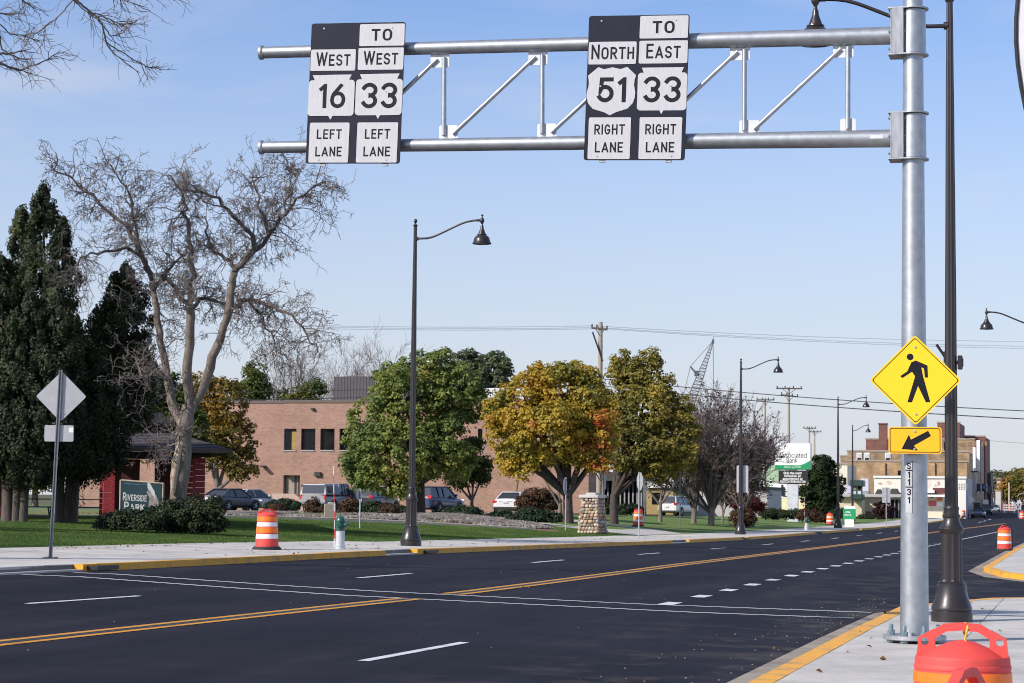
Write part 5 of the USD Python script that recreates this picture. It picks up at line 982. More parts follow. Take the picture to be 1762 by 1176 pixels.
for txt, h, y, cx in (('RIVERSIDE', 13.5, 857.5, 232.5), ('PARK', 14, 873.5, 232)):
    w_ = word(txt, h * k_ * .8, sw=.17, gap=.13, big_first=1.28); x0, y0, x1, y1 = w_.bounds
    if txt == 'RIVERSIDE': w_ = shapely.affinity.scale(w_, 41 * k_ / (x1 - x0), 1, origin=(0, 0)); x1 = 41 * k_
    # small serifs at stroke ends
    tx.prism(shapely.affinity.translate(w_, (cx - 244) * k_ - x1 / 2, EYE + (852.5 - y) * k_ - ps[2] - h * k_ * .45), (0, -.042, 0), (1, 0, -.04), (0, 0, 1), .006)
part(t, 'lettering', tx, pm('sign_lettering', (.50, .50, .47), rough=.6))
rk = Polygon([(18, -26), (14, -8), (16, 2), (10, 12), (14, 20), (20, 16), (27, 8), (31, -4), (33, -26)]); part(t, 'rock_picture', MB().prism(shapely.affinity.scale(shapely.affinity.translate(rk, -2, 0), k_, k_, origin=(0, 0)), (0, -.042, EYE + (852.5 - 860) * k_ - ps[2]), (1, 0, 0), (0, 0, 1), .004), pm('rock_print', (.26, .22, .20), rough=.7, var=.4, scale=9))
bd = Polygon([(10, 11), (9.5, 19), (12.5, 23), (15, 17), (22, 6), (24, -6), (20, -2), (15, 6)]); part(t, 'bird_picture', MB().prism(shapely.affinity.scale(shapely.affinity.translate(bd, 0, 0), k_, k_, origin=(0, 0)), (0, -.048, EYE + (852.5 - 852) * k_ - ps[2]), (1, 0, 0), (0, 0, 1), .004), pm('bird_print', (.50, .50, .50), rough=.7, var=.15, scale=9))

# ================================================================== bank pylon sign and small green sign
SS = 188.; gb = thing('bank_sign', 'tall white and green bank pylon sign with a black message board', 'sign', pl(1364, 888, SS)[:2].tolist() + [0.0])
sgn_w = pm('sign_face_white', (.80, .80, .80), rough=.35, var=.02); sgn_g = pm('sign_face_green', (.012, .27, .10), rough=.4, var=.05)
r_ = rect(1333, 763, 1395, 808.5, SS); part(gb, 'cabinet', sbxx(MB(), SS, SS + .6, r_[0], r_[2], r_[1], r_[3], .03), pm('cabinet_grey', (.45, .46, .5), rough=.5), world=True)
W_, H__ = r_[2] - r_[0], r_[3] - r_[1]; o = DS * (SS - .004) + DT * r_[0] + UP * r_[1]
part(gb, 'white_face', MB().prism(sbox(.03, .03, W_ - .03, H__ - .03), o + DS * .0, DT, UP, .01), sgn_w, world=True)
cv = [(.03, .03), (W_ - .03, .03), (W_ - .03, H__ * .34)] + [(W_ * (.97 - .32 * u), H__ * (.34 - .17 * math.sin(u * math.pi / 2))) for u in np.linspace(.05, 1, 10)] + [(.03, H__ * .17)]
part(gb, 'green_swoosh', MB().prism(Polygon(cv), o - DS * .012, DT, UP, .006), sgn_g, world=True)
def flat_text(parent, name, txt, h, m, cx, z, s, width=None, bold=False):
    tmh = meshkit.text_mesh(txt, h, .01, bold); v = np.asarray(tmh.vertices).copy(); w_ = v[:, 0].max() - v[:, 0].min()
    if width: v[:, 0] *= width / w_; w_ = width
    v[:, 0] -= v[:, 0].min() + w_ / 2; q = DS * (s - v[:, 2:3]) + DT * (cx + v[:, :1]) + UP * (z + v[:, 1:2]); part(parent, name, MB().add(q, tmh.faces), m, world=True)
cxt = (r_[0] + r_[2]) / 2
def zat(py): return tz(1364, py, SS)[1]
flat_text(gb, 'bank_name', 'Associated', .42, ink, cxt, zat(788), SS - .016, 48 * SS / F * 1.0); flat_text(gb, 'bank_name', 'Bank', .42, ink, cxt - .05, zat(796.5), SS - .016, 18.5 * SS / F)
flat_text(gb, 'strip_text', 'Drive-up ATM', .17, sgn_w, cxt - .02, zat(805.5), SS - .02, 28 * SS / F)
rl = rect(1339.5, 810, 1388, 833, SS); part(gb, 'message_board', sbxx(MB(), SS + .02, SS + .5, rl[0], rl[2], rl[1], rl[3], .02), black_m, world=True)
for i, l in enumerate(('Skip the wait!', 'Schedule an', 'appointment at', 'ASSOCIATEDBANK.COM')): flat_text(gb, 'message_line', l, .19, sgn_w, (rl[0] + rl[2]) / 2, zat(816.3 + 4.9 * i), SS + .015, (31, 29, 34, 44)[i] * SS / F, True)
rp = rect(1354, 833, 1373, 890, SS); part(gb, 'post', sbxx(MB(), SS + .06, SS + .5, rp[0], rp[2], -.2, rl[1] - .003, .02), pm('post_silver', (.58, .58, .62), rough=.4, metal=.2), world=True)
sS = 168.; gs_ = thing('direction_sign', 'small green and white direction sign on the bank lawn', 'sign', pl(1461, 906, sS)[:2].tolist() + [.0]); a = rect(1450.5, 876, 1472, 894, sS)
part(gs_, 'green_panel', sbxx(MB(), sS, sS + .2, a[0], a[2], a[1], a[3], .02), sgn_g, world=True); b = rect(1453, 871, 1472, 875.8, sS); part(gs_, 'white_top', sbxx(MB(), sS + .01, sS + .19, b[0], b[2], a[3] + .003, b[3], .01), sgn_w, world=True)
c = rect(1453.5, 894, 1469, 907, sS); part(gs_, 'base', sbxx(MB(), sS + .02, sS + .18, c[0], c[2], c[1] - .2, a[1] - .003, .01), sgn_w, world=True)
for i, l in enumerate(('Lobby', 'Drive-up')): flat_text(gs_, 'line_of_text', l, .13, sgn_w, (a[0] + a[2]) / 2 - .1, a[3] - .30 - .22 * i, sS - .004, (.38, .52)[i], True)

# ================================================================== far street furniture
kb = thing('food_kiosk', 'small open food kiosk with orange timber gable beside the far kerb', 'kiosk', ground_at(1640, 300)); ko = pm('orange_timber', (.50, .19, .06), rough=.7)
part(kb, 'roof', MB().prism(Polygon([(-1.5, 2.3), (0, 3.25), (1.5, 2.3), (1.5, 2.45), (0, 3.45), (-1.5, 2.45)]), (0, 2, 0), (1, 0, 0), (0, 0, 1), 2.4), ko); part(kb, 'gable', MB().prism(Polygon([(-1.2, 2.36), (0, 3.1), (1.2, 2.36)]), (0, -.2, 0), (1, 0, 0), (0, 0, 1), .06), pm('kiosk_cream', (.5, .42, .3), rough=.7))
for x in (-1.2, 1.2): part(kb, 'post', MB().box((x, -.2, 1.2), (.16, .16, 2.4)), ko)
part(kb, 'counter', MB().box((0, .4, .55), (2.2, 1.0, 1.1)), pm('kiosk_yellow', (.55, .36, .05), rough=.7)); part(kb, 'back', MB().box((0, 1.2, 1.2), (2.4, .1, 2.3)), pm('kiosk_grey', (.30, .33, .38), rough=.6))
for px, d, l in ((1711, 425, 'left one of the two red and white striped barricades closing the street'), (1737, 425, 'right one of the two red and white striped barricades closing the street')):
    t = thing('barricade', l, 'barricade', ground_at(px, d, 0), AL + 15); 
    for z in (.45, .92, 1.38):
        part(t, 'rail', MB().box((0, 0, z), (2.4, .04, .30)), white_paint); st_ = MB()
        for k in range(8): x = -1.08 + .3 * k; st_.prism(Polygon([(x - .07, -.145), (x + .05, -.145), (x + .13, .145), (x + .01, .145)]), (0, -.021, z), (1, 0, 0), (0, 0, 1), .004)
        part(t, 'stripes', st_, pm('barricade_red', (.55, .06, .03), rough=.5) if z < .5 and px < 1720 else UsdShade.Material.Get(stage, '/World/Looks/barricade_red'))
    for x in (-.95, .95): part(t, 'leg', MB().box((x, .06, .8), (.07, .07, 1.6)).box((x, .06, .04), (.07, 1.2, .07)), alu)
t = thing('double_arrow_sign', 'small white sign with two black forked arrows near the right edge', 'road sign', ground_at(1752, 300)); part(t, 'post', MB().box((0, 0, .7), (.07, .07, 1.5)), alu); part(t, 'panel', MB().box((0, -.06, 1.55), (.78, .02, 1.0), b=.005), white_sheet)
part(t, 'arrows', MB().prism(unary_union([LineString([(-.12, -.3), (-.12, 0), (-.22, .18)]).buffer(.05), LineString([(.06, -.3), (.06, .0), (.16, .2)]).buffer(.05), Polygon([(-.32, .12), (-.14, .2), (-.28, .34)]), Polygon([(.06, .22), (.28, .14), (.22, .38)])]), (0, -.075, 1.52), (1, 0, 0), (0, 0, 1), .004), ink)
t = thing('far_diamond_sign', 'far diamond sign back in front of the dark shop fronts', 'road sign', ground_at(1669.5, 300)); part(t, 'post', MB().box((0, 0, 1.3), (.09, .09, 2.8)), alu); part(t, 'panel', MB().prism(diamond((0, 0), .62, .06), (0, -.06, 2.35), (1, 0, 0), (0, 0, 1), .01), white_paint); part(t, 'plaque', MB().box((0, -.06, 1.2), (.5, .02, .7)), alu)

for k, (px, y0, d, l, cat) in enumerate(((1690, 857, 330, 'far white shop sign hung over the pavement on the shaded side', 'shop sign'), (1676, 862, 320, 'far dark pole sign before the shaded shop fronts', 'shop sign'), (1704, 862, 400, 'far pale panel sign near the end of the shaded fronts', 'shop sign'))):
    t = thing('hanging_sign', l, cat, ground_at(px, d)); h_ = (866 - y0) * d / F + 1.6; part(t, 'post', MB().tube([(0, 0, 0), (0, 0, h_)], [.07, .06], 8), black_m); part(t, 'panel', MB().box((.5, 0, h_ - .4), (.9, .12, .7), b=.02), (white_paint, roof_dark, cream)[k])
# ================================================================== vehicles
tyre_m = pm('tyre_rubber', (.017, .017, .018), rough=.8); rim_m = pm('alloy_rim', (.42, .43, .45), rough=.3, metal=.8); car_glass = pm('tinted_car_glass', (.018, .021, .025), rough=.07, spec=.8, var=.05)
tail_red = pm('tail_lamp_red', (.50, .012, .02), rough=.2, coat=.5); lamp_clear = pm('clear_lamp', (.60, .62, .64), rough=.15); trim_m = pm('black_trim', (.02, .02, .022), rough=.6); plate_m = pm('number_plate', (.55, .57, .62), rough=.5)
def loft(sts, n=18, e=.55):
    """body along y: stations (y, half width, z low, z high); rounded-box sections"""
    a = np.linspace(0, 2 * np.pi, n, endpoint=False) + np.pi / n; c, s_ = np.cos(a), np.sin(a); X = np.sign(c) * np.abs(c) ** e; Z = np.sign(s_) * np.abs(s_) ** e
    V = []
    for y, w, z0, z1 in sts:
        zz = (z0 + z1) / 2 + Z * (z1 - z0) / 2; tum = 1 - .05 * np.clip(Z, 0, 1); V.append(np.stack([X * w * tum, np.full(n, y), zz], 1))
    V = np.vstack(V); m = len(sts); i = np.arange(m - 1)[:, None] * n; j = np.arange(n)[None]; k = (j + 1) % n
    Fq = np.stack([i + j, i + n + j, i + n + k, i + k], -1).reshape(-1, 4); mb = MB().add(V, Fq[:, ::-1])
    for o, r in ((0, 0), ((m - 1) * n, 1)):
        q = np.arange(1, n - 1); f = np.stack([np.zeros_like(q), q, q + 1], 1) + o; mb.F.append(f[:, ::-1] if r else f)
    return mb
def prismoid(q): # 8 corners: rear-low L,R ; rear-high L,R ; front-high L,R ; front-low L,R
    return [[0, 1, 3, 2], [2, 3, 5, 4], [4, 5, 7, 6], [0, 2, 4, 6], [1, 7, 5, 3], [0, 6, 7, 1]]
SEDAN = dict(L=4.85, body=[(-2.43, .62, .40, .84), (-2.38, .82, .30, .99), (-2.1, .90, .24, 1.03), (-1.4, .925, .2, .99), (-.5, .93, .2, .96), (.6, .93, .2, .95), (1.3, .92, .2, .93), (1.9, .89, .22, .83), (2.3, .80, .26, .70), (2.43, .62, .34, .58)], gh=(-1.80, .99, -.98, 1.40, .30, 1.42, 1.22, .94), gw=(.80, .585), wb=(-1.42, 1.42), wr=.33, tl=(.56, .88, .72, .88), plate=(.78,), belt=.97)
SUV = dict(L=4.7, body=[(-2.33, .74, .38, 1.00), (-2.28, .88, .30, 1.10), (-1.9, .915, .26, 1.13), (-1.2, .925, .24, 1.11), (.5, .925, .24, 1.08), (1.2, .92, .24, 1.05), (1.85, .89, .26, .98), (2.22, .80, .3, .86), (2.36, .64, .4, .70)], gh=(-2.24, 1.10, -1.98, 1.66, .25, 1.68, 1.08, 1.06), gw=(.82, .66), wb=(-1.32, 1.32), wr=.36, tl=(.62, .90, .92, 1.14), plate=(.80,), belt=1.1)
TRUCK = dict(L=5.8, body=[(-2.9, .93, .50, 1.10), (-2.86, .97, .42, 1.13), (-1.0, .985, .36, 1.14), (-.9, .985, .34, 1.14), (1.0, .985, .34, 1.14), (1.9, .97, .36, 1.13), (2.6, .93, .40, 1.04), (2.85, .84, .46, .92)], gh=(-.85, 1.14, -.7, 1.82, .45, 1.84, 1.2, 1.14), gw=(.88, .70), wb=(-1.75, 1.85), wr=.39, tl=(.80, .965, .82, 1.10), plate=(.62,), belt=1.13)
def car(name, label, cat, spec, paint, loc, rot, topper=False, back=True, group=None):
    t = thing(name, label, cat, loc, rot, group); S = spec; b = part(t, 'body', loft(S['body']), paint, 42)
    y0, z0, y1, z1, y2, z2, y3, z3 = S['gh']; wl, wh = S['gw']
    def gv(sh=0., dz=0.): return np.array([(sx * (w - sh), y, z - dz) for (y, z, w) in ((y0, z0 - .05, wl), (y1, z1, wh), (y2, z2, wh), (y3, z3 - .05, wl)) for sx in (-1, 1)])
    part(t, 'windows', MB().add(gv(.012, .02), prismoid(0)), car_glass)
    part(t, 'roof', MB().box((0, (y1 + y2) / 2, (z1 + z2) / 2 + .005), (2 * wh + .03, y2 - y1 + .12, .055), b=.026), paint, 40)
    pil = MB(); v = gv()
    for sx in (0, 1):
        pil.tube([v[0 + sx], v[2 + sx]], [.05, .045], 6).tube([v[6 + sx], v[4 + sx]], [.045, .04], 6).tube([v[2 + sx], v[4 + sx]], [.04] * 2, 6)
        for f_ in ((.40,) if S is SEDAN else (.32, .62)):
            pt = v[2 + sx] * (1 - f_) + v[4 + sx] * f_; pb_ = np.array([v[0 + sx][0], pt[1] + .05, z0 - .03]); pil.tube([pb_, pt], [.04] * 2, 5)
    part(t, 'pillars', pil, paint, 40)
    L2 = S['L'] / 2; tx0, tx1, tz0, tz1 = S['tl']; yr = S['body'][1][0]; yf = S['body'][-2][0]
    for sx in (-1, 1):
        part(t, 'tail_lamp', MB().box((sx * (tx0 + tx1) / 2, yr + .005, (tz0 + tz1) / 2), (tx1 - tx0, .12, tz1 - tz0), b=.03), tail_red, 40)
        part(t, 'headlight', MB().box((sx * .66, yf + .02, .68 if S is SEDAN else .86), (.30, .16, .13), b=.03), lamp_clear, 40)
        part(t, 'mirror', MB().box((sx * (S['gw'][0] + .18), y3 - .42, S['belt'] + .06), (.2, .12, .14), b=.03), paint, 40)
        for yw in S['wb']:
            w_ = part(t, 'wheel', MB().lathe([(.001, -.10), (S['wr'] * .72, -.105), (S['wr'] - .02, -.10), (S['wr'], -.07), (S['wr'], .07), (S['wr'] - .02, .10), (.001, .10)], 26, (sx * (S['body'][4][1] - .10), yw, S['wr']), [[0, 1, 0], [0, 0, 1], [1, 0, 0]]), tyre_m, 30)
            rm = MB()
            for q in range(5):
                a = q * 2 * math.pi / 5; rm.tube([(sx * (S['body'][4][1] + .006), yw, S['wr']), (sx * (S['body'][4][1] + .006), yw + .21 * math.cos(a), S['wr'] + .21 * math.sin(a))], [.04, .03], 6)
            part(w_, 'rim', rm, rim_m, 40)
            part(t, 'wheel_arch', MB().lathe([(.001, 0), (S['wr'] + .055, 0), (S['wr'] + .05, .012)], 26, (sx * (S['body'][4][1] - .012 if sx > 0 else .93 * 0 + S['body'][4][1] - .0), yw, S['wr'] + .02), [[0, 1, 0], [0, 0, 1], [sx, 0, 0]]), trim_m, 30)
    part(t, 'rear_bumper', MB().box((0, S['body'][0][0] + .02, .40 if S is not TRUCK else .56), (1.62, .16, .17), b=.05), trim_m if S is not TRUCK else pm('chrome_bumper', (.35, .35, .37), rough=.25, metal=.9), 40)
    part(t, 'number_plate', MB().box((0, S['body'][0][0] - .045 if S is not SEDAN else S['body'][0][0] - .02, S['plate'][0]), (.32, .03, .16), b=.008), plate_m)
    part(t, 'trim_strip', MB().box((0, S['body'][1][0] - .03, (tz0 + tz1) / 2 + .03), (.9, .05, .05), b=.015), rim_m)
    if topper:
        sh = pm('topper_shell', (.22, .22, .23), rough=.35, coat=.5); q = np.array([(sx * w, y, z) for (y, z, w) in ((-2.86, 1.14, .95), (-2.72, 1.80, .78), (-.98, 1.82, .80), (-.98, 1.14, .95)) for sx in (-1, 1)])
        part(t, 'topper', MB().add(q, prismoid(0)), sh); part(t, 'topper_window', MB().add(np.array([(sx * .80, -2.862 + (0 if z < 1.3 else .123), z) for z in (1.20, 1.74) for sx in (-1, 1)]) * [1, 1, 1] - [0, .012, 0], [[0, 1, 3, 2]]), car_glass)
        part(t, 'side_window', MB().add(np.array([(.93, -2.6, 1.22), (.93, -1.15, 1.22), (.82, -1.15, 1.7), (.82, -2.5, 1.7)]) + [.012, 0, 0], [[0, 1, 2, 3]]), car_glass)
        part(t, 'handle', MB().box((0, -2.92, .98), (.16, .03, .07), b=.01), trim_m)
    return t
def paint(name, c, metal=.0): return pm(name, c, rough=.3, metal=metal, var=.06, coat=.5)
def pc(px, d): return ground_at(px, d, .139)
car('parked_car', 'dark grey sedan parked left of the silver pickup, red tail light lit by sun', 'car', SEDAN, paint('slate_paint', (.03, .032, .042)), pc(397, 140), -30)
car('parked_car', 'pale grey sedan mostly hidden behind the dark grey sedan', 'car', SEDAN, paint('pale_paint', (.45, .45, .47)), pc(431, 146), -34)
car('pickup_truck', 'silver pickup truck with a glazed topper over its bed', 'pickup truck', TRUCK, paint('silver_paint_car', (.25, .25, .25)), pc(575, 143), -24, True)
car('parked_car', 'dark sport utility car between the pickup and the lamp post', 'car', SUV, paint('charcoal_paint', (.035, .036, .04)), pc(646, 145), -22)
car('parked_car', 'dark blue sport utility car right of the lamp post base', 'car', SUV, paint('blue_paint', (.014, .03, .08)), pc(752, 138), -27)
car('parked_car', 'white sedan parked behind the low juniper, red tail lights towards the street', 'car', SEDAN, paint('white_car_paint', (.66, .66, .67), 0.), pc(886, 141), -14)
car('parked_car', 'white sport utility car behind the tree trunks left of the bare trees', 'car', SUV, paint('white_suv_paint', (.62, .62, .63), 0.), pc(1168, 186), -30)
car('moving_car', 'dark car driving towards the viewer down the far street', 'car', SEDAN, paint('dark_car_paint', (.03, .038, .048)), ground_at(1684, 300, .006), 180 - 15)
car('parked_car', 'white car standing by the far drums in front of the shop', 'car', SUV, paint('far_white_paint', (.68, .68, .69), 0.), ground_at(1606, 292), 60)
car('queued_car', 'dark car parked at the kerb just left of the striped barricades', 'car', SUV, paint('queue_dark', (.04, .045, .055)), ground_at(1698, 350, .006), 180 - 15)
car('queued_car', 'grey car waiting behind the left striped barricade', 'car', SEDAN, paint('queue_grey', (.22, .25, .28)), ground_at(1712, 420, .02), 180 - 15)
car('queued_car', 'dark car at the right edge beyond the double arrow sign', 'car', SUV, paint('queue_black', (.03, .03, .033)), ground_at(1766, 330, .02), 180 - 15)

# ================================================================== vegetation
def rand_unit(r, n): 
    v = r.normal(size=(n, 3)); return v / np.linalg.norm(v, axis=1, keepdims=True)
def leaf_mesh(r, C, N, size, aspect=.75, jitter=.3, fold=.18):
    """one small folded leaf (two faces) at every point"""
    n = len(C); N = N / np.linalg.norm(N, axis=1, keepdims=True); a = np.cross(N, rand_unit(r, n)); a /= np.linalg.norm(a, axis=1, keepdims=True) + 1e-9; b = np.cross(N, a)
    s_ = size * (1 + jitter * r.uniform(-1, 1, n))[:, None]
    V = np.stack([C - a * s_ * .5, C + b * s_ * .5 * aspect + N * s_ * fold, C + a * s_ * .5, C - b * s_ * .5 * aspect + N * s_ * fold], 1).reshape(-1, 3)
    i = np.arange(n)[:, None] * 4; return V, np.concatenate([i + [0, 1, 2], i + [0, 2, 3]], 0)
def crown_points(r, blobs, ncl, rc, nleaf, shell=.45, flat=.85, drop=0.):
    """clumps of leaves through a crown made of ellipsoids (centre, radii)"""
    vol = np.array([b[1][0] * b[1][1] * b[1][2] for b in blobs]) ** .75; pick = r.choice(len(blobs), ncl, p=vol / vol.sum())
    extra = []
    for b in blobs:                                                       # small boughs standing out of the outline
        for q in rand_unit(r, 5): extra.append((b[0] + q * b[1] * r.uniform(.80, 1.08), b[1] * r.uniform(.22, .40)))
    if len(blobs) > 3:
        k0 = len(blobs); blobs = list(blobs) + extra; vol = np.array([b[1][0] * b[1][1] * b[1][2] for b in blobs]) ** .7; pick = r.choice(len(blobs), ncl, p=vol / vol.sum())
    c = np.array([b[0] for b in blobs])[pick]; ra = np.array([b[1] for b in blobs])[pick]
    u = rand_unit(r, ncl); rad = shell + (1 - shell) * r.random(ncl) ** .5; cc = c + u * ra * rad[:, None]
    k = rc * r.uniform(.6, 1.35, ncl); cnt = np.maximum(4, (nleaf * (k / rc) ** 2).astype(int)); idx = np.repeat(np.arange(ncl), cnt)
    v = rand_unit(r, len(idx)); v[:, 2] = np.where(r.random(len(idx)) < .7, np.abs(v[:, 2]), v[:, 2]); w = v * (r.random(len(idx)) ** .33)[:, None]
    pts = cc[idx] + w * k[idx][:, None] * [1, 1, flat]; nrm = v * .7 + u[idx] * .35 + [0, 0, .35] + r.normal(size=v.shape) * .35
    return pts, nrm
def px_blobs(items, d, loc, depth=1.0):
    out = []
    for cx, cy, rx, ry, dd in items:
        k = (d + dd) / F; p = P(cx, cy, d + dd) - loc; out.append((p, np.array([rx * k, (rx * k + ry * k) / 2 * depth, ry * k])))
    return out
def leafy(name, label, px, d, items, mat, leaf, ncl, rc, nleaf, trunk, cat='tree', seed=1, limbs=True, group=None, depth=1., tm=None, dz=.13, shell=.45, base=None):
    loc = ground_at(px, d, dz) if base is None else base; t = thing(name, label, cat, loc, 0, group); r = np.random.default_rng(seed); bl = px_blobs(items, d, loc, depth)
    tm = tm or bark
    if trunk:
        w0, fork = trunk; k = d / F; mb = MB(); top = np.array([0, 0, fork]); ctr = np.mean([b[0] for b in bl], 0)
        mb.tube([(0, 0, -.15), (w0 * .1, 0, .1), (0, 0, fork * .5), top], [w0 * 1.35, w0 * 1.05, w0 * .9, w0 * .8], 12)
        tr = part(t, 'trunk', mb, tm, 50)
        for b in bl:
            m1 = top * .5 + b[0] * .5 + r.normal(size=3) * .25; m1[2] = max(m1[2], fork + .3)
            part(t, 'limb', MB().tube([top - [0, 0, .2], m1, b[0], b[0] + (b[0] - m1) * .12 * min(1, b[1][2])], [w0 * .6, w0 * .42, w0 * .2, .02], 8), tm, 50)
    pts, nrm = crown_points(r, bl, ncl, rc, nleaf, shell)
    ok = pts[:, 2] > .12; pts, nrm = pts[ok], nrm[ok]
    part(t, 'crown' if trunk else 'foliage', MB().add(*leaf_mesh(r, pts, nrm, leaf)), mat); return t
def many_tubes(mb, pts, rad, n=3):
    """tubes along many equally long polylines at once: pts (N, m, 3), rad (N, m)"""
    N, m = pts.shape[:2]; t = np.gradient(pts, axis=1); t /= np.linalg.norm(t, axis=2, keepdims=True) + 1e-12
    ref = np.eye(3)[np.abs(t.mean(1)).argmin(1)][:, None]; u = np.cross(t, ref); u /= np.linalg.norm(u, axis=2, keepdims=True) + 1e-12; w = np.cross(t, u); an = np.arange(n) * 2 * np.pi / n
    v = pts[:, :, None] + rad[:, :, None, None] * (np.cos(an)[:, None] * u[:, :, None] + np.sin(an)[:, None] * w[:, :, None])
    i = (np.arange(N)[:, None, None] * m + np.arange(m - 1)[None, :, None]) * n; j = np.arange(n)[None, None]; k = (j + 1) % n
    mb.add(v.reshape(-1, 3), np.stack([i + j, i + k, i + n + k, i + n + j], -1).reshape(-1, 4))
def grow(r, mb, P0, D0, L0, R0, levels=3, wig=.18, up=0., kids=4, ang=(25, 60), minr=.006, shrink=.62, m=5):
    """bare branches with side branches, level by level: starts P0, directions D0, lengths L0, radii R0"""
    P0, D0 = np.atleast_2d(P0), np.atleast_2d(D0); L0, R0 = np.broadcast_to(L0, len(P0)).astype(float), np.broadcast_to(R0, len(P0)).astype(float); U0 = np.broadcast_to(up, len(P0)).astype(float)
    for lev in range(levels):
        N = len(P0); q = D0.copy(); pts = [P0]
        for i in range(m - 1):
            q = q + r.normal(size=(N, 3)) * wig; q[:, 2] += U0; q /= np.linalg.norm(q, axis=1, keepdims=True); pts.append(pts[-1] + q * (L0 / (m - 1))[:, None])
        pts = np.stack(pts, 1); rad = np.maximum(R0[:, None] * np.linspace(1, .4, m), minr * .8); many_tubes(mb, pts, rad, 5 if lev == 0 and R0.max() > .03 else 3)
        if lev == levels - 1: return
        par = np.repeat(np.arange(N), kids); f = r.uniform(.2, 1.0, len(par)) * (m - 1); i = np.minimum(f.astype(int), m - 2); d = pts[par, i + 1] - pts[par, i]; P1 = pts[par, i] + d * (f - i)[:, None]; d /= np.linalg.norm(d, axis=1, keepdims=True) + 1e-12
        sd = np.cross(d, rand_unit(r, len(par))); sd /= np.linalg.norm(sd, axis=1, keepdims=True) + 1e-12; a = np.radians(r.uniform(ang[0], ang[1], len(par)))[:, None]
        P0, D0, L0, R0, U0 = P1, d * np.cos(a) + sd * np.sin(a), L0[par] * shrink * r.uniform(.6, 1.25, len(par)), np.maximum(rad[par, i] * r.uniform(.5, .7, len(par)), minr), U0[par]
evergreen = leafmat('cypress_foliage', [(0.20, (0.043, 0.057, 0.028)), (0.45, (0.087, 0.115, 0.046)), (0.62, (0.164, 0.172, 0.055)), (0.74, (0.206, 0.177, 0.055)), (0.83, (0.515, 0.161, 0.063))], nscale=.75, trans=.12, bright=.5)
maple_green = leafmat('maple_green', [(0.21, (0.184, 0.261, 0.072)), (0.46, (0.357, 0.404, 0.096)), (0.64, (0.680, 0.532, 0.111)), (0.78, (0.680, 0.552, 0.123))], nscale=.5)
maple_gold = leafmat('maple_gold', [(0.10, (0.157, 0.210, 0.054)), (0.26, (0.407, 0.361, 0.058)), (0.38, (0.680, 0.487, 0.058)), (0.48, (0.680, 0.420, 0.058)), (0.58, (0.680, 0.218, 0.067)), (0.70, (0.665, 0.101, 0.058))], nscale=.55)
maple_olive = leafmat('maple_olive', [(0.16, (0.156, 0.165, 0.054)), (0.39, (0.390, 0.328, 0.067)), (0.54, (0.680, 0.512, 0.076)), (0.68, (0.680, 0.450, 0.081)), (0.78, (0.680, 0.245, 0.109))], nscale=.36)
maple_red = leafmat('maple_red', [(0.26, (0.530, 0.406, 0.047)), (0.40, (0.680, 0.234, 0.055)), (0.55, (0.680, 0.133, 0.062)), (0.70, (0.624, 0.203, 0.055)), (0.80, (0.562, 0.374, 0.047))], nscale=1.3)
tree_rust = leafmat('rusty_tree', [(0.20, (0.148, 0.157, 0.038)), (0.40, (0.330, 0.235, 0.044)), (0.55, (0.661, 0.283, 0.047)), (0.70, (0.680, 0.157, 0.056))], nscale=.3)
yellow_green = leafmat('yellow_green_leaves', [(0.30, (0.104, 0.141, 0.030)), (0.55, (0.208, 0.215, 0.036)), (0.75, (0.329, 0.264, 0.042))], nscale=.5)
dull_green = leafmat('dull_green_leaves', [(0.30, (0.167, 0.206, 0.104)), (0.55, (0.293, 0.304, 0.153)), (0.75, (0.419, 0.364, 0.180))], nscale=.4)
shrub_green = leafmat('shrub_green', [(0.30, (0.026, 0.046, 0.017)), (0.55, (0.058, 0.079, 0.020)), (0.75, (0.119, 0.103, 0.029)), (0.85, (0.210, 0.073, 0.025))], nscale=1.2, trans=.15)
juniper_m = leafmat('juniper_green', [(.3, (0.022, 0.048, 0.019)), (.6, (0.045, 0.083, 0.027)), (.8, (0.080, 0.104, 0.032))], nscale=1.0, trans=.15)
burgundy_m = leafmat('burgundy_leaves', [(.3, (0.042, 0.010, 0.014)), (.6, (0.090, 0.017, 0.024)), (.8, (0.156, 0.026, 0.031))], nscale=.8, trans=.2)
rust_shrub = leafmat('rust_shrub', [(.3, (0.084, 0.049, 0.025)), (.6, (0.182, 0.077, 0.031)), (.8, (0.238, 0.112, 0.042))], nscale=1.0, trans=.2)
red_bush_m = leafmat('red_bush', [(.3, (0.144, 0.026, 0.026)), (.6, (0.264, 0.042, 0.036)), (.8, (0.336, 0.072, 0.042))], nscale=.8, trans=.2)

round_green = leafmat('round_green', [(.3, (.026, .055, .014)), (.55, (.06, .095, .02)), (.75, (.12, .12, .024))], nscale=.5)
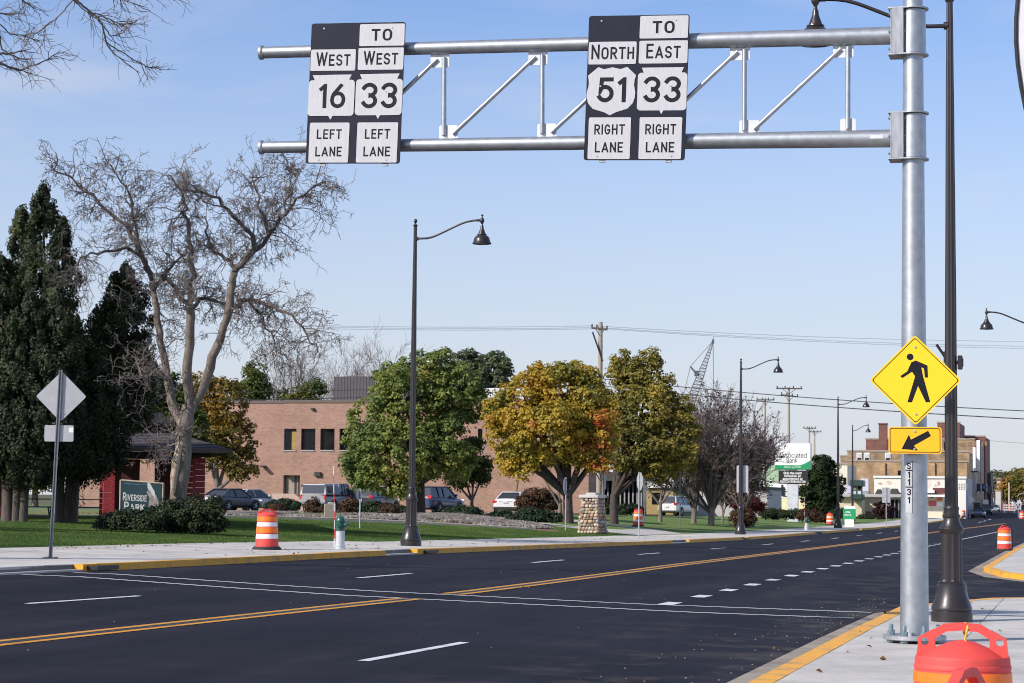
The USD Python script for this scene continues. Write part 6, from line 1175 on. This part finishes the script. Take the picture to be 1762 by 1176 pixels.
# cypress clumps at the left
def cypress(label, px, d, spires, trunks, seed, skirt):
    loc = ground_at(px, d); t = thing('cypress_tree', label, 'tree', loc, 0); r = np.random.default_rng(seed); k = d / F; pts, nrm = [], []
    for sx, ytop, ybot, hw, dd in spires:
        n_ = int(3000 * (ybot - ytop) * hw / (330 * 45)) ; tb, tt = P(sx, ybot, d + dd) - loc, P(sx, ytop, d + dd) - loc
        nc = max(60, n_ // 13); h = r.random(nc) ** 1.05; prof = np.clip(np.minimum(1.0, (1 - h) * 2.7) ** .62, .07, 1) * np.where(h < .12, .6 + 3.3 * h, 1)
        a = r.uniform(0, 2 * np.pi, nc); rad = hw * 1.08 * k * prof * (0.15 + .85 * r.random(nc) ** .5) * (1 + .16 * np.sin(3 * a + h * 9))
        c = tb + (tt - tb) * h[:, None] + np.stack([np.cos(a) * rad, np.sin(a) * rad, 0 * a], 1); cnt = 64; idx = np.repeat(np.arange(nc), cnt)
        sz = (.16 + .17 * r.random(nc)) * (.55 + .45 * (1 - h)); w = rand_unit(r, len(idx)) * (r.random(len(idx)) ** .4)[:, None]; w[:, 2] = w[:, 2] * 1.7 + .25
        o = np.stack([np.cos(a), np.sin(a), 0 * a], 1)[idx]; pts.append(c[idx] + w * sz[idx][:, None]); nrm.append(o * .8 + w * .6 + r.normal(size=w.shape) * .35)
        part(t, 'stem', MB().tube([tb + [0, 0, .3], tb + (tt - tb) * .5, tt - [0, 0, .5]], [.10, .08, .02], 8), bark_dark, 50)
    pts, nrm = np.vstack(pts), np.vstack(nrm); part(t, 'foliage', MB().add(*leaf_mesh(r, pts, nrm, .115, .6)), evergreen)
    for tx, lean, w in trunks:
        x = (tx - px) * k; part(t, 'trunk', MB().tube([(x, 0, -.1), (x, 0, .1), (x + lean * .4, 0, 1.0), (x + lean, 0, 2.6)], [w * 1.4, w, w * .85, w * .7], 10), bark_dark, 50)
cypress('tall dark cypress clump with two spires at the left edge', 32, 71, [(76, 325, 830, 52, 0), (38, 366, 830, 45, .6), (4, 448, 820, 50, -.3), (108, 385, 800, 34, -.8), (-34, 420, 830, 48, .4), (55, 520, 822, 66, -1.0), (20, 560, 822, 60, -.9)], [(14, -.1, .20), (28, .05, .17), (40, .1, .16)], 11, None)
cypress('lower dark cypress between the tall cypress clump and the bare tree', 118, 73, [(213, 462, 735, 56, 0), (208, 500, 735, 50, .3), (166, 540, 815, 46, -.4), (236, 585, 715, 26, .3), (172, 600, 800, 44, -1.0), (128, 560, 830, 46, .3), (140, 640, 818, 48, -.6), (158, 690, 815, 34, -.9)], [(105, -.1, .18), (115, .15, .16), (127, .12, .15)], 12, None)

for px, d, l in ((-190, 61, 'low dark cypress just out of frame left of the park lawn'), (-330, 57, 'low dark cypress farther out of frame left of the park lawn')): copy_of('/World/cypress_tree', l, ground_at(px, d), 70, scale=.5)
# the big bare tree
bt_loc = ground_at(304, 70.5); t = thing('bare_tree', 'big gnarled leafless tree behind the park sign', 'tree', bt_loc, 0)
r = np.random.default_rng(21); kk = 70.5 / F
LB = {'trunk': ([(303, 888), (304, 860), (309, 800), (318, 740), (326, 700)], .40, .30, 0), 'A': ([(316, 735), (302, 700), (290, 660), (283, 620), (272, 570), (265, 510), (262, 482)], .22, .14, .6), 'A1': ([(262, 482), (240, 430), (215, 390), (175, 355), (150, 330), (120, 305), (88, 292)], .13, .03, .4), 'A2': ([(258, 470), (250, 448), (225, 432), (190, 428), (155, 432), (133, 455), (128, 470)], .10, .025, -.8),
      'A3': ([(264, 500), (285, 470), (300, 452), (318, 440)], .10, .03, .6), 'A4': ([(290, 655), (270, 632), (248, 640), (243, 652)], .09, .03, -.7), 'B': ([(326, 705), (322, 650), (326, 590), (328, 540), (326, 525)], .24, .19, -.4), 'B1': ([(326, 530), (312, 508), (297, 495), (278, 476)], .14, .08, .3), 'B2': ([(326, 525), (330, 470), (328, 430), (324, 380), (316, 350), (321, 325), (315, 305)], .15, .03, .4),
      'B3': ([(326, 535), (340, 520), (362, 515), (392, 523)], .10, .06, .6), 'C': ([(328, 702), (345, 660), (368, 615), (386, 575), (395, 540), (397, 500), (403, 470)], .23, .16, -.5), 'C1': ([(403, 470), (420, 448), (445, 428), (462, 402), (485, 375), (512, 347), (540, 322), (562, 312)], .14, .025, .5), 'C2': ([(440, 430), (428, 398), (405, 372), (372, 347), (342, 332), (312, 325), (290, 300)], .11, .025, -.6),
      'C3': ([(396, 525), (425, 515), (458, 520), (500, 543), (530, 575), (546, 605)], .11, .025, -.9), 'C4': ([(403, 470), (392, 448), (372, 432), (360, 410), (352, 372)], .11, .03, .6), 'C5': ([(462, 405), (452, 365), (440, 332), (430, 304)], .08, .02, .4), 'C6': ([(485, 375), (500, 345), (508, 310), (492, 275), (482, 250)], .05, .010, .6), 'A5': ([(240, 430), (232, 385), (225, 345), (204, 312), (192, 284)], .08, .015, -.5), 'C7': ([(425, 515), (452, 548), (470, 590), (474, 640)], .06, .015, -.5), 'D': ([(318, 745), (300, 752), (280, 775), (268, 800)], .045, .012, -.6)}
bark_limb = pm('purple_grey_bark', (.085, .066, .060), rough=.9, var=.4, scale=5, bump=.5)
wood, tw = MB(), MB()
for nm, (pp, ra, rb, dd) in LB.items():
    n = len(pp); q = np.array([P(x, y, 70.5 + dd * 2.0 * (i / max(n - 1, 1))) - bt_loc for i, (x, y) in enumerate(pp)])
    q[1:-1] += r.normal(size=(n - 2, 3)) * .05; u = np.linspace(0, n - 1, 3 * n - 2); q = np.stack([np.interp(u, np.arange(n), q[:, c]) for c in range(3)], 1); q[1:-1] += r.normal(size=(len(q) - 2, 3)) * (.05 if nm not in ('trunk', 'C', 'A', 'B') else .022); n = len(q); rad = np.linspace(ra, rb, n) * (.9 if nm != 'trunk' else 1) * (1 + .05 * r.normal(size=n))
    rad = rad * .78
    if nm == 'trunk': rad[0] *= 1.3
    mb = MB().tube(q, rad, 12); part(t, 'trunk' if nm == 'trunk' else 'limb', mb, bark if nm in ('trunk', 'A', 'B', 'C') else bark_limb, 50)
    if nm == 'trunk': continue
    seg = np.linalg.norm(np.diff(q, axis=0), axis=1).sum(); nbr = int(seg * (2.8 if ra > .15 else 8.2))
    f = r.uniform(.40 if ra > .15 else .06, 1.0, nbr) * (n - 1); i = np.minimum(f.astype(int), n - 2); o = q[i] + (q[i + 1] - q[i]) * (f - i)[:, None]; dv = q[i + 1] - q[i]; dv /= np.linalg.norm(dv, axis=1, keepdims=True)
    nd = dv * .45 + rand_unit(r, nbr) + [0, 0, .12]; nd /= np.linalg.norm(nd, axis=1, keepdims=True)
    grow(r, tw, o, nd, r.uniform(.40, 1.25, nbr), r.uniform(.013, .029, nbr), 4, wig=.30, up=np.where(r.random(nbr) < .5, -.12, .06), kids=3, ang=(30, 75), minr=.0085, shrink=.62)
part(t, 'twigs', tw, twig_m, kind='stuff')
bk_m = pm('peeled_bark', (.44, .34, .26), rough=.85, var=.15, scale=4); pts_ = [P(x, y, 70.1) - bt_loc for x, y in ((297, 850), (299, 822), (303, 795), (309, 770), (313, 752))]; part(t, 'peeled_bark', MB().tube(np.array(pts_) + [-.02, .17, 0], [.07, .12, .14, .12, .05], 8), bk_m, 50)

# overhanging branches from a tree out of frame
ol = np.array([*XY(37.0, -24.8), 0.]); ol[2] = g(ol[0], ol[1]) + .1; t = thing('roadside_tree', 'bare tree out of frame whose thin twigs hang into the top left corner', 'tree', ol, 0); r = np.random.default_rng(5); dO = 40.
hub = P(-330, -120, dO + 1) - ol; part(t, 'trunk', MB().tube([(0, 0, -.1), (0, 0, 1.5), hub * [.4, .4, .5], hub], [.34, .27, .22, .15], 10), bark, 50); tw = MB(); tb_ = MB()
for pp in ([(-330, -120), (-150, -20), (-40, 10), (0, 42), (12, 78), (40, 94), (62, 97)], [(-330, -120), (-120, -120), (60, -60), (126, 0), (150, 22), (178, 44), (181, 80), (205, 108), (228, 128)], [(-200, -60), (-60, 60), (-10, 100), (20, 117), (60, 128)], [(-60, 62), (0, 112), (30, 122), (62, 108), (98, 88)], [(126, 0), (98, 30), (60, 55), (30, 62)], [(150, 20), (178, 28), (205, 40), (232, 36)], [(60, -60), (190, -15), (240, 8), (262, 18)], [(180, 70), (205, 92), (240, 112), (258, 112)], [(60, -60), (200, -30), (270, 2), (318, 5)], [(0, 42), (22, 62), (40, 60), (70, 66)], [(126, 0), (140, 15), (160, 30), (185, 22)], [(-60, -40), (20, -20), (40, 6), (60, 15)], [(-100, 0), (-30, 20), (10, 24), (30, 22)], [(178, 44), (190, 62), (215, 55), (225, 45)], [(-20, 70), (0, 95), (25, 95), (55, 90)], [(-330, -120), (0, -100), (90, -30), (110, -5), (128, 12)]):
    q = np.array([P(x, y, dO + .3 * i) - ol for i, (x, y) in enumerate(pp)]); n = len(pp); u = np.linspace(0, n - 1, 4 * n); q = np.stack([np.interp(u, np.arange(n), q[:, c]) for c in range(3)], 1); q[3:] += np.cumsum(r.normal(size=q[3:].shape) * .012, 0); rad = np.linspace(.035 if pp[0][0] < 0 else .014, .007, len(q)); tb_.tube(q, rad, 5)
    i = r.integers(len(q) // 3, len(q) - 1, 12); dv = q[i + 1] - q[i]; dv /= np.linalg.norm(dv, axis=1, keepdims=True); nd = dv + rand_unit(r, 12) * .8 + [.1, 0, -.15]; nd /= np.linalg.norm(nd, axis=1, keepdims=True)
    grow(r, tw, q[i], nd, r.uniform(.2, .6, 12), .009, 2, wig=.22, kids=2, minr=.0055, up=-.01)
part(t, 'branches', tb_, twig_m); part(t, 'twigs', tw, twig_m, kind='stuff')

# leafy trees
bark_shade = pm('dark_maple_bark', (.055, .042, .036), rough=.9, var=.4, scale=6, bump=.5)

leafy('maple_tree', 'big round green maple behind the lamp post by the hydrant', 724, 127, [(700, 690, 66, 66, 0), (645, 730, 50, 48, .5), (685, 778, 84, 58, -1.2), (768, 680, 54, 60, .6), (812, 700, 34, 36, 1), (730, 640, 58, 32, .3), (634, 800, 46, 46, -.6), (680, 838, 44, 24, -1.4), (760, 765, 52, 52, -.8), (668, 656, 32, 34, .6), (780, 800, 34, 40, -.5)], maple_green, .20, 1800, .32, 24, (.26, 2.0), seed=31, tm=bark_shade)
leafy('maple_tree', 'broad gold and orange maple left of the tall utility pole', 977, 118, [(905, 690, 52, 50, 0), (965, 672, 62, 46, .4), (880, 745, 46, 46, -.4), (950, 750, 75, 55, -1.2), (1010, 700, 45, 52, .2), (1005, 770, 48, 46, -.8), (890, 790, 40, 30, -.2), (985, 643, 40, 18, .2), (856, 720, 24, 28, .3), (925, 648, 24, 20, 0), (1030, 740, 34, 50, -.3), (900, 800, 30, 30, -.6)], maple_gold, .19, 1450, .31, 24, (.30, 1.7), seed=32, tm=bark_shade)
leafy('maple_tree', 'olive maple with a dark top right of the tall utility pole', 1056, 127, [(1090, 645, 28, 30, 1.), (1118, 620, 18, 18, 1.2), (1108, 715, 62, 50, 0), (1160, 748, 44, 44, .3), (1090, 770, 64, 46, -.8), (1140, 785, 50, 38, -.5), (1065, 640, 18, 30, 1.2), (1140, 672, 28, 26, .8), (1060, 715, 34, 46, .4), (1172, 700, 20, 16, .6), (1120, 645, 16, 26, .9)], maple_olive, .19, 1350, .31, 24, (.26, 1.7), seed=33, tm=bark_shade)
leafy('maple_sapling', 'patch of red leaved maple between the gold and the olive maples', 1037, 116.2, [(1038, 722, 22, 14, 0), (1030, 765, 20, 26, .2), (998, 772, 15, 13, 0), (1036, 803, 26, 10, 0)], maple_red, .19, 105, .30, 16, (.06, 2.4), seed=34)
leafy('small_tree', 'small green tree with twin stems right of the big green maple', 812, 131, [(800, 795, 28, 26, 0), (825, 812, 20, 24, .2), (790, 825, 20, 18, -.2), (812, 770, 18, 14, 0)], yellow_green, .18, 120, .42, 50, (.12, 1.0), seed=35)
leafy('small_tree', 'small tree whose pale stems fork below the gold maple crown', 964, 121, [(930, 785, 26, 22, 0), (960, 792, 22, 18, .3)], maple_gold, .18, 80, .40, 50, (.12, 1.0), seed=36)
leafy('small_tree', 'small olive tree at the right end of the maples', 1136, 140, [(1130, 800, 30, 28, 0), (1160, 785, 28, 30, .2), (1110, 805, 20, 22, 0), (1178, 800, 18, 24, .4)], maple_olive, .18, 150, .42, 50, (.14, 1.3), seed=37)
leafy('small_tree', 'slim stemmed tree right behind the white sedan', 886, 150, [(880, 800, 22, 20, 0), (893, 770, 18, 18, 0)], maple_gold, .18, 50, .4, 45, (.11, 1.2), seed=38)
leafy('willow_tree', 'feathery dull green tree top behind the big green maple', 820, 205, [(800, 650, 42, 40, 0), (845, 640, 36, 34, 1), (780, 690, 40, 40, 0), (850, 680, 36, 36, .5)], dull_green, .30, 560, .5, 36, (.3, 2.5), seed=39)
leafy('autumn_tree', 'rusty orange and green tree behind the picnic shelter and bare tree', 374, 152, [(385, 700, 40, 50, 0), (350, 690, 38, 50, .5), (400, 760, 42, 50, -.3), (360, 760, 46, 52, 0), (415, 800, 28, 30, -.5)], tree_rust, .20, 800, .34, 26, (.26, 1.6), seed=40)
leafy('autumn_tree', 'yellow green tree seen under the bare tree left limbs', 280, 104, [(262, 690, 34, 46, 0), (300, 700, 36, 54, .4), (270, 750, 36, 40, 0), (330, 740, 24, 40, .3)], yellow_green, .19, 500, .34, 26, (.2, 1.6), seed=41)
leafy('autumn_tree', 'olive tree showing its top above the brick roof left of the penthouse', 437, 205, [(437, 660, 24, 34, 0), (452, 690, 20, 24, 0), (425, 690, 22, 30, 0)], yellow_green, .26, 130, .65, 48, (.25, 3.), seed=42)
leafy('autumn_tree', 'thin yellowing tree top just left of the grey penthouse', 525, 210, [(500, 682, 24, 12, 0), (540, 672, 18, 16, 0), (520, 690, 30, 14, 0)], yellow_green, .25, 80, .6, 40, (.22, 3.), seed=43)
leafy('round_tree', 'dense round dark green tree beside the bank sign', 1412, 200, [(1412, 812, 27, 28, 0), (1405, 845, 30, 32, -.3), (1425, 850, 24, 30, .3), (1412, 872, 26, 18, 0)], round_green, .22, 620, .36, 30, (.22, .8), seed=44)
for i, (px, d, it, m_, l) in enumerate(((1748, 560, [(1750, 838, 22, 20, 0), (1730, 850, 18, 14, 0)], tree_rust, 'far orange tree at the right end of the street'), (1760, 640, [(1758, 828, 26, 16, 0), (1735, 835, 22, 14, 0)], maple_olive, 'far dull reddish tree tops above the orange tree'), (1712, 640, [(1708, 834, 14, 18, 0), (1722, 828, 12, 12, 0)], dull_green, 'far grey green tree behind the small far brick building'))):
    leafy('far_tree', l, px, d, it, m_, .75, 150, 1.7, 46, (.4, 2.5), seed=50 + i)
# the background beyond the park
for i, (px, d, it, m_, l) in enumerate(((60, 190, [(60, 800, 70, 50, 0), (0, 810, 60, 44, 0)], tree_rust, 'rusty tree seen low between the cypress trunks'), (170, 210, [(170, 790, 50, 50, 0), (230, 790, 50, 40, 0)], yellow_green, 'yellowing tree behind the picnic shelter roof'), (-40, 170, [(-60, 780, 60, 70, 0)], dull_green, 'dull green tree at the far left edge'))):
    leafy('background_tree', l, px, d, it, m_, .28, 170, .8, 50, (.3, 2.), seed=60 + i)
def vase(name, label, px, d, top, half, n0, seed, mat, w0=.2, leaf=None):
    loc = ground_at(px, d); t = thing(name, label, 'tree', loc, 0); r = np.random.default_rng(seed); H = EYE + (863 - top) * d / F - loc[2]; hw = half * d / F
    part(t, 'trunk', MB().tube([(0, 0, -.1), (0, 0, .15), (0.05, 0, H * .16)], [w0 * 1.5, w0, w0 * .95], 10), bark, 50); lm, tw = MB(), MB()
    for i in range(n0):
        a = 2 * math.pi * i / n0 + r.uniform(-.3, .3); sp = r.uniform(.25, 1.0) ** .8; e = np.array([math.cos(a) * hw * sp, math.sin(a) * hw * sp * .8, H * (1 - .58 * sp ** 2) * r.uniform(.88, 1.02)]); s0 = np.array([0.03, 0, H * .10])
        mid = s0 + (e - s0) * .45 + np.array([0, 0, H * .06]); u = np.linspace(0, 1, 8)[:, None]; q = (1 - u) ** 2 * s0 + 2 * u * (1 - u) * mid + u ** 2 * e; q[1:] += r.normal(size=(7, 3)) * .07; rad = np.linspace(w0 * .55, .02, 8); lm.tube(q, rad, 6)
        f = r.uniform(1.6, 6.9, 16); k = f.astype(int); o = q[k] + (q[k + 1] - q[k]) * (f - k)[:, None]; dv = q[k + 1] - q[k]; dv /= np.linalg.norm(dv, axis=1, keepdims=True); nd = dv + rand_unit(r, 16) * .75 + [0, 0, .15]; nd /= np.linalg.norm(nd, axis=1, keepdims=True)
        grow(r, tw, o, nd, H * r.uniform(.13, .27, 16), .035, 3, wig=.13, up=.03, kids=5, ang=(15, 45), minr=.013, shrink=.6)
    part(t, 'limbs', lm, mat, 50, kind='stuff'); part(t, 'twigs', tw, twig_m2, kind='stuff')
    if leaf:
        v = np.vstack(tw.V); c = v[r.choice(len(v), leaf)] + r.normal(size=(leaf, 3)) * .08; part(t, 'last_leaves', MB().add(*leaf_mesh(r, c, rand_unit(r, leaf), .15)), burgundy_m)
twig_m2 = pm('purple_brown_twig', (.135, .108, .102), rough=.9, var=.3, scale=1)
vase('bare_crab_tree', 'vase shaped bare reddish tree behind the third street lamp', 1224, 142, 692, 112, 12, 71, bark_dark, .22, 3000)
vase('bare_crab_tree', 'second bare reddish tree left of the vase shaped one', 1194, 146, 682, 62, 8, 72, bark_dark, .18, 700)
vase('bare_crab_tree', 'smaller bare tree spreading towards the bank sign', 1282, 152, 728, 74, 10, 73, bark_dark, .14, 1800)
vase('bare_crab_tree', 'small bare tree standing in front of the red bush', 1243, 155, 800, 26, 6, 74, bark, .07, 300)
for i, (px, d, top, half, l) in enumerate(((590, 215, 598, 62, 'leafless tree top behind the brick building roof'), (650, 230, 622, 34, 'thin leafless tree top right of the larger leafless one'), (505, 225, 610, 50, 'leafless tree top behind the bare tree right branches'))):
    vase('leafless_tree', l, px, d, top, half, 8, 80 + i, bark_dark, .25)

# shrubs
def shrub(name, label, px, d, items, mat, leaf=.08, ncl=120, rc=.26, nleaf=60, seed=1, dz=.13): return leafy(name, label, px, d, items, mat, leaf, ncl, rc, nleaf, None, cat='shrub', seed=seed, dz=dz, shell=.35)
shrub('evergreen_shrub', 'left dark clipped shrub in front of the park sign', 230, 64.5, [(212, 904, 38, 22, 0), (250, 906, 36, 20, -.2), (205, 908, 30, 18, 0), (272, 898, 18, 20, .3)], shrub_green, .085, 330, .22, 66, 91)
shrub('evergreen_shrub', 'right dark clipped shrub beside the park sign', 333, 65, [(325, 890, 44, 34, 0), (355, 894, 30, 29, -.1), (302, 900, 28, 24, .1), (340, 906, 44, 20, -.2)], shrub_green, .085, 340, .22, 66, 92)
shrub('juniper', 'low spreading green juniper left of the octagonal sign', 921, 112, [(920, 893, 34, 14, 0), (895, 899, 22, 9, 0), (948, 897, 20, 10, 0)], juniper_m, .12, 220, .26, 56, 93)
for i, (px, d, it, m_, l) in enumerate(((548, 118, [(540, 873, 12, 13, 0), (555, 882, 14, 9, 0)], rust_shrub, 'rusty shrub in front of the pickup tailgate'), (602, 117, [(602, 876, 15, 15, 0), (590, 884, 10, 8, 0)], rust_shrub, 'rusty shrub left of the slim white sign post'), (645, 116, [(642, 880, 22, 12, 0), (665, 884, 12, 8, 0)], juniper_m, 'green shrub right of the slim white sign post'), (670, 114, [(667, 882, 14, 12, 0)], rust_shrub, 'rust tipped shrub left of the lamp post base'), (690, 117, [(690, 884, 14, 9, 0)], juniper_m, 'green shrub against the lamp post base'), (790, 122, [(790, 884, 20, 9, 0), (772, 886, 12, 7, 0)], juniper_m, 'low green shrub below the dark blue car'), (815, 121, [(812, 886, 14, 9, 0)], juniper_m, 'low green shrub at the foot of the small twin stemmed tree'), (490, 128, [(490, 872, 28, 9, 0), (470, 875, 14, 8, 0)], juniper_m, 'dark green hedge below the ramp wall'), (477, 125, [(476, 880, 12, 8, 0)], rust_shrub, 'brown shrub at the left end of the hedge'), (870, 116, [(868, 893, 14, 8, 0), (852, 894, 8, 6, 0)], juniper_m, 'small green shrub under the white sedan bumper'), (925, 138, [(925, 862, 32, 20, 0), (905, 870, 20, 14, 0), (945, 868, 18, 16, 0)], rust_shrub, 'large dark shrub mound beside the white sedan'), (1278, 135, [(1278, 892, 20, 15, 0)], rust_shrub, 'dark brown shrub behind the third street lamp base'), (1280, 165, [(1280, 866, 30, 13, 0), (1300, 872, 18, 10, 0)], red_bush_m, 'bright red bush behind the third street lamp'), (1340, 182, [(1335, 886, 34, 8, 0), (1375, 886, 28, 8, 0)], shrub_green, 'dark planting at the foot of the bank sign'), (1395, 178, [(1392, 889, 22, 9, 0), (1412, 894, 18, 6, 0)], rust_shrub, 'rust brown shrub below the round green tree'), (1522, 225, [(1521, 881, 21, 16, 0), (1515, 876, 14, 11, 0)], burgundy_m, 'round burgundy shrub in front of the beige building'), (1490, 228, [(1490, 893, 16, 6, 0)], shrub_green, 'dark low shrub left of the burgundy shrub'), (1440, 190, [(1440, 884, 14, 9, 0)], juniper_m, 'green shrub between the leaning drum and the lamp'), (1040, 150, [(1035, 880, 26, 14, 0)], shrub_green, 'dark shrub behind the stone pillar'), (1080, 160, [(1082, 882, 28, 13, 0)], shrub_green, 'dark shrub behind the stop sign'))):
    shrub('shrub', l, px, d, it, m_, .12, 60 + int(2.2 * sum(b[2] for b in it)), .27, 54, 100 + i)

# gravel stones and grass
r = np.random.default_rng(3)
def inside(poly, pts): return shapely.contains_xy(poly, pts[:, 0], pts[:, 1])
b0 = bed.bounds; pts = np.c_[r.uniform(78, b0[2], 60000), r.uniform(-62, b0[3], 60000)]; pts = pts[inside(bed.buffer(-.3), pts)]
nz = meshkit.noise(np.c_[pts * .35, 0 * pts[:, :1]], 4); pts = pts[(nz > .47) & (np.array([Point(a, b).distance(kl2) for a, b in pts]) > 3.2)]
q = XY(pts[:, 0], pts[:, 1]); pxx = 881 + F * q[:, 0] / q[:, 1]; ok = (pxx > 380) & (pxx < 1050); q = q[ok]
def instancer(path, name, protos, pos, scale, rotz, label, cat=None):
    pi = UsdGeom.PointInstancer.Define(stage, path_for('/World', name)); base = str(pi.GetPath()); rel = []
    for k, (mb, m) in enumerate(protos):
        v, f = mb.arr(); usdkit.mesh(stage, f'{base}/{name}_piece_{k:03d}', (v, f), m); rel.append(Sdf.Path(f'{base}/{name}_piece_{k:03d}'))
    pi.CreatePrototypesRel().SetTargets(rel); n = len(pos); rs = np.random.default_rng(8)
    pi.CreateProtoIndicesAttr(Vt.IntArray.FromNumpy(rs.integers(0, len(protos), n).astype(np.int32))); pi.CreatePositionsAttr(Vt.Vec3fArray.FromNumpy(pos.astype(np.float32))); pi.CreateScalesAttr(Vt.Vec3fArray.FromNumpy(np.repeat(scale[:, None], 3, 1).astype(np.float32)))
    pi.CreateOrientationsAttr(Vt.QuathArray([Gf.Quath(float(math.cos(a / 2)), 0, 0, float(math.sin(a / 2))) for a in rotz])); setd(pi.GetPrim(), label=label, kind='stuff', category=cat)
gp = []
for k, c in enumerate(((.175, .15, .135), (.13, .11, .10), (.22, .195, .18), (.11, .08, .065))):
    mb = MB()
    for j in range(14):
        v = np.asarray(ico.vertices) if j % 3 == 0 else np.asarray(trimesh.creation.icosahedron().vertices); fc = ico.faces if j % 3 == 0 else trimesh.creation.icosahedron().faces; mb.add(v * r.uniform(.04, .09, 3) + [*r.uniform(-.22, .22, 2), .02], fc)
    gp.append((mb, pm('gravel_%d' % k, c, rough=.9, var=.25, scale=9)))
instancer('/World', 'gravel', gp, np.c_[q, g(q[:, 0], q[:, 1]) + .15], r.uniform(.8, 1.4, len(q)), r.uniform(0, 6.28, len(q)), 'grey and pink gravel stones spread over the planting bed', 'gravel')
pts = np.c_[r.uniform(42, 106, 420000), r.uniform(-62, -20.5, 420000)]
keep = r.random(len(pts)) < np.clip((112 - pts[:, 0]) / 70, .15, 1); pts = pts[keep]; zone = lawn_poly.buffer(-.12).difference(bed.buffer(.35)).difference(PARK).difference(DRV.buffer(.1)); pts = pts[inside(zone, pts)]; q = XY(pts[:, 0], pts[:, 1]); pxx = 881 + F * q[:, 0] / q[:, 1]; ok = (pxx > -60) & (pxx < 1180); q = q[ok]
grass_ms = [leafmat('grass_blades_%d' % k, [(.3, c1), (.5, c2), (.72, c3)], nscale=.30, trans=.3, bright=.4) for k, (c1, c2, c3) in enumerate((((.12, .225, .045), (.21, .33, .062), (.40, .39, .12)), ((.10, .20, .04), (.18, .29, .06), (.36, .34, .11))))]
protos = []
for k in range(4):
    n = 34; c = np.c_[r.uniform(-.14, .14, (n, 2)), np.zeros(n)]; a = r.uniform(0, 6.28, n); w = r.uniform(.006, .011, n); h = r.uniform(.022, .055, n); sd = np.c_[np.cos(a), np.sin(a), 0 * a] * w[:, None]; tip = c + np.c_[r.normal(size=(n, 2)) * .025, h]
    V = np.stack([c - sd, c + sd, tip], 1).reshape(-1, 3); protos.append((MB().add(V, np.arange(3 * n).reshape(-1, 3)), grass_ms[k % 2]))
instancer('/World', 'grass', protos, np.c_[q, lawn_h(q[:, 0], q[:, 1]) - .005], r.uniform(.8, 1.5, len(q)), r.uniform(0, 6.28, len(q)), 'short green grass of the park lawn', 'grass')
# grit on the new asphalt
r = np.random.default_rng(23); gr = MB(); ic0 = trimesh.creation.icosahedron(); gp_ = np.r_[np.c_[r.uniform(16, 60, 40), r.uniform(-17, -4, 40)], np.c_[r.uniform(18, 42, 110), -3.72 - 1.3 * r.random(110) ** 2.5]]; gq = XY(gp_[:, 0], gp_[:, 1])
for (x, y) in gq: gr.add(np.asarray(ic0.vertices) * r.uniform(.004, .011, 3) + [x, y, g(x, y) + .004], ic0.faces)
single('road_grit', gr, stone_a, 'small pale grit lying on the asphalt', 'grit', 'stuff')
# fallen leaves
lm_ = leafmat('fallen_leaves', [(.3, (.20, .09, .02)), (.6, (.30, .17, .03)), (.8, (.16, .06, .02))], nscale=3., trans=.1); r = np.random.default_rng(17)
pts = np.r_[np.c_[r.uniform(46, 100, 2600), np.where(r.random(2600) < .05, -18 - 4 * r.random(2600), -22.6 - 26 * r.random(2600) ** 1.3)], np.c_[r.uniform(16, 40, 60), r.uniform(-3.7, 1.5, 60)], np.c_[r.uniform(20, 60, 8), r.uniform(-17, -4, 8)]]; q = XY(pts[:, 0], pts[:, 1]); inroad = shapely.contains_xy(ROAD, pts[:, 0], pts[:, 1]); z = np.where(inroad, g(q[:, 0], q[:, 1]) + .012, np.where(inside(lawn_poly, pts), lawn_h(q[:, 0], q[:, 1]) + .045, g(q[:, 0], q[:, 1]) + .145))
single('fallen_leaves', MB().add(*leaf_mesh(r, np.c_[q, z], rand_unit(r, len(q)) * [.3, .3, 1] + [0, 0, .6], .07)), lm_, 'scattered brown fallen leaves on lawn and pavement', 'leaves', 'stuff')

# phrases shared by things of one kind
for nm, ph in {'street_lamp': 'bronze street lamps along the street', 'traffic_drum': 'orange and white traffic drums', 'fire_hydrant': 'hydrants on the park pavement', 'marker_rod': 'marker rods behind the hydrants', 'overhead_sign': 'route signs on the gantry arm', 'overhead_wire': 'overhead wires', 'utility_pole': 'wooden utility poles', 'parked_car': 'parked cars', 'queued_car': 'cars at the far end of the street', 'maple_tree': 'autumn maples in front of the brick building', 'small_tree': 'small trees among the maples', 'bare_crab_tree': 'bare reddish trees', 'leafless_tree': 'leafless trees behind the roof', 'cypress_tree': 'dark cypress trees of the park', 'evergreen_shrub': 'shrubs around the park sign', 'shrub': 'shrubs along the planting beds', 'picnic_table': 'picnic tables in the park', 'picnic_shelter': 'picnic shelters', 'barricade': 'striped barricades across the street', 'stop_sign': 'octagonal signs seen edge-on', 'autumn_tree': 'autumn trees around the brick building', 'far_tree': 'far trees at the street end', 'background_tree': 'trees beyond the park'}.items():
    for p in stage.GetPrimAtPath('/World').GetChildren():
        n = p.GetName(); n = n[:-4] if n[-4:-3] == '_' and n[-3:].isdigit() else n
        if n == nm: setd(p, group=ph)
